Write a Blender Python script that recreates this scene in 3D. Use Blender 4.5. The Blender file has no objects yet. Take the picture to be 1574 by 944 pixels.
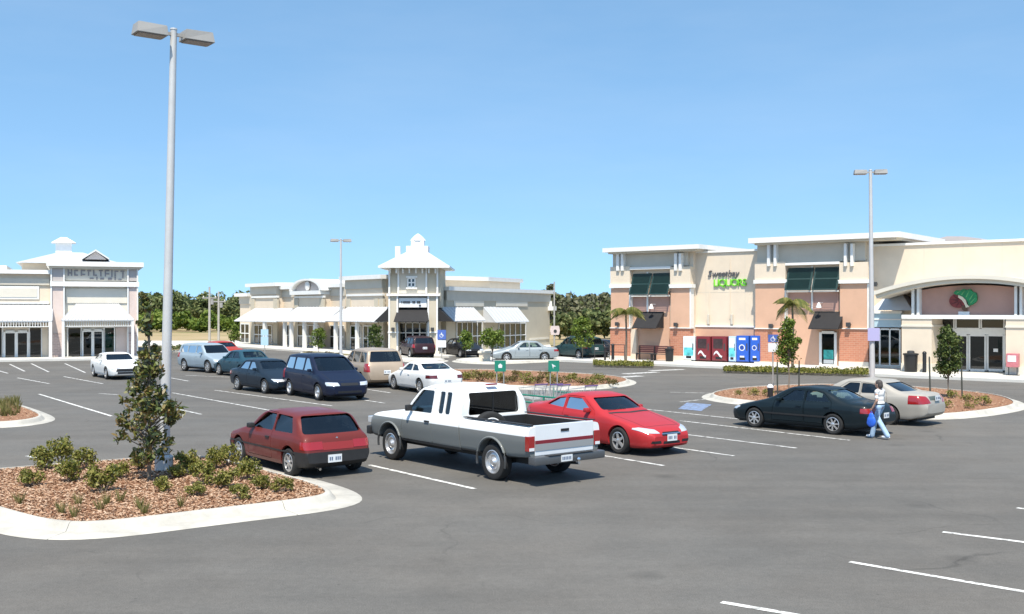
import bpy, bmesh, math, random
import numpy as np
from mathutils import Vector, Matrix, noise
R = math.radians
rng = random.Random(7)
nrng = np.random.default_rng(11)
SC = bpy.context.scene
COL = SC.collection

# ------------------------------------------------------------------ camera, sky, sun, exposure
CAM_H, FPX, CX, HY = 3.5, 1620.0, 787.0, 476.0      # camera height (m), focal length in photo pixels, centre column, horizon row
cam = bpy.data.cameras.new('camera'); cam_o = bpy.data.objects.new('camera', cam); COL.objects.link(cam_o)
cam_o.location = (0, 0, CAM_H); cam_o.rotation_euler = (R(90), 0, 0)
cam.sensor_width = 36; cam.lens = FPX / 1574 * 36
cam.shift_y = 4 / 1574
cam.clip_start = 0.1; cam.clip_end = 4000
SC.camera = cam_o
SUN_DIR = Vector((-0.10, -0.995, 0)).normalized(); SUN_EL = R(61)
world = bpy.data.worlds.new('World'); SC.world = world; world.use_nodes = True
wn = world.node_tree; wn.nodes.clear()
wo = wn.nodes.new('ShaderNodeOutputWorld'); bg = wn.nodes.new('ShaderNodeBackground')
sky = wn.nodes.new('ShaderNodeTexSky'); sky.sky_type = 'NISHITA'; sky.sun_disc = False
sky.sun_elevation = SUN_EL; sky.sun_rotation = math.atan2(SUN_DIR.x, SUN_DIR.y)
sky.air_density = 1.0; sky.dust_density = 0.25; sky.ozone_density = 3.0; sky.altitude = 0
bg.inputs[1].default_value = 0.142
_tc = wn.nodes.new('ShaderNodeTexCoord'); _ad = wn.nodes.new('ShaderNodeVectorMath'); _ad.operation = 'ADD'; _ad.inputs[1].default_value = (0, 0, 0.20)   # clearer air: lift the horizon haze
_nm = wn.nodes.new('ShaderNodeVectorMath'); _nm.operation = 'NORMALIZE'
wn.links.new(_tc.outputs['Generated'], _ad.inputs[0]); wn.links.new(_ad.outputs[0], _nm.inputs[0]); wn.links.new(_nm.outputs[0], sky.inputs[0])
_hs = wn.nodes.new('ShaderNodeHueSaturation'); _hs.inputs['Hue'].default_value = 0.487; _hs.inputs['Saturation'].default_value = 1.03; _hs.inputs['Value'].default_value = 1.13
wn.links.new(sky.outputs[0], _hs.inputs['Color'])
_nz = wn.nodes.new('ShaderNodeTexNoise'); _nz.inputs['Scale'].default_value = 2.2; _nz.inputs['Detail'].default_value = 6; _nz.inputs['Roughness'].default_value = 0.6   # thin uneven cirrus
_mp = wn.nodes.new('ShaderNodeMapping'); _mp.inputs['Scale'].default_value = (1, 1, 4.5); wn.links.new(_tc.outputs['Generated'], _mp.inputs[0]); wn.links.new(_mp.outputs[0], _nz.inputs['Vector'])
_mr = wn.nodes.new('ShaderNodeMapRange'); _mr.inputs[1].default_value = 0.45; _mr.inputs[2].default_value = 0.8; _mr.inputs[3].default_value = 0.0; _mr.inputs[4].default_value = 0.10
_mx = wn.nodes.new('ShaderNodeMix'); _mx.data_type = 'RGBA'; _mx.inputs[7].default_value = (4.6, 5.0, 5.4, 1)
wn.links.new(_nz.outputs['Fac'], _mr.inputs[0]); wn.links.new(_mr.outputs[0], _mx.inputs[0]); wn.links.new(_hs.outputs[0], _mx.inputs[6]); wn.links.new(_mx.outputs[2], bg.inputs[0]); wn.links.new(bg.outputs[0], wo.inputs[0])
sun = bpy.data.lights.new('sun', 'SUN'); sun.energy = 4.5; sun.angle = R(0.55); sun.color = (1.0, 0.93, 0.81)
sun_o = bpy.data.objects.new('sun', sun); COL.objects.link(sun_o)
_sd = Vector((SUN_DIR.x * math.cos(SUN_EL), SUN_DIR.y * math.cos(SUN_EL), math.sin(SUN_EL)))
sun_o.rotation_euler = _sd.to_track_quat('Z', 'Y').to_euler(); sun_o.location = (-30, -30, 60)
SC.view_settings.view_transform = 'Standard'; SC.view_settings.look = 'None'
SC.view_settings.exposure = 0.56; SC.view_settings.gamma = 1.0; SC.view_settings.use_curve_mapping = False
SC.render.engine = 'CYCLES'
SC.cycles.use_denoising = True
SC.cycles.max_bounces = 6; SC.cycles.transparent_max_bounces = 12; SC.cycles.diffuse_bounces = 3; SC.cycles.glossy_bounces = 3
SC.cycles.caustics_reflective = False; SC.cycles.caustics_refractive = False

# ------------------------------------------------------------------ photo pixel -> place
def G(px, py, z=0.0):
    "point at height z seen at a photo pixel below the horizon"
    d = (CAM_H - z) / (py - HY)
    return Vector(((px - CX) * d, FPX * d, z))

# ------------------------------------------------------------------ object helpers
def setp(o, label=None, cat=None, group=None, kind=None):
    if label: o['label'] = label
    if cat: o['category'] = cat
    if group: o['group'] = group
    if kind: o['kind'] = kind
    return o
def empty(name, loc=(0, 0, 0), rz=0, label=None, cat=None, group=None, kind=None):
    o = bpy.data.objects.new(name, None); COL.objects.link(o)
    o.empty_display_size = 0.2
    o.location = loc; o.rotation_euler = (0, 0, rz)
    return setp(o, label, cat, group, kind)
def link(name, me, mat=None, parent=None):
    o = bpy.data.objects.new(name, me); COL.objects.link(o)
    if mat is not None and len(me.materials) == 0: me.materials.append(mat)
    if parent is not None: o.parent = parent
    return o
def copy_tree(o, parent=None):
    c = o.copy(); COL.objects.link(c)
    if parent is not None:
        c.parent = parent
    for ch in list(o.children): copy_tree(ch, c)
    return c

class MB:
    "collects simple shapes into one mesh"
    def __init__(s): s.bm = bmesh.new()
    def box(s, x0, x1, y0, y1, z0, z1, m=None, bevel=0):
        vs = [s.bm.verts.new(p) for p in ((x0,y0,z0),(x1,y0,z0),(x1,y1,z0),(x0,y1,z0),(x0,y0,z1),(x1,y0,z1),(x1,y1,z1),(x0,y1,z1))]
        if m is not None:
            for v in vs: v.co = m @ v.co
        fs = [s.bm.faces.new([vs[i] for i in q]) for q in ((3,2,1,0),(4,5,6,7),(0,1,5,4),(1,2,6,5),(2,3,7,6),(3,0,4,7))]
        if bevel > 0:
            es = list({e for f in fs for e in f.edges})
            bmesh.ops.bevel(s.bm, geom=es, offset=bevel, segments=2, affect='EDGES', profile=0.6)
        return s
    def prism(s, poly, axis, a, b, m=None):
        "poly of 2-D points extruded along an axis: 'y' -> (x,z), 'x' -> (y,z), 'z' -> (x,y)"
        def P(p, t):
            v = {'y': (p[0], t, p[1]), 'x': (t, p[0], p[1]), 'z': (p[0], p[1], t)}[axis]
            return (m @ Vector(v)) if m is not None else v
        A = [s.bm.verts.new(P(p, a)) for p in poly]; B = [s.bm.verts.new(P(p, b)) for p in poly]
        n = len(poly)
        fs = [s.bm.faces.new(A), s.bm.faces.new(B[::-1])]
        for i in range(n):
            j = (i + 1) % n
            fs.append(s.bm.faces.new((A[j], A[i], B[i], B[j])))
        bmesh.ops.recalc_face_normals(s.bm, faces=fs)
        return s
    def quad(s, *pts):
        s.bm.faces.new([s.bm.verts.new(p) for p in pts]); return s
    def tube(s, pts, r, n=8, cap=True):
        pts = [Vector(p) for p in pts]
        rs = r if isinstance(r, (list, tuple)) else [r] * len(pts)
        rings = []
        ref = Vector((0, 0, 1))
        for i, p in enumerate(pts):
            t = (pts[min(i + 1, len(pts) - 1)] - pts[max(i - 1, 0)])
            if t.length < 1e-9: t = Vector((0, 0, 1))
            t.normalize()
            rf = ref if abs(t.dot(ref)) < 0.95 else Vector((1, 0, 0))
            u = t.cross(rf).normalized(); v = t.cross(u).normalized()
            rings.append([s.bm.verts.new(p + (u * math.cos(2 * math.pi * k / n) + v * math.sin(2 * math.pi * k / n)) * rs[i]) for k in range(n)])
        fs = []
        for a, b in zip(rings, rings[1:]):
            for k in range(n):
                fs.append(s.bm.faces.new((a[k], a[(k + 1) % n], b[(k + 1) % n], b[k])))
        if cap:
            fs.append(s.bm.faces.new(rings[0][::-1])); fs.append(s.bm.faces.new(rings[-1]))
        bmesh.ops.recalc_face_normals(s.bm, faces=fs)
        return s
    def lathe(s, prof, n=24, axis='z', m=None, closed=False):
        "prof: list of (radius, height)"
        rings = []
        for (r, h) in prof:
            ring = []
            for k in range(n):
                a = 2 * math.pi * k / n
                p = {'z': (r * math.cos(a), r * math.sin(a), h), 'y': (r * math.cos(a), h, r * math.sin(a)), 'x': (h, r * math.cos(a), r * math.sin(a))}[axis]
                ring.append(s.bm.verts.new((m @ Vector(p)) if m is not None else p))
            rings.append(ring)
        fs = []
        pairs = list(zip(rings, rings[1:])) + ([(rings[-1], rings[0])] if closed else [])
        for a, b in pairs:
            for k in range(n):
                fs.append(s.bm.faces.new((a[k], a[(k + 1) % n], b[(k + 1) % n], b[k])))
        if not closed:
            if prof[0][0] > 1e-6: fs.append(s.bm.faces.new(rings[0][::-1]))
            if prof[-1][0] > 1e-6: fs.append(s.bm.faces.new(rings[-1]))
        bmesh.ops.recalc_face_normals(s.bm, faces=fs)
        return s
    def mesh(s, name, smooth=None):
        me = bpy.data.meshes.new(name); s.bm.to_mesh(me); s.bm.free()
        if smooth is not None:
            me.shade_smooth(); me.set_sharp_from_angle(angle=R(smooth))
        return me
    def build(s, name, mat, parent=None, smooth=None):
        return link(name, s.mesh(name, smooth), mat, parent)

def bx(name, mat, parent, x0, x1, y0, y1, z0, z1, bevel=0):
    return MB().box(min(x0,x1), max(x0,x1), min(y0,y1), max(y0,y1), min(z0,z1), max(z0,z1), bevel=bevel).build(name, mat, parent)

# ------------------------------------------------------------------ materials
MATS = {}
def mat(name, col, rough=0.6, metal=0.0, coat=0.0, vary=0.0, vscale=3.0, bump=0.0, bscale=40.0, spec=0.5, emit=None, coords='Object'):
    if name in MATS: return MATS[name]
    m = bpy.data.materials.new(name); m.use_nodes = True
    nt = m.node_tree; p = nt.nodes['Principled BSDF']
    p.inputs['Base Color'].default_value = (*col, 1); p.inputs['Roughness'].default_value = rough
    p.inputs['Metallic'].default_value = metal; p.inputs['Coat Weight'].default_value = coat
    p.inputs['Coat Roughness'].default_value = 0.06
    p.inputs['Specular IOR Level'].default_value = spec
    if vary > 0 or bump > 0:
        tc = nt.nodes.new('ShaderNodeTexCoord')
    if vary > 0:
        n1 = nt.nodes.new('ShaderNodeTexNoise'); n1.inputs['Scale'].default_value = vscale; n1.inputs['Detail'].default_value = 8; n1.inputs['Roughness'].default_value = 0.65
        nt.links.new(tc.outputs[coords], n1.inputs['Vector'])
        mr = nt.nodes.new('ShaderNodeMapRange'); mr.inputs[1].default_value = 0.3; mr.inputs[2].default_value = 0.7
        mr.inputs[3].default_value = 1 - vary; mr.inputs[4].default_value = 1 + vary
        nt.links.new(n1.outputs['Fac'], mr.inputs[0])
        mx = nt.nodes.new('ShaderNodeVectorMath'); mx.operation = 'SCALE'; mx.inputs[0].default_value = col
        nt.links.new(mr.outputs[0], mx.inputs['Scale']); nt.links.new(mx.outputs[0], p.inputs['Base Color'])
    if bump > 0:
        n2 = nt.nodes.new('ShaderNodeTexNoise'); n2.inputs['Scale'].default_value = bscale; n2.inputs['Detail'].default_value = 4
        nt.links.new(tc.outputs[coords], n2.inputs['Vector'])
        b = nt.nodes.new('ShaderNodeBump'); b.inputs['Strength'].default_value = bump; b.inputs['Distance'].default_value = 0.02
        nt.links.new(n2.outputs['Fac'], b.inputs['Height']); nt.links.new(b.outputs[0], p.inputs['Normal'])
    MATS[name] = m
    return m
def glassmat(name, tint, dens=0.5):
    "thin tinted pane: fresnel mirror over a tinted see-through layer"
    if name in MATS: return MATS[name]
    m = bpy.data.materials.new(name); m.use_nodes = True; nt = m.node_tree; nt.nodes.clear()
    out = nt.nodes.new('ShaderNodeOutputMaterial'); tr = nt.nodes.new('ShaderNodeBsdfTransparent'); gl = nt.nodes.new('ShaderNodeBsdfGlossy')
    tr.inputs[0].default_value = (*[t * (1 - dens) for t in tint], 1); gl.inputs['Roughness'].default_value = 0.02
    fr = nt.nodes.new('ShaderNodeFresnel'); fr.inputs[0].default_value = 1.55
    ad = nt.nodes.new('ShaderNodeMath'); ad.operation = 'MULTIPLY_ADD'; ad.inputs[1].default_value = 1.3; ad.inputs[2].default_value = 0.03
    mx = nt.nodes.new('ShaderNodeMixShader')
    nt.links.new(fr.outputs[0], ad.inputs[0]); nt.links.new(ad.outputs[0], mx.inputs[0])
    nt.links.new(tr.outputs[0], mx.inputs[1]); nt.links.new(gl.outputs[0], mx.inputs[2]); nt.links.new(mx.outputs[0], out.inputs[0])
    MATS[name] = m
    return m
def rampmat(name, cols, rough=0.6, transl=0.0, spec=0.3, src='island', scale=2.0, big=None):
    "colour picked at random per loose piece (leaves, chips) from a ramp"
    if name in MATS: return MATS[name]
    m = bpy.data.materials.new(name); m.use_nodes = True; nt = m.node_tree; p = nt.nodes['Principled BSDF']
    p.inputs['Roughness'].default_value = rough; p.inputs['Specular IOR Level'].default_value = spec
    g = nt.nodes.new('ShaderNodeNewGeometry')
    rp = nt.nodes.new('ShaderNodeValToRGB'); rp.color_ramp.interpolation = 'LINEAR'
    while len(rp.color_ramp.elements) < len(cols): rp.color_ramp.elements.new(0.5)
    for i, c in enumerate(cols):
        e = rp.color_ramp.elements[i]; e.position = i / (len(cols) - 1); e.color = (*c, 1)
    nt.links.new(g.outputs['Random Per Island'], rp.inputs[0])
    nt.links.new(rp.outputs[0], p.inputs['Base Color'])
    if transl > 0:
        t = nt.nodes.new('ShaderNodeBsdfTranslucent'); mx = nt.nodes.new('ShaderNodeMixShader'); mx.inputs[0].default_value = transl
        out = nt.nodes['Material Output']
        nt.links.new(rp.outputs[0], t.inputs[0]); nt.links.new(p.outputs[0], mx.inputs[1]); nt.links.new(t.outputs[0], mx.inputs[2]); nt.links.new(mx.outputs[0], out.inputs[0])
    MATS[name] = m
    return m

M_white = mat('white_paint', (0.78, 0.78, 0.76), 0.5, vary=0.05)
M_trim = mat('white_trim', (0.80, 0.79, 0.75), 0.55, vary=0.05)
M_cream = mat('cream_stucco', (0.71, 0.60, 0.465), 0.85, vary=0.06, vscale=0.8, bump=0.2)
M_pale = mat('pale_stucco', (0.70, 0.65, 0.55), 0.85, vary=0.05, vscale=0.8, bump=0.2)
M_beige = mat('beige_stucco', (0.54, 0.48, 0.37), 0.85, vary=0.06, vscale=0.8, bump=0.2)
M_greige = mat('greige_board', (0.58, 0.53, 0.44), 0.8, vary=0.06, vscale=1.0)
M_taupe = mat('taupe_stucco', (0.46, 0.42, 0.40), 0.85, vary=0.06, vscale=1.0)
M_pink = mat('pink_stucco', (0.66, 0.54, 0.48), 0.85, vary=0.08, vscale=1.5, bump=0.2)
M_peach = mat('peach_stucco', (0.63, 0.385, 0.26), 0.85, vary=0.06, vscale=1.0, bump=0.2)
M_terra = mat('terracotta_stucco', (0.50, 0.30, 0.24), 0.85, vary=0.06, vscale=1.0, bump=0.2)
M_roofmetal = mat('white_roof_metal', (0.52, 0.53, 0.54), 0.5, metal=0.0, vary=0.04)
M_blackcloth = mat('black_canvas', (0.018, 0.017, 0.018), 0.8, vary=0.15)
M_shutter = mat('green_shutter_paint', (0.010, 0.036, 0.032), 0.5, vary=0.1)
M_store = glassmat('dark_storefront_glass', (0.45, 0.6, 0.55), 0.55)
M_storegreen = glassmat('green_storefront_glass', (0.10, 0.50, 0.38), 0.35)
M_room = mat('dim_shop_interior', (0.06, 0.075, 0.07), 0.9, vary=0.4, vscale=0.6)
M_roomgreen = mat('green_shop_partition', (0.04, 0.30, 0.20), 0.9, vary=0.2, vscale=0.6)
M_concrete = mat('concrete', (0.60, 0.58, 0.53), 0.85, vary=0.10, vscale=0.7, bump=0.25, bscale=60)
M_black = mat('black_paint', (0.015, 0.015, 0.016), 0.45)
M_dark = mat('dark_metal', (0.05, 0.05, 0.05), 0.5)
M_alu = mat('brushed_aluminium', (0.56, 0.555, 0.54), 0.45, metal=0.15, vary=0.06)
M_lampgrey = mat('lamp_head_grey', (0.33, 0.32, 0.30), 0.55, vary=0.08)
M_lens = mat('lamp_lens', (0.22, 0.17, 0.13), 0.25)
M_brick = None

def brickmat(name, c1, c2, mortar, bw=0.3, bh=0.12):
    m = bpy.data.materials.new(name); m.use_nodes = True; nt = m.node_tree; p = nt.nodes['Principled BSDF']; p.inputs['Roughness'].default_value = 0.85
    tc = nt.nodes.new('ShaderNodeTexCoord'); mp = nt.nodes.new('ShaderNodeMapping'); mp.inputs['Rotation'].default_value = (R(90), 0, 0)
    b = nt.nodes.new('ShaderNodeTexBrick'); b.inputs['Scale'].default_value = 1.0; b.inputs['Brick Width'].default_value = bw; b.inputs['Row Height'].default_value = bh
    b.inputs['Mortar Size'].default_value = 0.008; b.inputs['Color1'].default_value = (*c1, 1); b.inputs['Color2'].default_value = (*c2, 1); b.inputs['Mortar'].default_value = (*mortar, 1)
    nt.links.new(tc.outputs['Object'], mp.inputs[0]); nt.links.new(mp.outputs[0], b.inputs[0]); nt.links.new(b.outputs[0], p.inputs['Base Color'])
    bp = nt.nodes.new('ShaderNodeBump'); bp.inputs['Strength'].default_value = 0.5; bp.inputs['Distance'].default_value = 0.01; bp.invert = True
    nt.links.new(b.outputs['Fac'], bp.inputs['Height']); nt.links.new(bp.outputs[0], p.inputs['Normal'])
    MATS[name] = m
    return m
M_redbrick = brickmat('orange_brick', (0.53, 0.22, 0.13), (0.46, 0.185, 0.11), (0.55, 0.36, 0.26))
M_pinkbrick = brickmat('pink_brick', (0.55, 0.40, 0.35), (0.42, 0.31, 0.28), (0.66, 0.60, 0.54))
# ------------------------------------------------------------------ ground, asphalt, markings
def nodes_of(m): return m.node_tree.nodes, m.node_tree.links, m.node_tree.nodes['Principled BSDF']
def ground_mat():
    m = bpy.data.materials.new('dry_grass_ground'); m.use_nodes = True; N, Lk, p = nodes_of(m); p.inputs['Roughness'].default_value = 0.95
    tc = N.new('ShaderNodeTexCoord'); n = N.new('ShaderNodeTexNoise'); n.inputs['Scale'].default_value = 0.05; n.inputs['Detail'].default_value = 9; n.inputs['Roughness'].default_value = 0.7
    Lk.new(tc.outputs['Object'], n.inputs['Vector'])
    rp = N.new('ShaderNodeValToRGB'); e = rp.color_ramp.elements
    e[0].position = 0.33; e[0].color = (0.12, 0.15, 0.05, 1); e[1].position = 0.62; e[1].color = (0.40, 0.30, 0.17, 1)
    x = e.new(0.47); x.color = (0.33, 0.25, 0.12, 1)
    Lk.new(n.outputs['Fac'], rp.inputs[0]); Lk.new(rp.outputs[0], p.inputs['Base Color'])
    return m
def asphalt_mat():
    m = bpy.data.materials.new('worn_asphalt'); m.use_nodes = True; N, Lk, p = nodes_of(m); p.inputs['Roughness'].default_value = 0.86
    p.inputs['Specular IOR Level'].default_value = 0.35
    tc = N.new('ShaderNodeTexCoord')
    def noise_(scale, detail, rough=0.6, stretch=None, rot=0):
        n = N.new('ShaderNodeTexNoise'); n.inputs['Scale'].default_value = scale; n.inputs['Detail'].default_value = detail; n.inputs['Roughness'].default_value = rough
        if stretch:
            mp = N.new('ShaderNodeMapping'); mp.inputs['Scale'].default_value = stretch; mp.inputs['Rotation'].default_value = (0, 0, rot)
            Lk.new(tc.outputs['Object'], mp.inputs[0]); Lk.new(mp.outputs[0], n.inputs['Vector'])
        else: Lk.new(tc.outputs['Object'], n.inputs['Vector'])
        return n.outputs['Fac']
    def rng_(sock, a, b, c, d):
        r = N.new('ShaderNodeMapRange'); r.inputs[1].default_value = a; r.inputs[2].default_value = b; r.inputs[3].default_value = c; r.inputs[4].default_value = d
        Lk.new(sock, r.inputs[0]); return r.outputs[0]
    def mul(a, b):
        x = N.new('ShaderNodeMath'); x.operation = 'MULTIPLY'; Lk.new(a, x.inputs[0]); Lk.new(b, x.inputs[1]); return x.outputs[0]
    big = rng_(noise_(0.10, 5), 0.3, 0.7, 0.84, 1.16); grain = rng_(noise_(9, 5, 0.75), 0.25, 0.75, 0.86, 1.14)
    mid = rng_(noise_(0.9, 7, 0.7), 0.3, 0.7, 0.90, 1.10)
    fine = rng_(noise_(55, 3), 0.25, 0.75, 0.66, 1.34)
    streak = rng_(noise_(1.0, 5, 0.6, (0.10, 1.1, 1), R(38)), 0.3, 0.7, 0.91, 1.08)
    wheel = rng_(noise_(1.0, 3, 0.5, (0.035, 0.5, 1), R(128)), 0.35, 0.65, 0.94, 1.05)
    # hairline cracks
    v = N.new('ShaderNodeTexVoronoi'); v.feature = 'DISTANCE_TO_EDGE'; v.inputs['Scale'].default_value = 0.16
    w = N.new('ShaderNodeTexNoise'); w.inputs['Scale'].default_value = 0.8; w.inputs['Detail'].default_value = 6
    Lk.new(tc.outputs['Object'], w.inputs['Vector'])
    vm = N.new('ShaderNodeVectorMath'); vm.operation = 'MULTIPLY_ADD'; vm.inputs[1].default_value = (1.2, 1.2, 0)
    Lk.new(w.outputs['Color'], vm.inputs[0]); Lk.new(tc.outputs['Object'], vm.inputs[2]); Lk.new(vm.outputs[0], v.inputs['Vector'])
    crack0 = rng_(v.outputs['Distance'], 0.0, 0.005, 1.0, 0.0)
    gate = rng_(noise_(0.22, 3), 0.52, 0.62, 0.0, 0.32)
    inv = N.new('ShaderNodeMath'); inv.operation = 'SUBTRACT'; inv.inputs[0].default_value = 1.0; Lk.new(mul(crack0, gate), inv.inputs[1])
    # oil drips and dark spots
    v2 = N.new('ShaderNodeTexVoronoi'); v2.inputs['Scale'].default_value = 0.42; v2.inputs['Randomness'].default_value = 1.0
    Lk.new(tc.outputs['Object'], v2.inputs['Vector'])
    spot = rng_(v2.outputs['Distance'], 0.02, 0.14, 0.72, 1.0)
    v3 = N.new('ShaderNodeTexVoronoi'); v3.inputs['Scale'].default_value = 2.6; Lk.new(tc.outputs['Object'], v3.inputs['Vector'])
    spot2 = rng_(v3.outputs['Distance'], 0.03, 0.07, 0.72, 1.0)
    f = mul(mul(mul(mul(big, grain), mid), mul(fine, streak)), mul(mul(inv.outputs[0], spot), mul(wheel, spot2)))
    hue = N.new('ShaderNodeMix'); hue.data_type = 'RGBA'
    hue.inputs[6].default_value = (0.122, 0.116, 0.105, 1); hue.inputs[7].default_value = (0.127, 0.117, 0.103, 1)
    Lk.new(rng_(noise_(0.25, 4), 0.35, 0.65, 0, 1), hue.inputs[0])
    sc_ = N.new('ShaderNodeVectorMath'); sc_.operation = 'SCALE'; Lk.new(hue.outputs[2], sc_.inputs[0]); Lk.new(f, sc_.inputs['Scale'])
    Lk.new(sc_.outputs[0], p.inputs['Base Color'])
    b = N.new('ShaderNodeBump'); b.inputs['Strength'].default_value = 0.35; b.inputs['Distance'].default_value = 0.01
    Lk.new(fine, b.inputs['Height']); Lk.new(b.outputs[0], p.inputs['Normal'])
    return m
def paint_mat(name, col, lo=0.39, hi=0.50):
    "road paint worn through in places"
    m = bpy.data.materials.new(name); m.use_nodes = True; N, Lk, p = nodes_of(m); p.inputs['Roughness'].default_value = 0.8
    tc = N.new('ShaderNodeTexCoord'); n = N.new('ShaderNodeTexNoise'); n.inputs['Scale'].default_value = 5; n.inputs['Detail'].default_value = 8; n.inputs['Roughness'].default_value = 0.75
    Lk.new(tc.outputs['Object'], n.inputs['Vector'])
    rp = N.new('ShaderNodeValToRGB'); rp.color_ramp.elements[0].position = lo; rp.color_ramp.elements[0].color = (0.125, 0.12, 0.11, 1)
    rp.color_ramp.elements[1].position = hi; rp.color_ramp.elements[1].color = (*col, 1)
    Lk.new(n.outputs['Fac'], rp.inputs[0]); Lk.new(rp.outputs[0], p.inputs['Base Color'])
    return m
M_asphalt = asphalt_mat(); M_line = paint_mat('worn_white_road_paint', (0.72, 0.71, 0.67)); M_line2 = paint_mat('faded_white_road_paint', (0.62, 0.61, 0.58), 0.40, 0.52)
M_blueline = paint_mat('faded_blue_road_paint', (0.20, 0.28, 0.45), 0.38, 0.55)

setp(MB().quad((-1500, -200, -0.04), (1500, -200, -0.04), (1500, 2600, -0.04), (-1500, 2600, -0.04)).build('ground', ground_mat()), 'dry tan grass field around the lot', kind='structure')
lot = MB().quad((-95, -40, 0), (75, -40, 0), (75, 98, 0), (-95, 98, 0)).build('parking_lot', M_asphalt)
setp(lot, 'grey worn asphalt parking lot', kind='structure')

def line_px(a, b, w=0.105, m=None, z=0.005, name='stall_line'):
    A, B = G(*a), G(*b); d = (B - A); d.z = 0
    n = Vector((-d.y, d.x, 0)).normalized() * w / 2; up = Vector((0, 0, z))
    k = max(1, int(d.length / 0.5)); mb = MB()
    L_ = []; Rr = []
    for i in range(k + 1):
        c = A.lerp(B, i / k); j = (rng.random() - .5) * 0.012
        L_.append(mb.bm.verts.new(c + n * (1 + j * 8) + up)); Rr.append(mb.bm.verts.new(c - n * (1 + j * 8) + up))
    for i in range(k): mb.bm.faces.new((Rr[i], Rr[i + 1], L_[i + 1], L_[i]))
    return mb.build(name, m or M_line, lot)
for a, b in [((568, 715), (731, 752)), ((1306, 864), (1640, 921)), ((1449, 818), (1640, 842)), ((1109, 926), (1330, 964)), ((1563, 781), (1650, 793)),
             ((60, 606), (172, 640)), ((41, 701), (74, 708))]:
    line_px(a, b)
for a, b in [((-30, 562), (12, 574)), ((48, 559), (75, 572)), ((100, 559), (131, 573)), ((27, 581), (76, 590)), ((98, 579), (158, 590)), ((152, 605), (182, 607)),
             ((265, 604), (415, 631)), ((273, 629), (309, 637)), ((330, 600), (510, 624)), ((262, 581), (290, 586)), ((285, 577), (352, 580)), ((558, 615), (592, 620)),
             ((918, 699), (1020, 716)), ((1036, 688), (1128, 701)), ((1046, 667), (1224, 689)), ((1046, 647), (1306, 677)), ((982, 628), (1142, 645)), ((1030, 603), (1092, 604.5)),
             ((1046, 618), (1090, 613)), ((560, 598), (600, 604)), ((15, 560), (38, 571))]:
    line_px(a, b, 0.11, M_line2)
# wheelchair stall patch and crosswalk bars
MB().quad(*[G(x, y) + Vector((0, 0, 0.006)) for x, y in ((1042, 629), (1078, 632), (1094, 622), (1056, 619))]).build('blue_stall_patch', M_blueline, lot)
for (a, b) in [((925, 582), (985, 578)), ((960, 575), (1010, 572)), ((1000, 570), (1050, 568))]:
    line_px(a, b, 0.6, M_line2, name='crosswalk_bar')

# ------------------------------------------------------------------ planting islands
M_mulch = mat('red_brown_mulch', (0.27, 0.135, 0.072), 0.95, vary=0.35, vscale=9, bump=1.0, bscale=30)
M_soil = mat('dry_grass_bed', (0.20, 0.17, 0.08), 0.95, vary=0.4, vscale=5, bump=0.8, bscale=30)
M_kerb = mat('pale_concrete_kerb', (0.47, 0.445, 0.39), 0.85, vary=0.22, vscale=1.6, bump=0.3, bscale=50)
M_chip = rampmat('wood_chips', [(0.18, 0.09, 0.05), (0.33, 0.19, 0.11), (0.44, 0.28, 0.18), (0.52, 0.38, 0.27), (0.27, 0.15, 0.085)], 0.9)
def chaikin(p, n):
    for _ in range(n):
        q = []
        for i in range(len(p)):
            a, b = p[i], p[(i + 1) % len(p)]
            q += [a.lerp(b, 0.25), a.lerp(b, 0.75)]
        p = q
    return p
def resample(p, step):
    out = []; n = len(p)
    for i in range(n):
        a, b = p[i], p[(i + 1) % n]; k = max(1, int((b - a).length / step))
        out += [a.lerp(b, j / k) for j in range(k)]
    return out
def even(p, step):
    q = p + [p[0]]; L_ = [0.0]
    for a, b in zip(q, q[1:]): L_.append(L_[-1] + (b - a).length)
    n = max(8, int(L_[-1] / step)); t = np.linspace(0, L_[-1], n + 1)[:-1]
    xs = np.interp(t, L_, [v.x for v in q]); ys = np.interp(t, L_, [v.y for v in q])
    return [Vector((float(a), float(b), 0)) for a, b in zip(xs, ys)]
def inset(p, d):
    "p counter-clockwise, moved inwards by d"
    n = len(p); out = []
    for i in range(n):
        t = (p[(i + 1) % n] - p[i - 1]); t.z = 0; t.normalize()
        out.append(p[i] + Vector((-t.y, t.x, 0)) * d)
    return out
def soft_inset(p, d):
    k = max(1, int(d / 0.04)); q = list(p)
    for _ in range(k):
        q = inset(q, d / k); n = len(q)
        for i in range(n):          # pull folding corners apart
            if (q[(i + 1) % n] - q[i]).dot(p[(i + 1) % n] - p[i]) < 0.25 * (p[(i + 1) % n] - p[i]).length_squared or (q[i] - q[i - 1]).dot(p[i] - p[i - 1]) < 0.25 * (p[i] - p[i - 1]).length_squared:
                q[i] = (q[i - 1] + q[i] * 2 + q[(i + 1) % n]) / 4
        for _k in range(2):
            q = [((q[i - 1] + q[(i + 1) % n]) * .25 + q[i] * .5) if (q[i] - q[i - 1]).length > 1e-6 and (q[(i + 1) % n] - q[i]).length > 1e-6 and (q[i] - q[i - 1]).angle(q[(i + 1) % n] - q[i]) > 0.14 else q[i] for i in range(n)]
    return q
def in_poly(x, y, P):
    c = False; j = len(P) - 1
    for i in range(len(P)):
        if (P[i].y > y) != (P[j].y > y) and x < (P[j].x - P[i].x) * (y - P[i].y) / (P[j].y - P[i].y) + P[i].x: c = not c
        j = i
    return c
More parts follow.
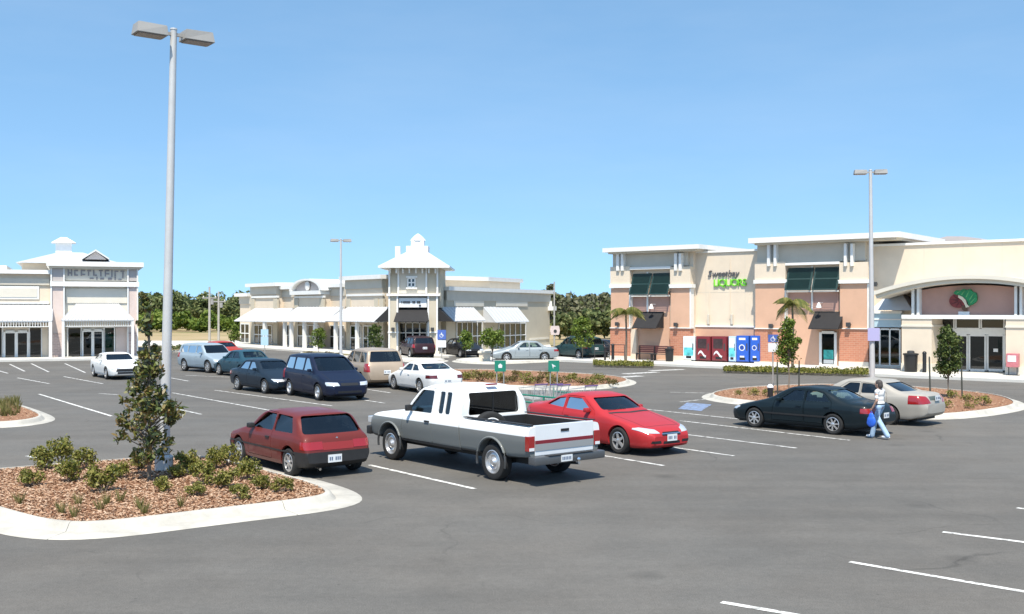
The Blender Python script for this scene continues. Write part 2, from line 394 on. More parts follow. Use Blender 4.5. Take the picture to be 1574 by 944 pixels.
def island(name, px, label, gutter=0.42, top=0.18, bed=None, sec=3.0, smooth=2, chips=0, world_pts=None):
    P = world_pts or [G(*q) for q in px]
    area = sum(P[i].x * P[(i + 1) % len(P)].y - P[(i + 1) % len(P)].x * P[i].y for i in range(len(P)))
    if area < 0: P = P[::-1]
    P = even(chaikin(P, smooth), 0.25)
    for _ in range(int(((gutter + top) / 0.25 * 1.35) ** 2 * 2)):
        P = [(P[i - 1] + P[(i + 1) % len(P)]) * .25 + P[i] * .5 for i in range(len(P))]
    P = even(P, 0.25)
    prof = [(0.0, 0.004), (0.012, 0.014), (gutter, 0.026), (gutter + 0.05, 0.075), (gutter + 0.085, 0.13), (gutter + 0.12, 0.152), (gutter + 0.15, 0.158), (gutter + top, 0.156), (gutter + top + 0.01, -0.01)]
    rings = [[q + Vector((0, 0, h)) for q in inset(P, d)] for d, h in prof]
    root = empty(name, (0, 0, 0), kind='structure'); root['label'] = label
    n = len(P); per = max(4, int(sec / 0.25)); starts = list(range(0, n, per))
    if n - starts[-1] < per // 2 and len(starts) > 1: starts.pop()
    for si, s0 in enumerate(starts):
        s1 = starts[si + 1] if si + 1 < len(starts) else n
        mb = MB(); cols = []
        for i in range(s0, s1 + 1):
            col = []
            for rg in rings:
                a = rg[i % n]
                if i == s0: a = a.lerp(rg[(i + 1) % n], 0.025)
                if i == s1: a = a.lerp(rg[(i - 1) % n], 0.025)
                col.append(mb.bm.verts.new(a))
            cols.append(col)
        for a, b in zip(cols, cols[1:]):
            for k in range(len(rings) - 1): mb.bm.faces.new((a[k], b[k], b[k + 1], a[k + 1]))
        mb.bm.faces.new(cols[0]); mb.bm.faces.new(cols[-1][::-1])
        bmesh.ops.recalc_face_normals(mb.bm, faces=mb.bm.faces)
        mb.build('kerb_section', M_kerb, root, smooth=40)
    inner = inset(P, gutter + top - 0.005)
    mb = MB(); f = mb.bm.faces.new([mb.bm.verts.new(q + Vector((0, 0, 0.125))) for q in inner])
    bmesh.ops.triangulate(mb.bm, faces=[f])
    # slight mound inside
    mb.build('planting_bed', bed or M_mulch, root)
    if chips:
        xs = [q.x for q in inner]; ys = [q.y for q in inner]; V = []; F = []; c = 0
        while c < chips:
            x = rng.uniform(min(xs), max(xs)); y = rng.uniform(min(ys), max(ys))
            if not in_poly(x, y, inner): continue
            l = rng.uniform(0.012, 0.036); w = rng.uniform(0.005, 0.014); a = rng.uniform(0, 6.28); tl = rng.uniform(-0.5, 0.5)
            z = 0.13 + rng.uniform(0, 0.03); ca, sa = math.cos(a), math.sin(a); i = len(V)
            for u, v in ((-1, -1), (1, -1), (1, 1), (-1, 1)):
                V.append((x + u * l * ca - v * w * sa, y + u * l * sa + v * w * ca, z + u * l * tl + 0.004 * v))
            F.append((i, i + 1, i + 2, i + 3)); c += 1
        me = bpy.data.meshes.new('mulch_chips'); me.from_pydata(V, [], F)
        o = link('mulch_chips', me, M_chip, root); o['kind'] = 'stuff'
    return root, inner
isl_near, in_near = island('planting_island', [(-150, 775), (-60, 802), (20, 832), (60, 836), (130, 838), (280, 813), (480, 790), (540, 784), (580, 777), (580, 767), (548, 755), (500, 740), (440, 727), (372, 709), (340, 702), (300, 702), (150, 712), (0, 724), (-150, 738), (-260, 748)],
    'mulched foreground planting island with wide pale concrete kerb', gutter=0.48, top=0.2, chips=26000, sec=4.2)
isl_left, in_left = island('planting_island', [(-160, 640), (-60, 660), (20, 659), (70, 652), (94, 646), (66, 633), (20, 619), (-40, 605), (-140, 610)], 'small kerbed island with grass cut by the left edge of the photo', gutter=0.3, sec=4, chips=1500)
isl_mid, in_mid = island('planting_island', [(640, 580), (690, 592), (760, 598), (860, 601), (930, 599), (986, 591), (968, 582), (900, 577), (800, 572), (700, 570), (650, 572)], 'kerbed island of low shrubs between the white car and the liquor shop', gutter=0.3, sec=4, chips=3000)
isl_right, in_right = island('planting_island', [(1068, 612), (1120, 622), (1260, 632), (1420, 648), (1500, 643), (1556, 635), (1590, 627), (1556, 612), (1480, 603), (1380, 596), (1250, 593), (1140, 598), (1095, 603)], 'kerbed island with staked trees beside the parked sedans', gutter=0.3, sec=4, chips=4000)
isl_c, in_c = island('planting_island', [(455, 546), (520, 550), (600, 552), (600, 546), (520, 543), (460, 542)], 'narrow bed with two young trees before the far shops', gutter=0.15, sec=6, bed=M_soil)
isl_d, in_d = island('planting_island', [(690, 557), (745, 561), (800, 559), (925, 553), (925, 549), (800, 550.5), (700, 553)], 'long narrow kerbed island before the tower shops', gutter=0.2, sec=6, bed=M_concrete)
isl_e, in_e = island('planting_island', [(598, 554), (640, 558), (690, 557), (690, 553), (640, 553), (600, 551)], 'small concrete island at the foot of the tower shops', gutter=0.2, sec=6, bed=M_concrete)
isl_f, in_f = island('planting_island', [(225, 541), (282, 542), (300, 538), (292, 534), (240, 534)], 'low hedge bed left of the silver wagon', gutter=0.2, sec=6, bed=M_soil)

# far concrete road strip and drive
setp(MB().box(-62, -24, 101, 117, -0.04, 0.05).build('far_road', M_concrete), 'pale concrete road strip beyond the lot', kind='structure')
# ------------------------------------------------------------------ buildings
class Facade:
    "a building front: local x runs along the front to the right, local -y points out of it"
    def __init__(s, name, a, b, label):
        P0, P1 = G(*a), G(*b); u = (P1 - P0); u.z = 0; u.normalize()
        s.P0, s.u, s.inw = P0, u, Vector((-u.y, u.x, 0))
        s.root = empty(name, P0, math.atan2(u.y, u.x), label, 'building')
    def hit(s, px, p):
        k = (px - CX) / FPX; Q = s.P0 - s.inw * p
        # Q + t*u = Y*(k,1)
        t = (Q.x - k * Q.y) / (k * s.u.y - s.u.x)
        return t, Q.y + t * s.u.y
    def x(s, px, p=0): return s.hit(px, p)[0]
    def z(s, px, py, p=0): return CAM_H + (HY - py) / FPX * s.hit(px, p)[1]
    def rect(s, name, m, px0, px1, py0, py1, p0, p1, parent=None, bevel=0, ref=None):
        "box whose front face at p1 covers those pixels; py1=None reaches the ground"
        c = ref if ref is not None else (px0 + px1) / 2
        zt = s.z(c, py0, p1); zb = 0.0 if py1 is None else s.z(c, py1, p1)
        return bx(name, m, parent or s.root, s.x(px0, p1), s.x(px1, p1), -p1, -p0, zb, zt, bevel)
    def window(s, px0, px1, py0, py1, p, cols=1, rows=1, fm=None, gm=None, back=None, fw=0.06, name='window'):
        c = (px0 + px1) / 2; x0, x1 = s.x(px0, p), s.x(px1, p); zt = s.z(c, py0, p); zb = 0.14 if py1 is None else s.z(c, py1, p)
        back = back or M_room
        mb = MB(); d0, d1 = -p - 0.03, -p - 0.10
        for i in range(cols + 1):
            xx = x0 + (x1 - x0) * i / cols; mb.box(xx - fw / 2, xx + fw / 2, d1, d0, zb, zt)
        for j in range(rows + 1):
            zc = zb + (zt - zb) * j / rows
            for i in range(cols):
                xa = x0 + (x1 - x0) * i / cols + fw / 2 + .001; xb = x0 + (x1 - x0) * (i + 1) / cols - fw / 2 - .001
                mb.box(xa, xb, d1 + .003, d0, zc - fw / 2, zc + fw / 2)
        w = mb.build(name, fm or M_trim, s.root)
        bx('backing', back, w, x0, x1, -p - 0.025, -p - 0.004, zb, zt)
        for i in range(cols):
            for j in range(rows):
                xa, xb = x0 + (x1 - x0) * i / cols, x0 + (x1 - x0) * (i + 1) / cols; za, zc = zb + (zt - zb) * j / rows, zb + (zt - zb) * (j + 1) / rows
                MB().quad((xa, -p - .05, za), (xb, -p - .05, za), (xb, -p - .05, zc), (xa, -p - .05, zc)).build('pane', gm or M_store, w)
        return w
    def awning(s, px0, px1, pyt, pyb, p, out, m, hip=0.0, name='awning', ribs=0, thick=0.05, sides=True):
        c = (px0 + px1) / 2; x0, x1 = s.x(px0, p + out), s.x(px1, p + out)
        zt, zb = s.z(c, pyt, p), s.z(c, pyb, p + out); mb = MB()
        y0, y1 = -p - 0.005, -p - out
        A = [(x0 + hip, y0, zt), (x1 - hip, y0, zt), (x1, y1, zb), (x0, y1, zb)]
        B = [(a[0], a[1], a[2] - thick) for a in A]
        va = [mb.bm.verts.new(a) for a in A]; vb = [mb.bm.verts.new(a) for a in B]
        mb.bm.faces.new(va[::-1]); mb.bm.faces.new(vb)
        for i in range(4): mb.bm.faces.new((va[i], va[(i + 1) % 4], vb[(i + 1) % 4], vb[i]))
        if hip or sides:
            for k, xe, xt in ((0, x0, x0 + hip), (1, x1, x1 - hip)):
                e = 0.004 if k == 0 else -0.004
                mb.bm.faces.new([mb.bm.verts.new(q) for q in ((xt + e, y0, zt - .01), (xe + e, y1, zb - .01), (xe + e, y0, zb - 0.01))])
        n = ribs
        for i in range(n + 1):
            t = i / max(1, n); xa = x0 + hip + (x1 - x0 - 2 * hip) * t; xb = x0 + (x1 - x0) * t
            if n: mb.tube([(xa, y0, zt + .012), (xb, y1, zb + .012)], 0.032, 4)
        bmesh.ops.recalc_face_normals(mb.bm, faces=mb.bm.faces)
        return mb.build(name, m, s.root)
    def hiproof(s, name, m, x0, x1, y0, y1, z0, z1, rx, ry, parent=None):
        "hip roof on a rectangle, ridge shrunk by rx, ry on each side"
        mb = MB(); lo = [mb.bm.verts.new(q) for q in ((x0, y0, z0), (x1, y0, z0), (x1, y1, z0), (x0, y1, z0))]
        hi = [mb.bm.verts.new(q) for q in ((x0 + rx, y0 + ry, z1), (x1 - rx, y0 + ry, z1), (x1 - rx, y1 - ry, z1), (x0 + rx, y1 - ry, z1))]
        mb.bm.faces.new(lo[::-1]); mb.bm.faces.new(hi)
        for i in range(4): mb.bm.faces.new((lo[i], lo[(i + 1) % 4], hi[(i + 1) % 4], hi[i]))
        bmesh.ops.recalc_face_normals(mb.bm, faces=mb.bm.faces)
        return mb.build(name, m, parent or s.root)
    def sconce(s, px, py, p, m=None):
        x, z = s.x(px, p), s.z(px, py, p)
        MB().box(x - .09, x + .09, -p - .16, -p - .002, z - .05, z + .05).box(x - .13, x + .13, -p - .30, -p - .161, z - .13, z + .13, bevel=0.03).build('wall_light', m or M_dark, s.root)
def letters(text, m, parent, x, y, z, size, name, ext=0.03, shear=0.0, spacing=1.0):
    "each letter its own raised mesh standing on the wall (facing local -y)"
    cx = x
    for ch in text:
        cu = bpy.data.curves.new('letter', 'FONT'); cu.body = ch; cu.size = size; cu.extrude = ext; cu.shear = shear; cu.resolution_u = 3
        o = bpy.data.objects.new('t', cu); COL.objects.link(o); bpy.context.view_layer.update()
        me = bpy.data.meshes.new_from_object(o.evaluated_get(bpy.context.evaluated_depsgraph_get())); w = o.dimensions.x
        bpy.data.objects.remove(o)
        l = link(name, me, m, parent); l.location = (cx, y, z); l.rotation_euler = (R(90), 0, 0)
        cx += w * spacing + size * 0.07
    return cx

# ---- the market (right)
def market():
    F = Facade('supermarket', (938, 554), (1500, 574), 'peach and cream supermarket with two towers and arched entrance on the right')
    r = F.root; re = F.rect
    xend = F.x(1760)
    # main hall wall
    zt = F.z(1110, 388, -.8)
    zw = F.z(1110, 503, -.8)
    bx('main_wall', M_cream, r, F.x(1000), xend, .8, 28, zw + .10, zt)
    bx('wainscot', M_peach, r, F.x(1056), F.x(1180), .72, 27.9, 0.0, zw)
    bx('wainscot_cap', M_trim, r, F.x(1056), F.x(1180), .66, 1.2, zw + .002, zw + .098)
    bx('wall_base', M_peach, r, F.x(1180), xend, .8, 27.8, 0, zw + .097)
    bx('parapet_cap', M_trim, r, F.x(1000), xend, .70, 1.2, zt + .003, zt + .14)
    bx('side_wall', M_cream, r, 0.1, F.x(1000) - .004, 6.0, 28, 0, zt)
    bx('roof_edge', M_taupe, r, F.x(1000), xend, 1.3, 27.6, zt - .02, zt + .10)
    for px in (1085, 1145): bx('control_joint', M_greige, r, F.x(px, -.8), F.x(px, -.8) + .02, .794, .80, zw + .12, zt - .02)
    for px in (1420, 1480, 1540): bx('control_joint', M_greige, r, F.x(px, -.8), F.x(px, -.8) + .025, .794, .80, zw + 1.5, zt - .02)
    bx('control_joint', M_greige, r, F.x(1068, -.8), F.x(1158, -.8), .794, .80, zt - 2.6, zt - 2.58)
    # thin strips modelled after dark wall streaks, slender wall lights beside the sign
    bx('streak_strip', M_cream, r, F.x(1121.4, -.8), F.x(1122.8, -.8), .76, .795, F.z(1122, 490, -.8), F.z(1122, 397, -.8))
    bx('streak_strip', M_cream, r, F.x(1090, -.8), F.x(1091.2, -.8), .76, .795, F.z(1090, 490, -.8), F.z(1090, 450, -.8))
    for px in (1090, 1126): bx('wall_light', M_greige, r, F.x(px - 1.5, -.8), F.x(px + 1.5, -.8), .62, .795, F.z(px, 499, -.8), F.z(px, 483, -.8), .03)
    # ---- towers
    def tower(a, b, ml, mr, tops, side, roofx, br, cols):
        (ra, rf, gb, cb, co, bk) = tops      # rows: roof top, roof underside, attic foot, (cornice), brick top, base top
        bx('tower_wall', M_cream, r, F.x(a), F.x(b) , .42, 7.0, 0.0, F.z((a + b) / 2, rf, -.42))
        for (p0, p1) in ((a, ml), (mr, b)):
            re('brick_panel', M_redbrick, p0, p1, co + 1, bk, -.42, 0)
            re('pilaster', M_peach, p0 + 1, p1 - 1, cb + 3, co - .6, -.42, -.03)
            re('pilaster_head', M_cream, p0, p1, gb, cb - 3.2, -.42, 0)
            re('cornice', M_trim, p0 - 2, p1 + 2, cb - 3, cb + 2.6, -.42, .12)
            re('trim_strip', M_trim, p1 - 1, p1 + .8, cb + 3, co - .6, -.42, .0)
            re('band', M_trim, p0 - 1, p1 + 1, co - .5, co + .9, -.42, .08)
            re('plinth', M_pale, p0 - 1, p1 + 1, bk + .1, None, -.42, .06)
        re('attic', M_greige, a + 4, b - 4, rf + .2, gb - .1, -.42, -.2)
        re('lintel', M_trim, ml, mr, gb + .1, gb + 4, -.42, .04)
        bx('roof', M_trim, r, F.x(roofx[0], .6), F.x(roofx[1], .6), -.6, 8.0, F.z((a + b) / 2, rf, .0), F.z((a + b) / 2, ra + 1.6, .2))
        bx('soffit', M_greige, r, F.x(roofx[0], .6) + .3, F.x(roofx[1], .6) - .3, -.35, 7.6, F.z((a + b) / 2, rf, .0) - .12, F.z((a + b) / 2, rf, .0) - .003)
        for px in br: re('bracket', M_trim, px - 2, px + 2, rf + 3.4, gb + 6, -.19, .16)
        bay = (ml + 1, mr - 1)
        return bay
    bay = tower(938, 1061, 968, 1030, (377.5, 386, 410, 440, 504, 547), None, (926, 1074), (949, 956, 1038, 1045), 0)
    def bayfill(x0, x1, y_sh0, y_sh1, y_rec, y_aw0, y_aw1, awx, post):
        re('recess_panel', M_terra, x0, x1, y_sh1 - 4, y_rec, -.42, -.36)
        re('bay_wall', M_peach, x0, x1, y_rec + .2, None, -.42, -.34)
        re('bay_post', M_trim, post - 1.2, post + 1.2, y_sh0 - 2, y_rec, -.355, -.28)
        re('sill', M_trim, x0, x1, y_sh1 + .5, y_sh1 + 3, -.355, -.05)
        mid = (x0 + x1) / 2
        for (a, b) in ((x0, mid - 1), (mid + 1, x1)):
            xa, xb = F.x(a, .1), F.x(b, .1); zt_, zb_ = F.z(mid, y_sh0, 0), F.z(mid, y_sh1, .3)
            fr = MB(); n = 9
            def P(u, v, o=0): return (xa + (xb - xa) * u, .30 - .62 * v - o, zt_ + (zb_ - zt_) * v)
            for (u0, u1, v0, v1) in ((0, .07, 0, 1), (.93, 1, 0, 1), (.07, .93, 0, .06), (.07, .93, .94, 1), (.07, .93, .47, .53)):
                A = [P(u0, v0, .03), P(u1, v0, .03), P(u1, v1, .03), P(u0, v1, .03)]; B = [P(u0, v0), P(u1, v0), P(u1, v1), P(u0, v1)]
                va = [fr.bm.verts.new(q) for q in A]; vb = [fr.bm.verts.new(q) for q in B]
                fr.bm.faces.new(va); fr.bm.faces.new(vb[::-1])
                for i in range(4): fr.bm.faces.new((va[i], vb[i], vb[(i + 1) % 4], va[(i + 1) % 4]))
            for i in range(22):
                v = .06 + .88 * i / 22; fr.bm.faces.new([fr.bm.verts.new(q) for q in (P(.07, v, .03), P(.93, v, .03), P(.93, v + .05, -.01), P(.07, v + .05, -.01))])
            bmesh.ops.recalc_face_normals(fr.bm, faces=fr.bm.faces)
            fr.build('shutter', M_shutter, r)
        F.awning(awx[0], awx[1], y_aw0, y_aw1, -.34, 1.05, M_blackcloth, 0)
    bayfill(969, 1029, 420, 453, 479, 479, 504, (971, 1008), 995)
    lx, lz = F.x(1004, 0), F.z(1004, 470, 0)
    MB().lathe([(0.02, .32), (.06, .28), (.16, .06), (.17, 0), (.02, .02)], 12, m=Matrix.Translation((lx, -.25, lz - .2))).box(lx - .02, lx + .02, -.25, .35, lz + .08, lz + .12).build('wall_light', M_trim, r, smooth=40)
    bay = tower(1160, 1334, 1207, 1290, (361, 371, 403, 433, 505, 556), None, (1150, 1383), (1181, 1191, 1299, 1309), 0)
    bayfill(1208, 1289, 411, 446, 477, 479, 505, (1242, 1288), 1248)
    lx, lz = F.x(1261, 0), F.z(1261, 468, 0)
    MB().lathe([(0.02, .32), (.06, .28), (.16, .06), (.17, 0), (.02, .02)], 12, m=Matrix.Translation((lx, -.25, lz - .2))).box(lx - .02, lx + .02, -.25, .35, lz + .08, lz + .12).build('wall_light', M_trim, r, smooth=40)
    F.window(1262, 1285, 511, 562, -.34, 1, 1, fw=.16, name='door', gm=M_store)
    dd = F.rect('door_poster', mat('teal_poster', (0.05, 0.40, 0.36), 0.6, vary=.5, vscale=4), 1266, 1281, 538, 552, -.34, -.285)
    re('door_poster', M_trim, 1266, 1281, 553, 559, -.34, -.285)
    # service door in the first bay
    re('bay_post', M_cream, 968, 978, 506, None, -.34, -.1)
    for px, py in ((951, 498), (1041, 499), (1187, 501), (1306, 499)): F.sconce(px, py, 0)
    F.sconce(1347, 437, .3)
    # sign on the hall wall
    yw = .795 - .05
    letters('Sweetbay', mat('dark_grey_letter', (0.10, 0.10, 0.11), .5), r, F.x(1088, -.8), yw, F.z(1100, 425.5, -.8), 0.60, 'sign_letter', .03, .25, .86)
    letters('LIQUORS', mat('bright_green_letter', (0.16, 0.55, 0.03), .5), r, F.x(1097, -.8), yw, F.z(1115, 440, -.8), 0.66, 'sign_letter', .05, 0, .88)
    # link between tower and portico
    F.window(1338, 1384, 506, 562, -.5, 3, 1, fw=.09, gm=M_store)
    F.rect('transom_panel', mat('pale_blue_glass', (0.45, 0.60, 0.68), .25), 1334, 1385, 482, 503, -.8, -.42)
    F.rect('link_cap', M_trim, 1333, 1386, 478, 482, -.8, -.30)
    F.rect('link_bar', M_trim, 1334, 1385, 490, 492, -.8, -.38)
    F.rect('link_sill', M_pale, 1334, 1385, 562, None, -.8, -.38)
    # ---- portico
    pp = 2.6
    xa, xb = F.x(1386, pp), F.x(1604, pp); zb = F.z(1480, 487, pp)
    bx('portico_lintel', M_trim, r, xa, xb, -pp - .05, .8, zb - .12, zb + .095)
    for (a, b) in ((1386, 1432), (1546, 1604)):
        F.rect('pier', M_cream, a, b, 490, 561, -.8, pp, ref=1480); F.rect('pier_cap', M_pale, a - 1, b + 1, 500, 503, -.8, pp + .06, ref=1480)
        F.rect('pier_base', M_pale, a - 1, b + 1, 561, None, -.8, pp + .08, ref=1480)
    # arched roof: barrel vault band, swept arc
    xc = (xa + xb) / 2; half = (xb - xa) / 2 + 1.35; zc0 = F.z(1480, 447, pp + .6); zcr = F.z(1480, 423, pp + .6); sag = zcr - zc0
    Rr = (half * half + sag * sag) / (2 * sag); cz = zcr - Rr; n = 28; am = math.asin(half / Rr)
    def arc(r_, t): a = -am + 2 * am * t; return (xc + r_ * math.sin(a), cz + r_ * math.cos(a))
    tym = [q for q in (arc(Rr - .5, i / 40) for i in range(41)) if xa + .3 < q[0] < xb - .3]
    MB().prism([(tym[0][0], zb + .10)] + tym + [(tym[-1][0], zb + .10)], 'y', -pp + .5, .78).build('portico_wall', M_terra, r)
    for (t0, t1, y0, y1, m_, nm) in ((0, .20, -pp - .7, 1.5, M_pale, 'arched_roof'), (.201, .40, -pp - .45, 1.4, M_pale, 'arched_soffit')):
        poly = [arc(Rr - t0, i / n) for i in range(n + 1)] + [arc(Rr - t1, i / n) for i in range(n, -1, -1)]
        mb = MB()
        for i in range(n):
            q = [arc(Rr - t0, i / n), arc(Rr - t0, (i + 1) / n), arc(Rr - t1, (i + 1) / n), arc(Rr - t1, i / n)]
            A = [mb.bm.verts.new((x_, y0, z_)) for x_, z_ in q]; B = [mb.bm.verts.new((x_, y1, z_)) for x_, z_ in q]
            mb.bm.faces.new(A); mb.bm.faces.new(B[::-1]); mb.bm.faces.new((A[0], B[0], B[1], A[1])); mb.bm.faces.new((A[2], B[2], B[3], A[3]))
            if i == 0: mb.bm.faces.new((A[3], B[3], B[0], A[0]))
            if i == n - 1: mb.bm.faces.new((A[1], B[1], B[2], A[2]))
        bmesh.ops.recalc_face_normals(mb.bm, faces=mb.bm.faces); mb.build(nm, m_, r, smooth=30)
    for px in (1403, 1411, 1561, 1569): F.rect('bracket', M_trim, px - 2, px + 2, 441, 487, pp - .5, pp - .05, ref=1480)
    # low metal side roof left of the arch
    F.hiproof('side_roof', M_roofmetal, F.x(1342, 1.0), xa + .25, -1.6, .7, F.z(1360, 477, 1.0), F.z(1370, 450, .3), .9, .9)
    # entrance glazing
    for (a, b) in ((1434, 1467), (1470, 1506), (1509, 1544)): F.window(a, b, 489, 505, pp - 2.0, 1, 1, fw=.07)
    F.rect('header', M_trim, 1433, 1545, 505.5, 514, -.8, pp - 1.9)
    F.window(1434, 1488, 515, 569, pp - 2.0, 2, 1, fw=.12)
    F.window(1490, 1516, 515, 569, pp - 2.0, 1, 1, fw=.14, name='door'); F.window(1518, 1544, 515, 569, pp - 2.0, 1, 1, fw=.14, name='door')
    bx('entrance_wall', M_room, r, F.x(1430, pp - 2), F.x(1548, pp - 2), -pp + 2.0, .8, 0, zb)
    F.rect('door_notice', M_trim, 1527, 1534, 536, 541, pp - 2.0, pp - 1.93)
    # oval emblem over the doors
    ex, ez = F.x(1482, pp - .4), F.z(1482, 459, pp - .4)
    def blob(name, pts, m_, y): MB().prism([(ex + a, ez + b) for a, b in pts], 'y', y, -pp + .495).build(name, m_, r)
    s_ = 0.86
    blob('emblem_fruit', [(-.78 * s_ + .42 * s_ + .50 * s_ * math.cos(t) * (1.05), -.12 + .44 * s_ * math.sin(t)) for t in np.linspace(0, 6.28, 22)[:-1]], mat('dark_red_emblem', (0.22, 0.035, 0.03), .5, vary=.3), -pp + .36)
    blob('emblem_leaf', [(s_ * x_, s_ * z_) for x_, z_ in ((-.62, .34), (-.45, .52), (-.2, .50), (-.02, .60), (.2, .52), (.38, .58), (.52, .42), (.72, .34), (.78, .08), (.74, -.18), (.50, -.38), (.30, -.44), (.22, -.16), (.02, .06), (-.22, .20), (-.45, .24))], mat('leaf_green_emblem', (0.02, 0.26, 0.09), .5, vary=.3), -pp + .30)
    blob('emblem_swirl', [(s_ * x_, s_ * z_) for x_, z_ in ((-.30, .22), (-.05, .10), (.12, -.08), (.20, -.34), (.34, -.50), (.14, -.56), (.04, -.30), (-.10, -.10), (-.32, .08))], mat('cream_emblem', (0.75, 0.66, 0.48), .5), -pp + .27)
    blob('emblem_stalk', [(s_ * x_, s_ * z_) for x_, z_ in ((-.10, -.42), (.14, -.5), (.18, -.72), (.04, -.80), (-.12, -.66))], mat('brown_emblem', (0.12, 0.06, 0.03), .5), -pp + .33)
    for (x0_, z0_, x1_, z1_) in ((-.40, .32, -.18, .46), (-.12, .22, .10, .52), (.14, .08, .36, .50), (.34, -.10, .62, .34), (.40, -.30, .70, .06)):
        a_, b_ = Vector((ex + s_ * x0_, -pp + .295, ez + s_ * z0_)), Vector((ex + s_ * x1_, -pp + .295, ez + s_ * z1_))
        MB().tube([a_, a_.lerp(b_, .5) + Vector((0, -.01, .02)), b_], [.035, .03, .008], 6).build('emblem_vein', mat('light_green_emblem', (0.12, 0.42, 0.16), .5), r)
    for t in np.linspace(2.2, 5.2, 5):
        MB().tube([(ex - .22 + .10 * math.cos(t), -pp + .35, ez - .12 + .1 * math.sin(t)), (ex - .30 + .40 * math.cos(t), -pp + .35, ez - .12 + .34 * math.sin(t))], [.03, .01], 6).build('emblem_seed', mat('maroon_emblem', (0.10, 0.015, 0.02), .5), r)
    F.rect('entrance_plaque', M_white, 1473, 1490, 479, 486, pp - .5, pp - .42)
    # roof plant behind the parapet
    rx0, rx1 = F.x(1398, -9), F.x(1516, -9); z0 = zt + .05; zr = F.z(1460, 363, -9)
    mb = MB(); prof = [(rx0, z0), (rx0 + .5, z0 + (zr - z0) * .55), (rx0 + 1.9, z0 + (zr - z0) * .9), ((rx0 + rx1) / 2, zr), (rx1 - 1.4, z0 + (zr - z0) * .95), (rx1 - .3, z0 + (zr - z0) * .75), (rx1, z0)]
    mb.prism(prof, 'y', 9, 13).build('roof_plant', M_taupe, r)
    return F
MK = market()

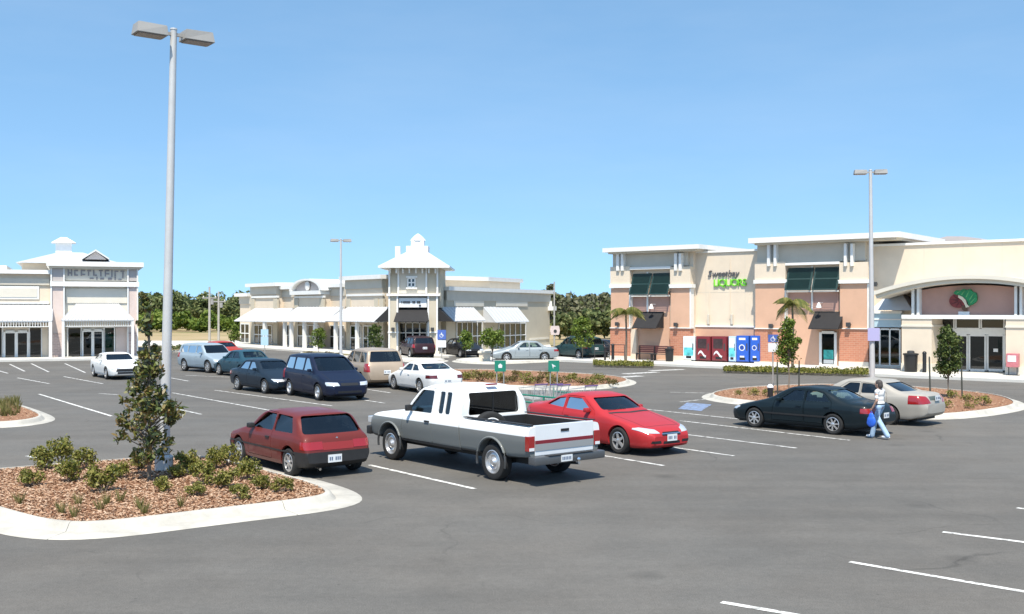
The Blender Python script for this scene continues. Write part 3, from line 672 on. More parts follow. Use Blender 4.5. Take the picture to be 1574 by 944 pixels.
# ---- left shops
def left_shops():
    F = Facade('shop_row', (0, 553), (215, 549.5), 'pale shop row with pink pilasters, white awnings and a cupola at the left edge')
    r = F.root; re = F.rect
    # wing
    zw = F.z(30, 421, -.5); x0 = F.x(-420, -.5)
    bx('wing_wall', M_cream, r, x0, F.x(79, -.5), .5, 22, 0, zw)
    bx('cornice', M_trim, r, x0, F.x(77, -.2), .05, 22.2, zw + .002, zw + .28)
    re('frieze', M_greige, -420, 76, 428, 438, -.5, -.38, ref=30); re('trim_band', M_trim, -420, 76, 464, 467, -.5, -.36, ref=30)
    re('panel_frame', M_trim, -420, 60, 440, 460, -.5, -.42, ref=30); re('panel', M_pale, -420, 57, 443, 457, -.415, -.39, ref=30)
    F.awning(-420, 80, 468, 494, -.45, 1.7, M_roofmetal, ribs=60)
    def valance(px0, px1, py0, py1, p, n):
        xa, xb = F.x(px0, p), F.x(px1, p); c = (px0 + px1) / 2; za, zb = F.z(c, py1, p), F.z(c, py0, p); mb = MB()
        mb.box(xa, xb, -p - .02, -p + .02, zb - .06, zb); mb.box(xa, xb, -p - .02, -p + .02, za, za + .05)
        for i in range(n + 1):
            xx = xa + (xb - xa) * i / n; mb.box(xx - .022, xx + .022, -p - .015, -p + .015, za + .051, zb - .061)
        mb.build('valance', M_trim, r)
    valance(-420, 79, 495, 504, 1.2, 110)
    for px in (-120, -60, 78): F.rect('column', M_trim, px - 3, px + 2, 495, None, 1.1, 1.35)
    F.window(-95, 4, 503, 551, -.5, 4, 1, fw=.1); F.window(6, 44, 510, 551, -.5, 2, 1, fw=.2, name='door'); F.window(45, 64, 503, 551, -.5, 1, 1, fw=.08)
    F.window(4, 64, 498, 502.5, -.5, 6, 1, fw=.06)
    re('pier', M_cream, 65, 74, 497, None, -.5, -.3)
    # main block
    zr = F.z(146, 410, 0)
    bx('tower_wall', M_pale, r, F.x(79), F.x(212), .3, 20, 0, zr)
    bx('roof', M_trim, r, F.x(71, .4), F.x(221, .4), -.4, 20.8, zr + .003, F.z(146, 402, .8))
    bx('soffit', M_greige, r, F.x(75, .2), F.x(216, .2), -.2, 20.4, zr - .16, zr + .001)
    for a, b in ((79, 98), (197, 211)):
        re('frieze_block', M_taupe, a + 1, b - 1, 413, 432, -.3, .02); re('pilaster', M_pink, a + 1, b - 1, 441, 512, -.3, 0)
        re('brick_pier', M_pinkbrick, a, b, 512.3, None, -.3, .06)
        re('trim_strip', M_trim, a - 1.4, a + .8, 412, 550, -.3, .10); re('trim_strip', M_trim, b - .8, b + 1.4, 412, 550, -.3, .10)
    re('trim_band', M_trim, 77, 214, 433, 440.5, -.3, .16)
    # lettered frieze panel
    pn = re('sign_panel', M_pale, 100, 196, 413, 431.5, -.3, -.12)
    mt = mat('grey_raised_marks', (0.27, 0.255, 0.26), .7)
    for i, (a, b, y0, y1) in enumerate([(104, 106, 414, 424), (106.2, 109, 418.5, 420.5), (109.2, 111, 414, 424), (114, 120, 415, 417), (114, 116, 417.3, 424), (116.2, 120, 422, 424), (124, 126, 414.5, 424), (126.2, 131, 415, 417), (126.2, 131, 421, 423),
            (134, 140, 415, 417.2), (135, 137, 417.5, 424), (143, 145, 415, 424), (145.2, 149, 422, 424), (152, 158, 415, 417), (154, 156, 417.3, 425), (161, 163, 415, 425), (163.2, 168, 415, 417), (163.2, 168, 420, 422), (171, 173, 415, 426), (176, 182, 416, 418), (176, 178, 418.3, 425), (185, 191, 416, 418), (188, 190, 418.3, 428),
            (138, 144, 427, 429), (148, 150, 425.5, 430), (154, 160, 427, 430), (166, 172, 427, 431), (176, 178, 425.6, 431), (182, 187, 429, 431)]):
        re('sign_mark', mt, a, b, y0, y1, -.118, -.06)
    re('panel', M_pale, 101, 195, 444, 466, -.3, -.22)
    F.awning(94, 206, 467, 492, -.25, 1.9, M_roofmetal, hip=1.0, ribs=22)
    valance(96, 204, 493, 502, 1.5, 30)
    for px in (97, 204): F.rect('column', M_trim, px - 2, px + 2, 494, None, 1.45, 1.7)
    F.window(104, 125, 503, 551, -.3, 1, 1, fw=.08); F.window(126, 159, 508, 551, -.3, 2, 1, fw=.2, name='door'); F.window(160, 176, 503, 551, -.3, 1, 1, fw=.08, gm=M_storegreen, back=M_roomgreen)
    re('stall_wall', M_pink, 178, 196, 503, None, -.3, -.2)
    # roof behind, cupola, dormer
    z0 = F.z(80, 405, -9)
    bx('rear_wall', M_cream, r, F.x(33, -9), F.x(178, -9), 9.2, 19, zr - .4, z0)
    F.hiproof('hip_roof', M_roofmetal, F.x(24, -8), F.x(190, -8), 8, 24, z0, F.z(80, 386, -12), 3.0, 5.5)
    cxx = F.x(98, -14); zc = F.z(98, 389, -14); zc2 = F.z(98, 374, -14)
    cu = bx('cupola', M_white, r, cxx - .62, cxx + .62, 13.5, 14.74, zc - .6, zc2)
    F.hiproof('cupola_roof', M_white, cxx - .95, cxx + .95, 13.17, 15.07, zc2 + .002, F.z(98, 365, -14), .72, .72, cu)
    dx = F.x(147, -8.6); dz = F.z(147, 399, -8.6); dt = F.z(147, 387, -8.6)
    d_ = MB().prism([(dx - .8, dz), (dx + .8, dz), (dx, dt)], 'y', 8.3, 13).build('dormer', M_taupe, r)
    MB().prism([(dx - 1.0, dz - .02), (dx, dt + .02), (dx + 1.0, dz - .02), (dx + 1.0, dz + .10), (dx, dt + .16), (dx - 1.0, dz + .10)], 'y', 8.0, 13.2).build('dormer_roof', M_roofmetal, d_)
    bx('wing_roof', M_trim, r, x0, F.x(10, -9), 9, 19, F.z(0, 416, -9) , F.z(0, 408, -9))
    return F
LS = left_shops()

# ---- middle building with corner tower
def mid_shops():
    F = Facade('corner_shops', (368, 529), (592, 543), 'cream shops with a white roofed corner tower in the middle distance')
    r = F.root; re = F.rect
    toF = (Matrix.Translation(F.P0) @ Matrix.Rotation(math.atan2(F.u.y, F.u.x), 4, 'Z')).inverted()
    def clip_poly(poly, Q, nrm):
        "keep the side of the line through Q towards nrm"
        out = []
        for i in range(len(poly)):
            a, b = Vector(poly[i]), Vector(poly[(i + 1) % len(poly)]); da, db = (a - Q).dot(nrm), (b - Q).dot(nrm)
            if da >= 0: out.append(tuple(a))
            if da * db < 0: out.append(tuple(a.lerp(b, da / (da - db))))
        return out
    w0, w1 = toF @ G(684, 544), toF @ G(845, 532); wd_ = (w1 - w0).to_2d().normalized(); wn_ = Vector((-wd_.y, wd_.x))
    def clipped(name, m, x0, x1, y0, y1, z0, z1, back):
        q = clip_poly([(x0, y0), (x1, y0), (x1, y1), (x0, y1)], w0.to_2d() + wn_ * back, wn_)
        if len(q) > 2: MB().prism(q, 'z', z0, z1).build(name, m, r)
    def block(a, b, y_roof, ref, p=0, dep=16, cap=(1, 1), frieze=True, wall=M_cream, over=.45):
        z = F.z(ref, y_roof + 7, p)
        clipped('block_wall', wall, F.x(a, p), F.x(b, p), -p, dep, 0, z, .5)
        clipped('cornice', M_trim, F.x(a, p) - over * cap[0], F.x(b, p) + over * cap[1], -p - over, dep + .3, z + .002, z + .34, .3)
        if frieze: bx('frieze', M_greige, r, F.x(a, p) - .03, F.x(b, p) + .03, -p - .10, -p + .3, z - .75, z - .003)
        return z
    block(369, 386, 449, 375, -.6, 14, (1, 0))
    block(386, 426, 434, 400, 0, 16); block(427, 451, 438, 440, -.6, 15, (0, 0))
    zg = block(452, 497, 446, 474, .15, 16, (0, 0), False)
    block(498, 531, 435, 512, -.6, 15, (0, 0)); block(532, 588, 423, 560, .15, 16)
    # arched gable
    xa, xb = F.x(450, .15), F.x(499, .15); xc = (xa + xb) / 2; w = (xb - xa) / 2; zt = F.z(474, 429, .15); z0 = zg + .35; n = 14
    pts = [(xc + w * .86 * math.cos(math.pi * (1 - i / n)), z0 + (zt - z0) * .84 * math.sin(math.pi * i / n)) for i in range(n + 1)]
    MB().prism(pts, 'y', -.1, 6).build('gable', M_taupe, r)
    mb = MB()
    P_ = lambda k, i: (xc + w * k * math.cos(math.pi * (1 - i / n)), z0 + (zt - z0) * k * math.sin(math.pi * i / n))
    for i in range(n):
        q = [P_(1.02, i), P_(1.02, i + 1), P_(.87, i + 1), P_(.87, i)]
        A = [mb.bm.verts.new((x_, -.5, z_)) for x_, z_ in q]; B = [mb.bm.verts.new((x_, 6.2, z_)) for x_, z_ in q]
        mb.bm.faces.new(A); mb.bm.faces.new(B[::-1])
        for k in range(4): mb.bm.faces.new((A[k], B[k], B[(k + 1) % 4], A[(k + 1) % 4]))
    bmesh.ops.recalc_face_normals(mb.bm, faces=mb.bm.faces); mb.build('gable_arch', M_trim, r)
    MB().lathe([(0, -.02), (.42, 0), (.42, .08), (.2, .12), (0, .12)], 10, 'y', Matrix.Translation((xc, -.2, z0 + (zt - z0) * .42)) @ Matrix.Scale(-1, 4, (0, 1, 0))).build('gable_medallion', M_trim, r)
    # bands, pilasters, awnings, storefronts
    for a, b, p, y in ((386, 426, 0, 455), (452, 497, .15, 455), (532, 588, .15, 452)): re('trim_band', M_trim, a, b, y, y + 3, p - .1, p + .12)
    for px, p in ((388, 0), (423, 0), (455, .15), (494, .15), (535, .15), (578, .15), (586, .15)):
        re('pilaster', M_beige, px - 3, px + 3, 459, None, p - .1, p + .09)
    for a, b, p in ((360, 425, 0), (424, 500, .2), (500, 590, .2)): F.awning(a, b, 474 if a < 400 else 472, 494, p, 2.0, M_roofmetal, hip=.5, ribs=14)
    for a, b, y0, c, gm in ((371, 384, 498, 2, M_store), (392, 419, 500, 4, M_store), (430, 436, 500, 1, M_store), (440, 450, 500, 2, M_store), (459, 491, 500, 4, M_store), (500, 530, 500, 4, M_store), (540, 556, 501, 2, M_store), (560, 574, 501, 2, M_storegreen)):
        p = 0.15 if (452 <= a < 498 or a >= 532) else (0 if 386 <= a < 427 else -.6)
        F.window(a, b, y0, None, p, c, 2, fw=.09, gm=gm, back=M_roomgreen if gm is M_storegreen else None)
    for px in (405, 436, 446, 466, 483, 514, 547): F.rect('column', M_trim, px - 1.3, px + 1.3, 495, None, 1.7, 1.95)
    # ---- right wing, its own wall line
    W = Facade.__new__(Facade); A, B = G(684, 544), G(845, 532); u = (B - A); u.z = 0; u.normalize()
    W.P0, W.u, W.inw = A, u, Vector((-u.y, u.x, 0))
    W.root = r
    inv = r.matrix_basis.inverted() if False else (Matrix.Translation(F.P0) @ Matrix.Rotation(math.atan2(F.u.y, F.u.x), 4, 'Z')).inverted()
    wing = (Matrix.Translation(A) @ Matrix.Rotation(math.atan2(u.y, u.x), 4, 'Z'))
    before = set(r.children)
    zt = W.z(760, 449, 0); xe = W.x(845)
    toW = wing.inverted(); c0 = (toW @ G(592, 543)).to_2d(); c1 = (toW @ G(368, 529)).to_2d(); cd = (c1 - c0).normalized(); cn = Vector((cd.y, -cd.x))
    def wclip(name, m, x0, x1, y0, y1, z0, z1, back):
        MB().prism(clip_poly([(x0, y0), (x1, y0), (x1, y1), (x0, y1)], c0 + cn * back, cn), 'z', z0, z1).build(name, m, r)
    wclip('wing_wall', M_beige, 0.2, xe, 0, 12, 0, zt, 1.5); wclip('cornice', M_trim, 0.2, xe + .3, -.25, 12.2, zt + .002, zt + .32, 1.3); bx('frieze', M_greige, r, .2, xe + .06, -.08, .3, zt - .8, zt - .003)
    for a, b, y0, y1 in ((697, 746, 472, 493), (762, 813, 472, 495)):
        W.rect('panel', M_pale, a + 1, b - 2, 456, 471, -.2, .06); W.awning(a, b, y0, y1, 0, 1.2, M_roofmetal, ribs=10)
        W.window(a + 4, b - 6, y1 + 2, None, 0, 5, 2, fw=.08, gm=M_storegreen, back=M_roomgreen)
    W.rect('sill_band', M_pale, 815, 844, 519, 522, -.2, .06)
    MB().box(xe - .5, xe + .25, -.6, -.02, zt - 1.6, zt - 1.2).box(xe - .2, xe - .1, -.3, -.02, zt - 1.19, zt - .7).build('wall_light', M_trim, r)
    for o in set(r.children) - before: o.matrix_basis = inv @ wing @ o.matrix_basis
    # ---- corner tower, turned to face the lot
    T = Facade.__new__(Facade); A, B = G(597, 547), G(673, 547); T.P0, T.u, T.inw = A, Vector((1, 0, 0)), Vector((0, 1, 0)); T.root = r
    tw = Matrix.Translation(A); before = set(r.children); wd = T.x(673)
    ze = T.z(636, 412); te = T.rect
    tow = bx('tower_wall', M_beige, r, 0.0, wd + .2, .5, 6, T.z(636, 473), ze)
    for a, b in ((597, 612), (657, 673)):
        te('tower_pier', M_beige, a, b, 455, 540, -5.5, .0, ref=636); te('pier_base', M_pale, a - 2, b + 2, 540, None, -5.5, .15, ref=636)
        te('trim_strip', M_trim, a, a + 2.5, 455, 540, 0, .08, ref=636); te('trim_strip', M_trim, b - 2.5, b, 455, 540, 0, .08, ref=636)
        te('impost', M_trim, a - 1, b + 1, 510, 512, -.1, .11, ref=636); T.sconce((a + b) / 2, 506, .0)
    te('upper_wall', M_greige, 613, 656, 412, 451, -.5, -.38)
    for px in (597, 611, 654, 671): te('trim_strip', M_trim, px, px + 2.5, 412, 451, -.45, -.25)
    te('trim_band', M_trim, 594, 676, 451.5, 455, -.5, .2)
    for i in range(8): te('eave_bracket', M_trim, 598 + i * 10, 600 + i * 10, 412.5, 420, -.37, .05)
    T.window(627, 638, 428, 441, -.38, 2, 2, fw=.09); te('window_surround', M_trim, 624, 641, 424.5, 427, -.45, -.2); te('window_sill', M_trim, 624, 641, 442, 444, -.45, -.2)
    te('sign_board', M_white, 613, 656, 458, 472.5, -.4, -.1)
    mk = mat('black_sign_marks', (0.02, 0.02, 0.02), .6)
    for a, b in ((617, 618), (620, 622), (623, 625), (626, 628), (628.6, 630), (634, 635.5), (636, 638), (641, 643), (643.6, 646)): te('sign_mark', mk, a, b, 463, 466, -.099, -.05)
    te('sign_mark', mk, 644, 647, 468.5, 470.5, -.099, -.05)
    T.awning(605, 658, 474, 494, -.4, 1.5, M_blackcloth, hip=.15)
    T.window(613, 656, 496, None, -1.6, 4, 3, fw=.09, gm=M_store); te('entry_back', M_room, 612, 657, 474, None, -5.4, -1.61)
    for (x_a, x_b, sg) in ((wd, wd + 1.0, 1), (-.02, -1.0, -1)):   # side awnings
        zt_, zb_ = T.z(636, 473), T.z(636, 494); mb = MB()
        v = [(x_a, .3, zt_), (x_a, 4, zt_), (x_b + sg * .1, 4, zb_), (x_b + sg * .1, .3, zb_)]
        t_ = [mb.bm.verts.new(q) for q in v]; l_ = [mb.bm.verts.new((q[0], q[1], q[2] - .05)) for q in v]
        mb.bm.faces.new(t_); mb.bm.faces.new(l_[::-1])
        for i in range(4): mb.bm.faces.new((t_[i], l_[i], l_[(i + 1) % 4], t_[(i + 1) % 4]))
        mb.bm.faces.new([mb.bm.verts.new(q) for q in ((x_a, .29, zt_ - .01), (x_b + sg * .1, .29, zb_ - .01), (x_a, .29, zb_ - .01))])
        bmesh.ops.recalc_face_normals(mb.bm, faces=mb.bm.faces); mb.build('side_awning', M_blackcloth, r)
    ov = T.x(686, .5) - wd
    roof = T.hiproof('tower_roof', M_roofmetal, -ov, wd + .2 + ov, -.5, 6.9, ze + .16, T.z(636, 386, -3), 2.0, 2.9)
    bx('eave', M_trim, roof, -ov - .05, wd + .25 + ov, -.55, 6.95, ze + .003, ze + .158)
    cx_ = wd / 2 + .1; z1 = T.z(636, 386, -3)
    lan = bx('lantern', M_white, roof, cx_ - .85, cx_ + .85, 2.2, 3.8, z1 - .3, T.z(636, 379, -3))
    bx('lantern_top', M_white, roof, cx_ - .5, cx_ + .5, 2.5, 3.5, T.z(636, 379, -3) + .002, T.z(636, 370, -3))
    MB().lathe([(.62, 0), (.5, .16), (.3, .36), (.12, .5), (.0, .55)], 10, m=Matrix.Translation((cx_, 3, T.z(636, 370, -3) + .002))).build('lantern_cap', M_white, roof)
    bx('chimney', M_white, roof, cx_ - 1.75, cx_ - 1.35, 2.6, 3.0, z1 - .9, z1 + .35)
    for o in set(r.children) - before: o.matrix_basis = inv @ tw @ o.matrix_basis
    return F
MS = mid_shops()

# ---- pavements
def pavement(name, pts, label, z=0.14):
    mb = MB(); P = [Vector((p.x, p.y, 0)) for p in pts]
    mb.prism([(p.x, p.y) for p in P], 'z', -.02, z); o = mb.build(name, M_concrete); setp(o, label, kind='structure'); return o
def off(F, px, out): s = F.x(px, 0); return F.P0 + F.u * s - F.inw * out
pavement('pavement', [off(MK, 900, -2), off(MK, 900, 3.6), off(MK, 1000, 4.0), off(MK, 1110, 4.4), off(MK, 1340, 4.6), off(MK, 1400, 6.2), off(MK, 1760, 6.6), off(MK, 1760, -2)], 'pale concrete pavement before the supermarket')
pavement('pavement', [off(LS, -420, -.3), off(LS, -420, 3.4), off(LS, 232, 3.4), off(LS, 232, -.3)], 'pale concrete pavement before the left shops')
pavement('pavement', [off(MS, 340, -.3), off(MS, 340, 4.6), off(MS, 585, 4.2), G(588, 552), G(600, 551), G(690, 550), G(848, 537), G(845, 531), G(690, 541), G(600, 542)], 'pale concrete pavement before the corner tower shops')
# ------------------------------------------------------------------ vegetation
LEAF_DARK = rampmat('dark_oak_leaves', [(0.035, 0.055, 0.015), (0.07, 0.11, 0.025), (0.11, 0.15, 0.035), (0.15, 0.17, 0.055)], 0.6, 0.25)
LEAF_BRIGHT = rampmat('fresh_green_leaves', [(0.07, 0.12, 0.018), (0.14, 0.20, 0.03), (0.22, 0.27, 0.05)], 0.55, 0.3)
LEAF_GREY = rampmat('grey_green_leaves', [(0.07, 0.075, 0.045), (0.13, 0.14, 0.07), (0.21, 0.20, 0.13), (0.09, 0.12, 0.03)], 0.7, 0.2)
LEAF_SHRUB = rampmat('shrub_leaves', [(0.06, 0.075, 0.015), (0.14, 0.16, 0.025), (0.22, 0.22, 0.045), (0.32, 0.28, 0.08), (0.19, 0.18, 0.05)], 0.5, 0.25)
LEAF_SHRUB2 = rampmat('olive_brown_shrub_leaves', [(0.06, 0.05, 0.015), (0.12, 0.12, 0.03), (0.18, 0.15, 0.05), (0.17, 0.09, 0.04)], 0.55, 0.25)
LEAF_MAG = rampmat('magnolia_leaves', [(0.03, 0.045, 0.012), (0.07, 0.09, 0.018), (0.13, 0.15, 0.03), (0.22, 0.14, 0.06), (0.08, 0.11, 0.02), (0.30, 0.28, 0.13)], 0.38, 0.12, spec=0.5)
LEAF_GRASS = rampmat('grass_blades', [(0.08, 0.10, 0.02), (0.20, 0.19, 0.06), (0.30, 0.24, 0.11)], 0.7, 0.25)
LEAF_WOOD = rampmat('wood_leaves', [(0.06, 0.085, 0.035), (0.12, 0.155, 0.055), (0.18, 0.21, 0.075), (0.25, 0.25, 0.11)], 0.7, 0.3)
LEAF_PALM = rampmat('palm_leaflets', [(0.06, 0.08, 0.015), (0.14, 0.15, 0.03), (0.24, 0.20, 0.06)], 0.5, 0.2)
M_bark = mat('grey_brown_bark', (0.20, 0.16, 0.12), 0.95, vary=0.3, vscale=6, bump=0.6)
M_stake = mat('dark_tree_stake', (0.05, 0.055, 0.045), 0.8, vary=0.2)

def leaves_mesh(name, pts, size, aspect=2.0, up=0.3, nv=4, seed=1, outward=None):
    "pts (N,3): one small leaf-shaped face at each point"
    g = np.random.default_rng(seed); N = len(pts)
    d = g.normal(size=(N, 3)); d[:, 2] += up
    if outward is not None: d += outward * 0.9
    d /= np.linalg.norm(d, axis=1)[:, None]
    t = g.normal(size=(N, 3)); t -= (t * d).sum(1)[:, None] * d; t /= np.linalg.norm(t, axis=1)[:, None]
    b = np.cross(d, t)
    L = (size * g.uniform(0.6, 1.25, N))[:, None]; W = L / aspect
    if nv == 4: q = [(-1, 0), (0, -1), (1, 0), (0, 1)]
    else: q = [(-1, 0), (-0.4, -0.9), (0.4, -0.8), (1, 0), (0.4, 0.8), (-0.4, 0.9)]
    V = np.stack([pts + t * L * u * 0.5 + b * W * v * 0.5 - d * L * 0.08 * abs(u) for u, v in q], 1).reshape(-1, 3)
    k = len(q); me = bpy.data.meshes.new(name)
    me.vertices.add(N * k); me.vertices.foreach_set('co', V.ravel().astype(np.float32))
    me.loops.add(N * k); me.loops.foreach_set('vertex_index', np.arange(N * k, dtype=np.int32))
    me.polygons.add(N); me.polygons.foreach_set('loop_start', np.arange(0, N * k, k, dtype=np.int32)); me.polygons.foreach_set('loop_total', np.full(N, k, dtype=np.int32))
    me.update(); me.validate()
    return me
def clump_points(g, n, centres, radii, hollow=0.55):
    idx = g.integers(0, len(centres), n); d = g.normal(size=(n, 3)); d /= np.linalg.norm(d, axis=1)[:, None]
    r = hollow + (1 - hollow) * g.random(n) ** 0.6
    r *= np.where(g.random(n) < 0.12, 1.25, 1.0)
    c = np.array(centres)[idx]; rd = np.array(radii)[idx]
    if rd.ndim == 1: rd = rd[:, None].repeat(3, 1)
    return c + d * rd * r[:, None], d
def crown_blob(g, H, W, nclump, shape='round', base=0.0):
    "clump centres inside a crown of height H, width W standing on z=base"
    C = []; Rr = []
    while len(C) < nclump:
        p = g.uniform(-1, 1, 3)
        if shape == 'round':
            if (p ** 2).sum() > 1: continue
            x, y, z = p[0] * W * 0.36, p[1] * W * 0.36, base + H * (0.5 + 0.36 * p[2])
            r = W * g.uniform(0.13, 0.22)
        else:                                # cone / oval narrowing to the top
            t = (p[2] + 1) / 2; rad = W * 0.5 * math.sqrt(max(.05, 1 - ((t - .42) / .62) ** 2))
            if math.hypot(p[0], p[1]) > 1: continue
            x, y, z = p[0] * rad * 0.66, p[1] * rad * 0.66, base + H * (0.08 + 0.84 * t)
            r = W * g.uniform(0.11, 0.19) * (1.1 - 0.4 * t)
        C.append((x, y, z)); Rr.append((r, r, r * g.uniform(0.7, 1.0)))
    return C, Rr
def limbs(mb, g, H, trunk_r, C, z0):
    mb.tube([(0, 0, 0), (0.01 * H, 0.0, z0 * 0.5), (0.0, 0.01 * H, z0), (0, 0, z0 + (H - z0) * 0.55)], [trunk_r, trunk_r * 0.85, trunk_r * 0.7, trunk_r * 0.3], 7)
    for c in C[:14]:
        s = g.uniform(0.75, 1.1) * z0; mid = Vector((c[0] * 0.4, c[1] * 0.4, s + (c[2] - s) * 0.6))
        mb.tube([(0, 0, s), mid, c], [trunk_r * 0.42, trunk_r * 0.25, trunk_r * 0.1], 5)
def young_tree(px, base_y, top_y, wpx, label, crown_y=None, mat_=None, n=1400, leaf=0.11, stakes=None, shape='oval', group='young parking-lot trees', seed=3, zb=0.12):
    P = G(px, base_y, zb); d = P.y / FPX
    H = (base_y - top_y) * d; W = wpx * d; cb = (base_y - (crown_y or (base_y - (base_y - top_y) * 0.28))) * d
    t = empty('young_tree', P, rng.uniform(0, 6), label, 'tree', group)
    g = np.random.default_rng(seed)
    C, Rr = crown_blob(g, H - cb, W, 60, shape, cb)
    tm = MB(); limbs(tm, g, H, max(0.02, 0.028 * H / 3), C, cb); tm.build('trunk', M_bark, t, smooth=50)
    pts, dd = clump_points(g, n, C, Rr)
    link('crown', leaves_mesh('crown', pts, leaf, 1.9, 0.35, 4, seed, dd), mat_ or LEAF_BRIGHT, t)
    return t
def stake(px, base_y, top_y, label):
    P = G(px, base_y, 0.12); h = (base_y - top_y) * P.y / FPX
    o = MB().tube([(0, 0, 0), (0.0, 0, h * 0.97), (0, 0, h)], [0.032, 0.030, 0.014], 7).build('tree_stake', M_stake, None, smooth=40)
    o.location = P; o.rotation_euler = (rng.uniform(-.02, .02), rng.uniform(-.02, .02), 0)
    setp(o, label, 'stake', 'dark stakes around young trees')

# trees in islands and beds
young_tree(1212, 606, 486, 52, 'young staked tree with fresh green oval crown beside the black sedan', 562, LEAF_BRIGHT, 2600, 0.12, seed=5)
young_tree(1458, 611, 498, 54, 'staked tree with dense dark oval crown before the arched entrance', 582, LEAF_DARK, 3600, 0.12, seed=6)
for a in [(1195, 607, 556, 'dark stake left of the fresh green tree by the black sedan'), (1228, 604, 554, 'dark stake right of the fresh green tree by the black sedan'),
          (1430, 613, 548, 'dark stake left of the tree before the arched entrance'), (1479, 610, 548, 'dark stake right of the tree before the arched entrance')]: stake(*a)
young_tree(490, 547, 502, 30, 'small bright tree in the bed left of the middle light pole', mat_=LEAF_BRIGHT, n=1000, leaf=0.18, seed=7)
young_tree(577, 549, 497, 30, 'small dark green tree in the bed right of the middle light pole', mat_=LEAF_DARK, n=1100, leaf=0.18, seed=8)
young_tree(757, 556, 500, 46, 'rounded young tree right of the cream pillar', mat_=LEAF_BRIGHT, n=1500, leaf=0.2, seed=9, shape='round')
young_tree(716, 550, 507, 30, 'thin young tree before the first green shop window', mat_=LEAF_BRIGHT, n=900, leaf=0.18, seed=10)
young_tree(895, 552, 486, 46, 'light green tree between the far building and the liquor shop', mat_=LEAF_BRIGHT, n=1700, leaf=0.2, seed=11)
young_tree(360, 535, 498, 26, 'small light tree at the left end of the far shops', mat_=LEAF_BRIGHT, n=700, leaf=0.2, seed=12)

# magnolia in the near island
def magnolia():
    P = G(229, 738, 0.125); d = P.y / FPX
    t = empty('magnolia_tree', P, 0, 'young magnolia with glossy dark leaves beside the near light pole', 'tree')
    g = np.random.default_rng(21); C = []; Rr = []; W = 1.36
    for i in range(150):
        z = g.uniform(0.40, 3.65)
        if z < 2.45: rad = W * 0.5 * min(1.0, (0.66 + (z - 0.40) * 0.5)) * (1 if z < 1.15 else max(0.30, 1 - (z - 1.15) * 0.58))
        else: rad = 0.20 - 0.03 * (z - 2.45)
        if z > 2.3 and g.random() < 0.6: continue
        a = g.uniform(0, 6.28); rr = rad * math.sqrt(g.random())
        C.append((rr * math.cos(a), rr * math.sin(a), z)); s = g.uniform(0.08, 0.17) * (1 if z < 2.4 else 0.65); Rr.append((s, s, s))
    tm = MB(); tm.tube([(0, 0, -0.02), (0.01, 0, 0.8), (-0.01, 0.02, 1.9), (0.02, 0, 3.55)], [0.045, 0.038, 0.025, 0.007], 8)
    for c in C: tm.tube([(0, 0, max(0.3, c[2] - 0.32)), (c[0] * .5, c[1] * .5, c[2] - 0.14), c], [0.014, 0.010, 0.004], 5)
    tm.build('trunk', M_bark, t, smooth=50)
    pts, dd = clump_points(g, 2500, C, Rr, 0.5)
    link('crown', leaves_mesh('crown', pts, 0.135, 2.3, 0.25, 6, 22, dd), LEAF_MAG, t)
magnolia()

# shrubs: a few meshes, many individuals
def shrub_mesh(seed, n, leaf, w, h):
    g = np.random.default_rng(seed); C = []; Rr = []
    for i in range(15):
        a = g.uniform(0, 6.28); r = w * 0.34 * math.sqrt(g.random()); z = h * g.uniform(0.25, 0.72) * (1 - 0.3 * (r / (w * 0.34)) ** 2)
        C.append((r * math.cos(a), r * math.sin(a), z)); q = w * g.uniform(0.14, 0.22); Rr.append((q, q, q * 0.9))
    pts, dd = clump_points(g, n, C, Rr, 0.45); pts[:, 2] = np.abs(pts[:, 2]) + 0.01
    me = leaves_mesh('foliage', pts, leaf, 1.8, 0.5, 4, seed, dd)
    tm = MB()
    for c in C[:7]: tm.tube([(0, 0, -0.03), (c[0] * .5, c[1] * .5, c[2] * .5), c], [0.012, 0.009, 0.004], 5)
    return me, tm.mesh('stems')
SHR = [shrub_mesh(40 + i, 900, 0.062, 0.62, 0.55) for i in range(5)]
SHRF = [shrub_mesh(60 + i, 240, 0.11, 0.9, 0.7) for i in range(3)]
def shrub(px, py, wpx, label, group, m=LEAF_SHRUB, far=False, hs=1.0, k=[0]):
    P = G(px, py, 0.125); s = wpx * P.y / FPX / (0.9 if far else 0.56); k[0] += 1
    fm, sm = (SHRF if far else SHR)[k[0] % (3 if far else 5)]
    key = (fm.name, m.name)
    if key not in shrub.cache:
        f2 = fm.copy(); f2.materials.clear(); f2.materials.append(m); shrub.cache[key] = f2
    t = empty('shrub', P, rng.uniform(0, 6.28), label, 'shrub', group); t.scale = (s, s, s * hs)
    link('foliage', shrub.cache[key], None, t); link('stems', sm, M_bark, t)
shrub.cache = {}
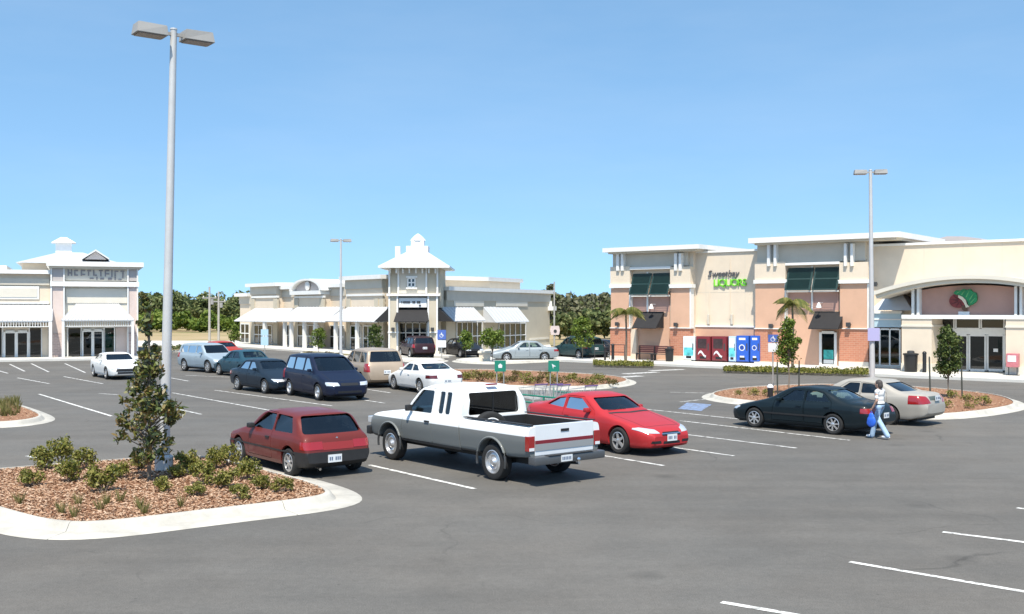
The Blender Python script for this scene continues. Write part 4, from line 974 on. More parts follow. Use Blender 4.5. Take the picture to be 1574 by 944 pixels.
near = [(62, 722, 46, 1.0, 'rounded green shrub at the far left of the near island'), (45, 748, 40, .9, 'low shrub in front of the far left shrub of the near island'),
        (112, 740, 48, 1.0, 'olive shrub second from the left in the near island'), (92, 712, 44, 1.2, 'taller loose shrub behind the left shrubs of the near island'),
        (160, 757, 56, 1.15, 'large bright green shrub left of the magnolia'), (131, 722, 40, 1.1, 'shrub behind the large bright shrub left of the magnolia'),
        (183, 735, 36, .9, 'small shrub just left of the magnolia trunk'), (213, 722, 34, 1.0, 'dark shrub behind the magnolia trunk'),
        (252, 756, 32, 1.0, 'low dark shrub at the foot of the light pole'), (286, 722, 40, 1.1, 'dark green shrub right of the light pole'),
        (310, 746, 46, 1.05, 'olive shrub right of the light pole shrub'), (302, 762, 34, .8, 'sparse shrub near the front kerb of the near island'),
        (330, 722, 40, 1.15, 'upright shrub behind the red hatchback rear wheel bed'), (352, 716, 34, 1.3, 'tall light shrub at the back of the near island'),
        (350, 750, 44, 1.0, 'bushy shrub in the middle right of the near island'), (368, 768, 36, .85, 'low shrub in front of the middle right shrubs'),
        (380, 738, 44, 1.0, 'shrub beside the red hatchback'), (405, 752, 38, .85, 'second shrub from the right end of the near island'), (434, 757, 36, .85, 'rightmost shrub of the near island'),
        (270, 735, 34, .9, 'shrub half hidden behind the light pole base')]
for x, y, w, hs, lb in near: shrub(x, y, w, lb, 'shrubs in the near island', LEAF_SHRUB, hs=hs)
ORD = 'first second third fourth fifth sixth seventh eighth ninth tenth eleventh twelfth thirteenth fourteenth fifteenth sixteenth seventeenth eighteenth nineteenth twentieth twenty-first twenty-second twenty-third twenty-fourth'.split()
MID = [(720, 584, 26), (742, 586, 26), (765, 585, 24), (790, 587, 22), (808, 583, 22), (826, 589, 24), (845, 585, 22), (862, 590, 24), (880, 588, 24), (898, 591, 24), (918, 588, 22), (931, 590, 20), (752, 580, 20), (838, 580, 20), (880, 582, 18), (705, 583, 24), (732, 580, 22), (776, 589, 24), (812, 590, 24), (850, 592, 22), (908, 593, 22), (942, 592, 20), (920, 583, 18), (795, 579, 20)]
for i, (x, y, w) in enumerate(MID):
    shrub(x, y, w * 1.25, f'low {"rust" if i % 2 else "olive"} shrub, {ORD[sorted(MID).index((x, y, w))]} from the left in the middle island', 'low shrubs of the middle island', LEAF_SHRUB2 if i % 2 else LEAF_SHRUB, True, 0.7)
for x, y, w, lb in [(1136, 607, 16, 'small shrub at the left tip of the right island'), (1158, 608, 22, 'second small shrub from the left tip of the right island'), (1180, 609, 22, 'small shrub at the foot of the left stake')]:
    shrub(x, y, w, lb, 'shrubs at the left tip of the right island', LEAF_SHRUB, True, 0.9)
for x, y, w, lb in [(1433, 614, 20, 'shrub under the left stake near the arched entrance'), (1455, 627, 24, 'light shrub left front in the right island tip'), (1464, 612, 26, 'dark shrub behind the entrance tree trunk'), (1486, 617, 26, 'shrub right of the entrance tree'), (1490, 628, 20, 'dark small shrub at the front of the right island tip'), (1510, 623, 32, 'large round shrub nearest the right tip of the island')]:
    shrub(x, y, w, lb, 'shrubs at the right tip of the right island', LEAF_SHRUB, True, 0.85)
for i, (x, y) in enumerate([(475, 545), (505, 546), (520, 547), (545, 547), (560, 548), (590, 549)]):
    shrub(x, y, 18, f'low reddish shrub, {ORD[i]} from the left in the narrow bed before the far shops', 'low shrubs before the far shops', LEAF_SHRUB2, True, 0.55)
for i, (x, y) in enumerate([(240, 538), (262, 539), (280, 538)]):
    shrub(x, y, 26, f'low hedge shrub left of the silver wagon, {ORD[i]} from the left', 'hedge left of the silver wagon', LEAF_DARK, True, 0.6)

# grass tufts
def tuft_mesh(seed, n, h):
    g = np.random.default_rng(seed); V = []; F = []
    for i in range(n):
        a = g.uniform(0, 6.28); r = g.uniform(0, 0.05); l = h * g.uniform(0.5, 1.1); o = g.uniform(0.1, 0.6); x, y = r * math.cos(a), r * math.sin(a); w = 0.006
        dx, dy = math.cos(a), math.sin(a); k = len(V)
        V += [(x - dy * w, y + dx * w, -0.01), (x + dy * w, y - dx * w, -0.01), (x + dx * l * o * .5 + dy * w * .6, y + dy * l * o * .5 - dx * w * .6, l * .6), (x + dx * l * o, y + dy * l * o, l)]
        F.append((k, k + 1, k + 2, k + 3))
    me = bpy.data.meshes.new('tuft'); me.from_pydata(V, [], F); me.materials.append(LEAF_GRASS); return me
TUFT = [tuft_mesh(80 + i, 40, 0.24) for i in range(3)]
TX = sorted([95, 115, 155, 185, 165, 215, 222, 278, 120, 30])
for i, (x, y, lb) in enumerate([(95, 790, 'leftmost'), (115, 796, 'second'), (155, 784, 'third'), (185, 772, 'fourth'), (165, 776, 'fifth'), (215, 782, 'sixth'), (222, 790, 'seventh'), (278, 779, 'eighth'), (120, 776, 'ninth'), (30, 775, 'tenth')]):
    o = link('grass_tuft', TUFT[i % 3], None); o.location = G(x, y, 0.13); o.rotation_euler = (0, 0, i * 1.7)
    setp(o, f'dry grass tuft in the near island mulch, {ORD[TX.index(x)]} from the left', 'grass tuft', 'grass tufts in the near mulch')
gv = []; gf = []
for i in range(70):
    c = G(rng.uniform(-40, 30), rng.uniform(618, 641), 0.13); m = Matrix.Translation(c) @ Matrix.Rotation(i, 4, 'Z') @ Matrix.Scale(rng.uniform(.8, 1.6), 4); k = len(gv)
    gv += [tuple(m @ v.co) for v in TUFT[i % 3].vertices]; gf += [tuple(k + j for j in p.vertices) for p in TUFT[i % 3].polygons]
me = bpy.data.meshes.new('grass'); me.from_pydata(gv, [], gf); setp(link('grass', me, LEAF_GRASS), 'grass growing in the small island at the left edge', kind='stuff')

# palms
def palm(px, base_y, crown_y, span, label, seed):
    P = G(px, base_y, 0.13); d = P.y / FPX; H = (base_y - crown_y) * d; S = span * d * 0.5
    t = empty('palm_tree', P, 0, label, 'palm', 'young palms by the liquor shop')
    MB().tube([(0, 0, 0), (0.04, 0, H * .5), (0, 0.02, H)], [0.085, 0.06, 0.055], 9).build('trunk', M_bark, t, smooth=50)
    g = np.random.default_rng(seed); V = []; F = []
    for f in range(15):
        a = f * 2.4 + g.uniform(-.2, .2); e = g.uniform(-0.1, 1.1); L = S * g.uniform(0.9, 1.25)
        for i in range(26):
            s = (i + 1) / 26; r = L * s * math.cos(e * (1 - s * .6)); z = H + L * (math.sin(e) * s - (0.95) * s * s)
            for sd in (-1, 1):
                b = a + sd * 1.2; l = L * 0.42 * math.sin(math.pi * min(1, s * .85 + .15)) + 0.05
                p = Vector((r * math.cos(a), r * math.sin(a), z)); q = p + Vector((math.cos(b) * l * .7, math.sin(b) * l * .7, -l * .65)); w = Vector((math.cos(a), math.sin(a), 0)) * 0.025
                k = len(V); V += [p - w, p + w, q + w * .3, q - w * .3]; F.append((k, k + 1, k + 2, k + 3))
    me = bpy.data.meshes.new('fronds'); me.from_pydata([tuple(v) for v in V], [], F); link('fronds', me, LEAF_PALM, t)
palm(962, 558, 478, 52, 'palm with drooping fronds at the left corner of the liquor shop', 4)
palm(1218, 569, 464, 56, 'palm with spread fronds before the second tower of the market', 5)

# low planting strips by the market pavement
def groundcover(name, px, label, n, m):
    P = [G(x, y, 0.14) for x, y in px]; xs = [p.x for p in P]; ys = [p.y for p in P]; pts = []
    while len(pts) < n:
        x, y = rng.uniform(min(xs), max(xs)), rng.uniform(min(ys), max(ys))
        if in_poly(x, y, P): pts.append((x, y, 0.15 + rng.random() ** 2 * (0.10 + 0.14 * abs(math.sin(x * 2.1) * math.sin(x * .9 + y)))))
    o = link(name, leaves_mesh(name, np.array(pts), 0.16, 1.8, 0.6, 4, n), m); setp(o, label, kind='stuff')
groundcover('ground_cover', [(1112, 570), (1335, 575.5), (1335, 571), (1112, 566)], 'low green planting strip along the market pavement', 5200, LEAF_SHRUB)
groundcover('ground_cover', [(912, 561), (1004, 563), (1004, 558.5), (912, 557.5)], 'low green planting strip by the liquor shop corner', 2600, LEAF_SHRUB)

# woods on the horizon
def wood(name, label, spec, seed, m):
    g = np.random.default_rng(seed); allp = []; alld = []
    for (px, Y, top, w) in spec:
        X = (px - CX) / FPX * Y; H = CAM_H + (HY - top) / FPX * Y; W = w / FPX * Y
        C, Rr = crown_blob(g, H * 0.92, W, 26, 'round', H * 0.06)
        n = int(360 + 26 * W * H); pts, dd = clump_points(g, min(n, 1800), C, Rr, 0.6)
        pts += np.array([X, Y, 0]); allp.append(pts); alld.append(dd)
    pts = np.concatenate(allp); dd = np.concatenate(alld)
    o = link(name, leaves_mesh(name, pts, 0.75, 1.5, 0.2, 4, seed, dd), m); setp(o, label, kind='stuff')
g0 = random.Random(5)
wood('woodland', 'dark green wood behind the dry field on the left', [(x + g0.uniform(-4, 4), g0.uniform(190, 230), g0.uniform(441, 456), g0.uniform(34, 60)) for x in range(195, 385, 11)], 31, LEAF_WOOD)
wood('scrub', 'light green scrub at the foot of the left wood', [(x, g0.uniform(165, 182), g0.uniform(474, 490), g0.uniform(30, 46)) for x in range(200, 390, 12)], 32, LEAF_BRIGHT)
wood('treetops', 'tree tops showing over the far tower shops', [(700, 170, 440, 26), (722, 175, 434, 34), (748, 170, 436, 34), (792, 172, 434, 34), (815, 172, 433, 30), (832, 176, 436, 26)] + [(x, 178, 446, 40) for x in range(600, 860, 24)], 33, LEAF_WOOD)
wood('woodland', 'grey green wood between the far shops and the liquor shop', [(x + g0.uniform(-4, 4), g0.uniform(135, 165), g0.uniform(436, 458), g0.uniform(34, 54)) for x in range(852, 965, 8)] + [(848, 150, 428, 34)], 34, LEAF_GREY)
wood('woodland', 'greener trees low in front of the grey wood', [(x, g0.uniform(122, 132), g0.uniform(462, 482), g0.uniform(26, 40)) for x in (868, 880, 905, 915, 928, 940, 950)], 35, LEAF_WOOD)
wood('woodland', 'far tree line running behind all the shops', [(x + g0.uniform(-6, 6), g0.uniform(240, 270), g0.uniform(455, 461), g0.uniform(40, 64)) for x in range(-260, 1860, 22)], 36, LEAF_WOOD)
# ------------------------------------------------------------------ vehicles
TMP = bpy.data.scenes.new('tmp_bool')
def boolean(me_a, me_b, op):
    a = bpy.data.objects.new('ba', me_a); b = bpy.data.objects.new('bb', me_b)
    TMP.collection.objects.link(a); TMP.collection.objects.link(b)
    m = a.modifiers.new('b', 'BOOLEAN'); m.object = b; m.operation = op; m.solver = 'EXACT'
    vl = TMP.view_layers[0]; vl.update(); dg = vl.depsgraph
    out = bpy.data.meshes.new_from_object(a.evaluated_get(dg))
    bpy.data.objects.remove(a); bpy.data.objects.remove(b)
    return out
def finish(me, ang=32):
    bm = bmesh.new(); bm.from_mesh(me); bmesh.ops.remove_doubles(bm, verts=bm.verts, dist=0.0006)
    bmesh.ops.dissolve_degenerate(bm, dist=0.0005, edges=bm.edges)
    bm.to_mesh(me); bm.free(); me.materials.clear()
    me.shade_smooth(); me.set_sharp_from_angle(angle=R(ang)); return me

def dense(p):
    "Catmull-Rom midpoints for a rounder section"
    out = []
    for i in range(len(p) - 1):
        a, b, c, d = p[max(i - 1, 0)], p[i], p[i + 1], p[min(i + 2, len(p) - 1)]; out.append(b)
        if i > 1: out.append(tuple((-a[k] + 9 * b[k] + 9 * c[k] - d[k]) / 16 for k in (0, 1)))
    return out + [p[-1]]
class Shape:
    "car body described from the side: x runs from the nose (0) to the tail (L)"
    def __init__(s, L, top, belt, plan, bottom, tumble=0.36, sm=0.05):
        s.L = L; s.tum = tumble; s.X = np.linspace(0, L, 600); k = max(1, int(sm / (L / 600)))
        def curve(pts, kk):
            v = np.interp(s.X, [p[0] for p in pts], [p[1] for p in pts])
            if kk > 0:
                w = np.hanning(2 * kk + 3); w /= w.sum(); v = np.convolve(np.pad(v, kk + 1, mode='edge'), w, mode='valid')
            return v
        s.top = curve(top, k); s.belt = curve(belt, 2 * k); s.plan = curve(plan, 2 * k); s.bot = curve(bottom, k)
    def at(s, arr, x): return float(np.interp(x, s.X, arr))
    def sect(s, x, off=0.0):
        w = s.at(s.plan, x) + off; zt = s.at(s.top, x) + off; zs = min(s.at(s.belt, x) + off, zt - 0.02); zb = s.at(s.bot, x) - off
        h = zt - zs; g = min(1, max(0, (h - 0.14) / 0.24)); g = g * g * (3 - 2 * g)
        d = zs - zb
        pts = [(0, zb), (.5 * w, zb), (.86 * w, zb + .01), (.945 * w, zb + .10 * d), (.972 * w, zb + .30 * d), (.995 * w, zb + .52 * d), (w, zb + .68 * d), (.992 * w, zb + .84 * d), (.972 * w, zs - .05 * d), (.950 * w, zs)]
        ys = lambda z: .945 * w - s.tum * (z - zs)
        hood = [(.925 * w, zs + .22 * h), (.88 * w, zs + .45 * h), (.80 * w, zs + .66 * h), (.66 * w, zs + .82 * h), (.45 * w, zs + .93 * h), (.22 * w, zs + .985 * h), (0, zt)]
        hh = h - .10
        yt = ys(zt - .10)
        gh = [(ys(zs + .25 * hh), zs + .25 * hh), (ys(zs + .62 * hh), zs + .62 * hh), (yt, zs + hh), (yt - .045, zt - .055), (yt - .14, zt - .022), (yt * .45, zt - .004), (0, zt)]
        for a, b in zip(hood, gh): pts.append((a[0] + (b[0] - a[0]) * g, a[1] + (b[1] - a[1]) * g))
        return pts
    def ysurf(s, x, z, off=0.0):
        p = s.sect(x, off)[3:]; zz = [q[1] for q in p]; return float(np.interp(z, zz, [q[0] for q in p]))
    def zsurf(s, x, y, off=0.0):
        p = s.sect(x, off)[9:][::-1]; return float(np.interp(abs(y), [q[0] for q in p], [q[1] for q in p]))
    def loft(s, x0=None, x1=None, off=0.0, n=64, zmin=None, ends=0.0):
        x0 = 0 if x0 is None else x0; x1 = s.L if x1 is None else x1
        t = np.linspace(0, 1, n); t = 0.5 - 0.5 * np.cos(np.pi * t); t = 0.5 * t + 0.5 * np.linspace(0, 1, n); xs = x0 + (x1 - x0) * t
        mb = MB(); rings = []
        for i, x in enumerate(xs):
            p = s.sect(x, off)
            if zmin is not None: p = [(y, max(z, zmin)) for y, z in p]; p = [(y, z + 1e-4 * k) for k, (y, z) in enumerate(p)]
            p = dense(p)
            xx = x + (off if i == n - 1 else -off if i == 0 else 0) * ends
            rings.append([mb.bm.verts.new((-xx, y, z)) for y, z in p] + [mb.bm.verts.new((-xx, -y, z)) for y, z in p[-2:0:-1]])
        m = len(rings[0]); fs = []
        for a, b in zip(rings, rings[1:]):
            for k in range(m): fs.append(mb.bm.faces.new((a[k], a[(k + 1) % m], b[(k + 1) % m], b[k])))
        fs.append(mb.bm.faces.new(rings[0])); fs.append(mb.bm.faces.new(rings[-1][::-1]))
        bmesh.ops.recalc_face_normals(mb.bm, faces=fs)
        return mb.mesh('loft')

def rounded(poly, r=0.05, n=4):
    out = []; N = len(poly)
    for i in range(N):
        p0, p1, p2 = Vector(poly[i - 1]), Vector(poly[i]), Vector(poly[(i + 1) % N])
        a, b = (p0 - p1), (p2 - p1); d = min(r, a.length * .45, b.length * .45)
        A, B = p1 + a.normalized() * d, p1 + b.normalized() * d
        for k in range(n + 1):
            t = k / n; out.append(tuple((A * (1 - t) ** 2 + p1 * 2 * t * (1 - t) + B * t * t)))
    return out
def shrink(poly, d):
    N = len(poly); c = Vector((sum(p[0] for p in poly) / N, sum(p[1] for p in poly) / N)); out = []
    area = sum(poly[i][0] * poly[(i + 1) % N][1] - poly[(i + 1) % N][0] * poly[i][1] for i in range(N)); sg = 1 if area > 0 else -1
    for i in range(N):
        p0, p1, p2 = Vector(poly[i - 1]), Vector(poly[i]), Vector(poly[(i + 1) % N])
        e1, e2 = (p1 - p0).normalized(), (p2 - p1).normalized()
        n1, n2 = Vector((-e1.y, e1.x)) * sg, Vector((-e2.y, e2.x)) * sg
        b = (n1 + n2); b = b / max(0.4, b.length_squared) * 2
        out.append(tuple(p1 + b * d))
    return out
def flip(poly): return [(-a, b) for a, b in poly]

def side_pane(S, poly, side, off=-0.016):
    "flat-ish pane following the body side; poly in (x,z), cut in vertical strips"
    me = MB(); pts = []
    n = 10; xs0 = min(p[0] for p in poly); xs1 = max(p[0] for p in poly)
    vs = [me.bm.verts.new((-x, side * S.ysurf(x, z, off), z)) for x, z in poly]
    f = me.bm.faces.new(vs); bmesh.ops.triangulate(me.bm, faces=[f])
    return me.mesh('pane', 60)
def end_pane(S, xa, xb, zlo, zhi, hw, off=-0.016, ny=9, nz=7):
    "windscreen or rear glass: grid in (y,z) dropped onto the sloping surface between xa and xb"
    mb = MB(); rows = []; xs = np.linspace(xa, xb, 70)
    for j in range(nz):
        z = zlo + (zhi - zlo) * j / (nz - 1); row = []
        for i in range(ny):
            y = hw(z) * (2 * i / (ny - 1) - 1); zz = np.array([S.zsurf(x, y, off) for x in xs])
            k = int(np.argmax(zz >= z)) if (zz >= z).any() else len(xs) - 1
            if k > 0: t = (z - zz[k - 1]) / max(1e-6, zz[k] - zz[k - 1]); x = xs[k - 1] + (xs[k] - xs[k - 1]) * t
            else: x = xs[0]
            row.append(mb.bm.verts.new((-x, y, z)))
        rows.append(row)
    for a, b in zip(rows, rows[1:]):
        for i in range(ny - 1): mb.bm.faces.new((a[i], a[i + 1], b[i + 1], b[i]))
    bmesh.ops.recalc_face_normals(mb.bm, faces=mb.bm.faces)
    return mb.mesh('pane', 60)

M_tyre = mat('tyre_rubber', (0.018, 0.018, 0.018), 0.85, vary=0.2, vscale=20)
M_rimalloy = mat('silver_alloy', (0.62, 0.62, 0.62), 0.3, metal=0.7)
M_rimdark = mat('matt_near_black', (0.02, 0.02, 0.02), 0.7)  # near-black for discs behind the rims, underbodies, axle and panel gaps
M_chrome = mat('chrome', (0.75, 0.75, 0.75), 0.12, metal=1.0)
M_bumper = mat('black_plastic', (0.022, 0.022, 0.023), 0.6, vary=0.2)
M_head = mat('headlamp_lens', (0.70, 0.72, 0.74), 0.12, metal=0.35, coat=1.0)
M_tail = mat('tail_lamp_red', (0.30, 0.012, 0.012), 0.2, coat=1.0)
M_amber = mat('amber_lamp', (0.55, 0.16, 0.02), 0.25, coat=1.0)
M_plate = mat('white_number_plate', (0.72, 0.74, 0.74), 0.5)
M_platemark = mat('plate_marks', (0.10, 0.14, 0.22), 0.6)
M_seat = mat('dark_grey_upholstery', (0.055, 0.055, 0.06), 0.9)
M_seatl = mat('tan_upholstery', (0.24, 0.20, 0.16), 0.9)
M_glassc = glassmat('car_glass', (0.72, 0.88, 0.84), 0.18)
M_glassd = glassmat('tinted_car_glass', (0.40, 0.47, 0.52), 0.62)
def paint(name, col, metal=0.0, rough=0.32): return mat(name, col, 0.5, metal * .4, 0.3, vary=0.04, vscale=2.0, spec=0.2)
WH = {}
def wheel_meshes(r, w, kind):
    key = (round(r, 3), round(w, 3), kind)
    if key in WH: return WH[key]
    rr = r * 0.66
    prof = [(rr, -w / 2 + .015), (r * .86, -w / 2), (r * .96, -w / 2 + .015), (r, -w / 2 + .045), (r, w / 2 - .045), (r * .96, w / 2 - .015), (r * .86, w / 2), (rr, w / 2 - .015)]
    tyre = MB().lathe(prof, 40, 'y', closed=True).mesh('tyre', 35)
    rim = MB()
    rim.lathe([(rr * 1.0, w / 2 - .012), (rr * .93, w / 2 - .006), (rr * .90, w / 2 - .05), (rr * .88, -w / 2 + .02), (rr * .99, -w / 2 + .015)], 32, 'y', closed=True)
    back = MB().lathe([(0.0, w / 2 - .085), (rr * .89, w / 2 - .085), (rr * .89, w / 2 - .10), (0, w / 2 - .10)], 28, 'y')
    n = {'five': 5, 'six': 6, 'seven': 7, 'steel': 0, 'ten': 10}[kind]
    if kind == 'steel':
        rim.lathe([(0, w / 2 + .012), (rr * .20, w / 2 + .012), (rr * .26, w / 2 - .004), (rr * .42, w / 2 - .045), (rr * .62, w / 2 - .03), (rr * .82, w / 2 - .05), (rr * .93, w / 2 - .05), (rr * .93, w / 2 - .07), (0, w / 2 - .07)], 32, 'y')
        for k in range(8):
            a = 2 * math.pi * k / 8; c = Vector((math.cos(a) * rr * .70, w / 2 - .038, math.sin(a) * rr * .70))
    else:
        for k in range(n):
            m = Matrix.Rotation(2 * math.pi * k / n, 4, 'Y'); hw = rr * (.17 if n <= 5 else .12 if n < 8 else .07)
            rim.prism([(-hw, rr * .08), (hw, rr * .08), (hw * .85, rr * .93), (-hw * .85, rr * .93)], 'y', w / 2 - .055, w / 2 - .018, m)
        rim.lathe([(0, w / 2 - .004), (rr * .16, w / 2 - .006), (rr * .26, w / 2 - .016), (rr * .27, w / 2 - .06), (0, w / 2 - .06)], 20, 'y')
    WH[key] = (tyre, rim.mesh('rim', 30), back.mesh('brake', 30)); return WH[key]
def add_wheel(root, x, y, r, w, kind, rim_mat=None, steer=0):
    s = 1 if y > 0 else -1
    ty, rm, bk = wheel_meshes(r, w, kind)
    e = link('wheel', ty, M_tyre, root)
    e.location = (-x, y, r); e.rotation_euler = (0, rng.uniform(0, 6), 0 if s > 0 else math.pi)
    o = link('rim', rm, None, e)
    if not rm.materials: rm.materials.append(rim_mat or M_rimalloy)
    elif rim_mat and rm.materials[0] != rim_mat: o.data = rm.copy(); o.data.materials.clear(); o.data.materials.append(rim_mat)
    link('brake', bk, M_rimdark, e)
    return e
def seat_mesh(w, bench=False):
    mb = MB(); mb.box(-.26, .26, -w / 2, w / 2, 0, .18, bevel=.04)
    m = Matrix.Translation((-.26, 0, .14)) @ Matrix.Rotation(R(-16), 4, 'Y')
    mb.box(-.07, .07, -w / 2, w / 2, 0, .58, m, bevel=.04)
    for y in ((-w * .27, w * .27) if bench else (0,)): mb.box(-.045, .045, y - .13, y + .13, .60, .74, m, bevel=.03); 
    return mb.mesh('seat', 50)
SEAT1, SEAT2 = seat_mesh(.50), seat_mesh(1.22, True)

def make_car(name, S, sp, label, cat, group=None):
    """sp: wheelbase, front axle x, wheel radius, glass polygons, doors, regions (lamps, bumpers, grilles) ..."""
    L = S.L; root = empty(name, (0, 0, 0), 0, label, cat, group)
    body_m = sp['paint']; gl = sp.get('glass', M_glassc); ax1 = sp['ax']; ax2 = ax1 + sp['wb']; r = sp['r']
    W2 = max(S.plan); solid = S.loft()
    # hollow cabin
    cab = S.loft(sp['cab'][0], sp['cab'][1], -0.055, 40, zmin=0.34)
    body = boolean(solid.copy(), cab, 'DIFFERENCE')
    # wheel arches and windows
    cut = MB()
    for ax in (ax1, ax2):
        for s in (1, -1): cut.lathe([(0, s * (W2 - .27)), (r + sp.get('gap', .055), s * (W2 - .27)), (r + sp.get('gap', .055), s * (W2 + .3)), (0, s * (W2 + .3))], 36, 'y', Matrix.Translation((-ax, 0, r + .01)))
    bmesh.ops.recalc_face_normals(cut.bm, faces=cut.bm.faces)
    body = boolean(body, cut.mesh('c'), 'DIFFERENCE')
    cut = MB(); wins = [rounded(w, .045) for w in sp['wins']]
    for w in wins:
        for s in (1, -1): cut.prism(flip(w), 'y', s * .45, s * 1.4)
    body = boolean(body, cut.mesh('c'), 'DIFFERENCE')
    def hwf(x_ref, tighten):
        w = S.at(S.plan, x_ref); zs = S.at(S.belt, x_ref)
        return lambda z: .945 * w - S.tum * (z - zs) - tighten
    ends = []
    for (xa, xb, zlo, zhi, xin, xout, tight) in [sp[k] for k in ('screen', 'rearglass') if sp.get(k)]:
        hw = hwf((xa + xb) / 2, tight); ends.append((xa, xb, zlo, zhi, hw))
        body = boolean(body, MB().prism(rounded([(-hw(zlo), zlo), (hw(zlo), zlo), (hw(zhi), zhi), (-hw(zhi), zhi)], .06), 'x', -xin, -xout).mesh('c'), 'DIFFERENCE')
    # doors split off with a gap
    doors = []
    for d in sp.get('doors', []):
        for s in (1, -1):
            p = rounded(d, .05)
            a = MB().prism(flip(shrink(p, .006)), 'y', s * .40, s * 1.4).mesh('c'); b = MB().prism(flip(shrink(p, -.006)), 'y', s * .40, s * 1.4).mesh('c')
            dm = boolean(body.copy(), a, 'INTERSECT'); body = boolean(body, b, 'DIFFERENCE'); doors.append((d, s, dm))
    lk = lambda n_, me, m_, par=None: link(n_, finish(me), m_, par or root)
    bo = lk('body', body, body_m)
    dobj = []
    for d, s, dm in doors:
        do = lk('door', dm, body_m); dobj.append((d, s, do))
        hx = max(p[0] for p in d) - .16; hz = S.at(S.belt, hx) - sp.get('handle', .10); hy = S.ysurf(hx, hz)
        MB().box(-hx - .085, -hx + .085, s * hy - .012, s * hy + .028, hz - .018, hz + .018, bevel=.008).build('handle', sp.get('handle_mat', body_m), do)
    for w in wins:
        wx = sum(p[0] for p in w) / len(w)
        for s in (1, -1):
            par = root
            for d, sd, do in dobj:
                if sd == s and min(p[0] for p in d) < wx < max(p[0] for p in d): par = do
            link('window', side_pane(S, w, s), gl, par)
    for i, (xa, xb, zlo, zhi, hw) in enumerate(ends):
        link('windscreen' if i == 0 and sp.get('screen') else 'rear_window', end_pane(S, xa, xb, zlo - .02, zhi + .02, lambda z: hw(z) + .02), gl if i == 0 else sp.get('rearglass_mat', gl), root)
    # lamps, bumpers, grilles: slices of a slightly larger body
    fat = {}
    for (nm, view, poly, x0, x1, off_, m_, mir) in sp.get('regions', []):
        if off_ not in fat: fat[off_] = S.loft(off=off_, ends=1.0)
        for s in ((1, -1) if mir else (1,)):
            if view == 'top': c = MB().prism([(-a, s * b) for a, b in poly], 'z', x0, x1)
            elif view == 'end': c = MB().prism([(s * a, b) for a, b in poly], 'x', -x0, -x1)
            else: c = MB().prism(flip(poly), 'y', s * x0, s * x1)
            bmesh.ops.recalc_face_normals(c.bm, faces=c.bm.faces)
            me = boolean(fat[off_].copy(), c.mesh('c'), 'INTERSECT')
            if len(me.polygons): lk(nm, me, m_)
    # plates
    for (x, z, y) in sp.get('plates', []):
        sg = 1 if x > L / 2 else -1; p = bx('number_plate', M_plate, root, -x - .012 if sg > 0 else -x, -x if sg > 0 else -x + .012, y - .16, y + .16, z - .08, z + .08)
        xx = -x - .016 if sg > 0 else -x + .0121
        for i in range(6):
            yy = y - .115 + i * .046
            if i != 3: MB().box(xx, xx + .004, yy - .014, yy + .014, z - .035, z + .035).build('plate_mark', M_platemark, p)
    # mirrors
    if sp.get('mirror'):
        mx_, mz = sp['mirror']
        for s in (1, -1):
            y0 = S.ysurf(mx_, mz)
            MB().box(-mx_ - .07, -mx_ + .06, s * (y0 + .01) - (.0 if s > 0 else .16), s * (y0 + .01) + (.16 if s > 0 else 0), mz - .02, mz + .09, bevel=.035).build('mirror', sp.get('mirror_mat', body_m), root, smooth=40)
    # wheels
    for ax in (ax1, ax2):
        for s in (1, -1): add_wheel(root, ax, s * (W2 - .115), r, sp.get('ww', .205), sp.get('wheel', 'five'), sp.get('rim'))
    # cabin
    if sp.get('seats', True):
        c0, c1 = sp['cab']; sm_ = sp.get('seat_mat', M_seat); fx = sp.get('front_seat', ax1 + sp['wb'] * .50)
        for s in (1, -1):
            o = link('seat', SEAT1, None, root); o.location = (-fx, s * .37, .27)
            if not SEAT1.materials: SEAT1.materials.append(sm_)
        o = link('rear_seat', SEAT2, None, root); o.location = (-fx - .78, 0, .25)
        if not SEAT2.materials: SEAT2.materials.append(sm_)
        dx = sp['cab'][0] + .42; dz = S.at(S.belt, dx) - .04
        MB().box(-dx - .22, -dx + .12, -W2 + .17, W2 - .17, dz - .28, dz, bevel=.06).build('dashboard', M_seat, root)
        tor = MB(); tor.lathe([(.17 + .014 * math.cos(a), .014 * math.sin(a)) for a in np.linspace(0, 6.28, 9)[:-1]], 22, 'x', Matrix.Translation((-dx - .34, .37, dz + .02)) @ Matrix.Rotation(R(-25), 4, 'Y'), closed=True); tor.build('steering_wheel', M_black, root, smooth=60)
    # underside
    bx('underbody', M_rimdark, root, -L + .35, -.30, -W2 + .24, W2 - .24, sp.get('under', .17), .30)
    return root
def place(root, front, rear, sp, S, side=1, adj=(0, 0), scale=1.0):
    "front, rear: photo pixels where the two near-side wheels touch the ground; side=+1 when the left flank faces us"
    A, B = G(*front), G(*rear); h = (A - B); h.z = 0; h.normalize(); ang = math.atan2(h.y, h.x)
    mid = (A + B) / 2; left = Vector((-h.y, h.x, 0)); W2 = max(S.plan) * scale; root.scale = (scale,) * 3
    c = mid - left * side * (W2 - .05) + h * adj[0] + left * adj[1]      # centre of the wheelbase
    xm = (sp['ax'] + sp['wb'] / 2) * scale
    root.location = c + h * xm; root.rotation_euler = (0, 0, ang)
    return root

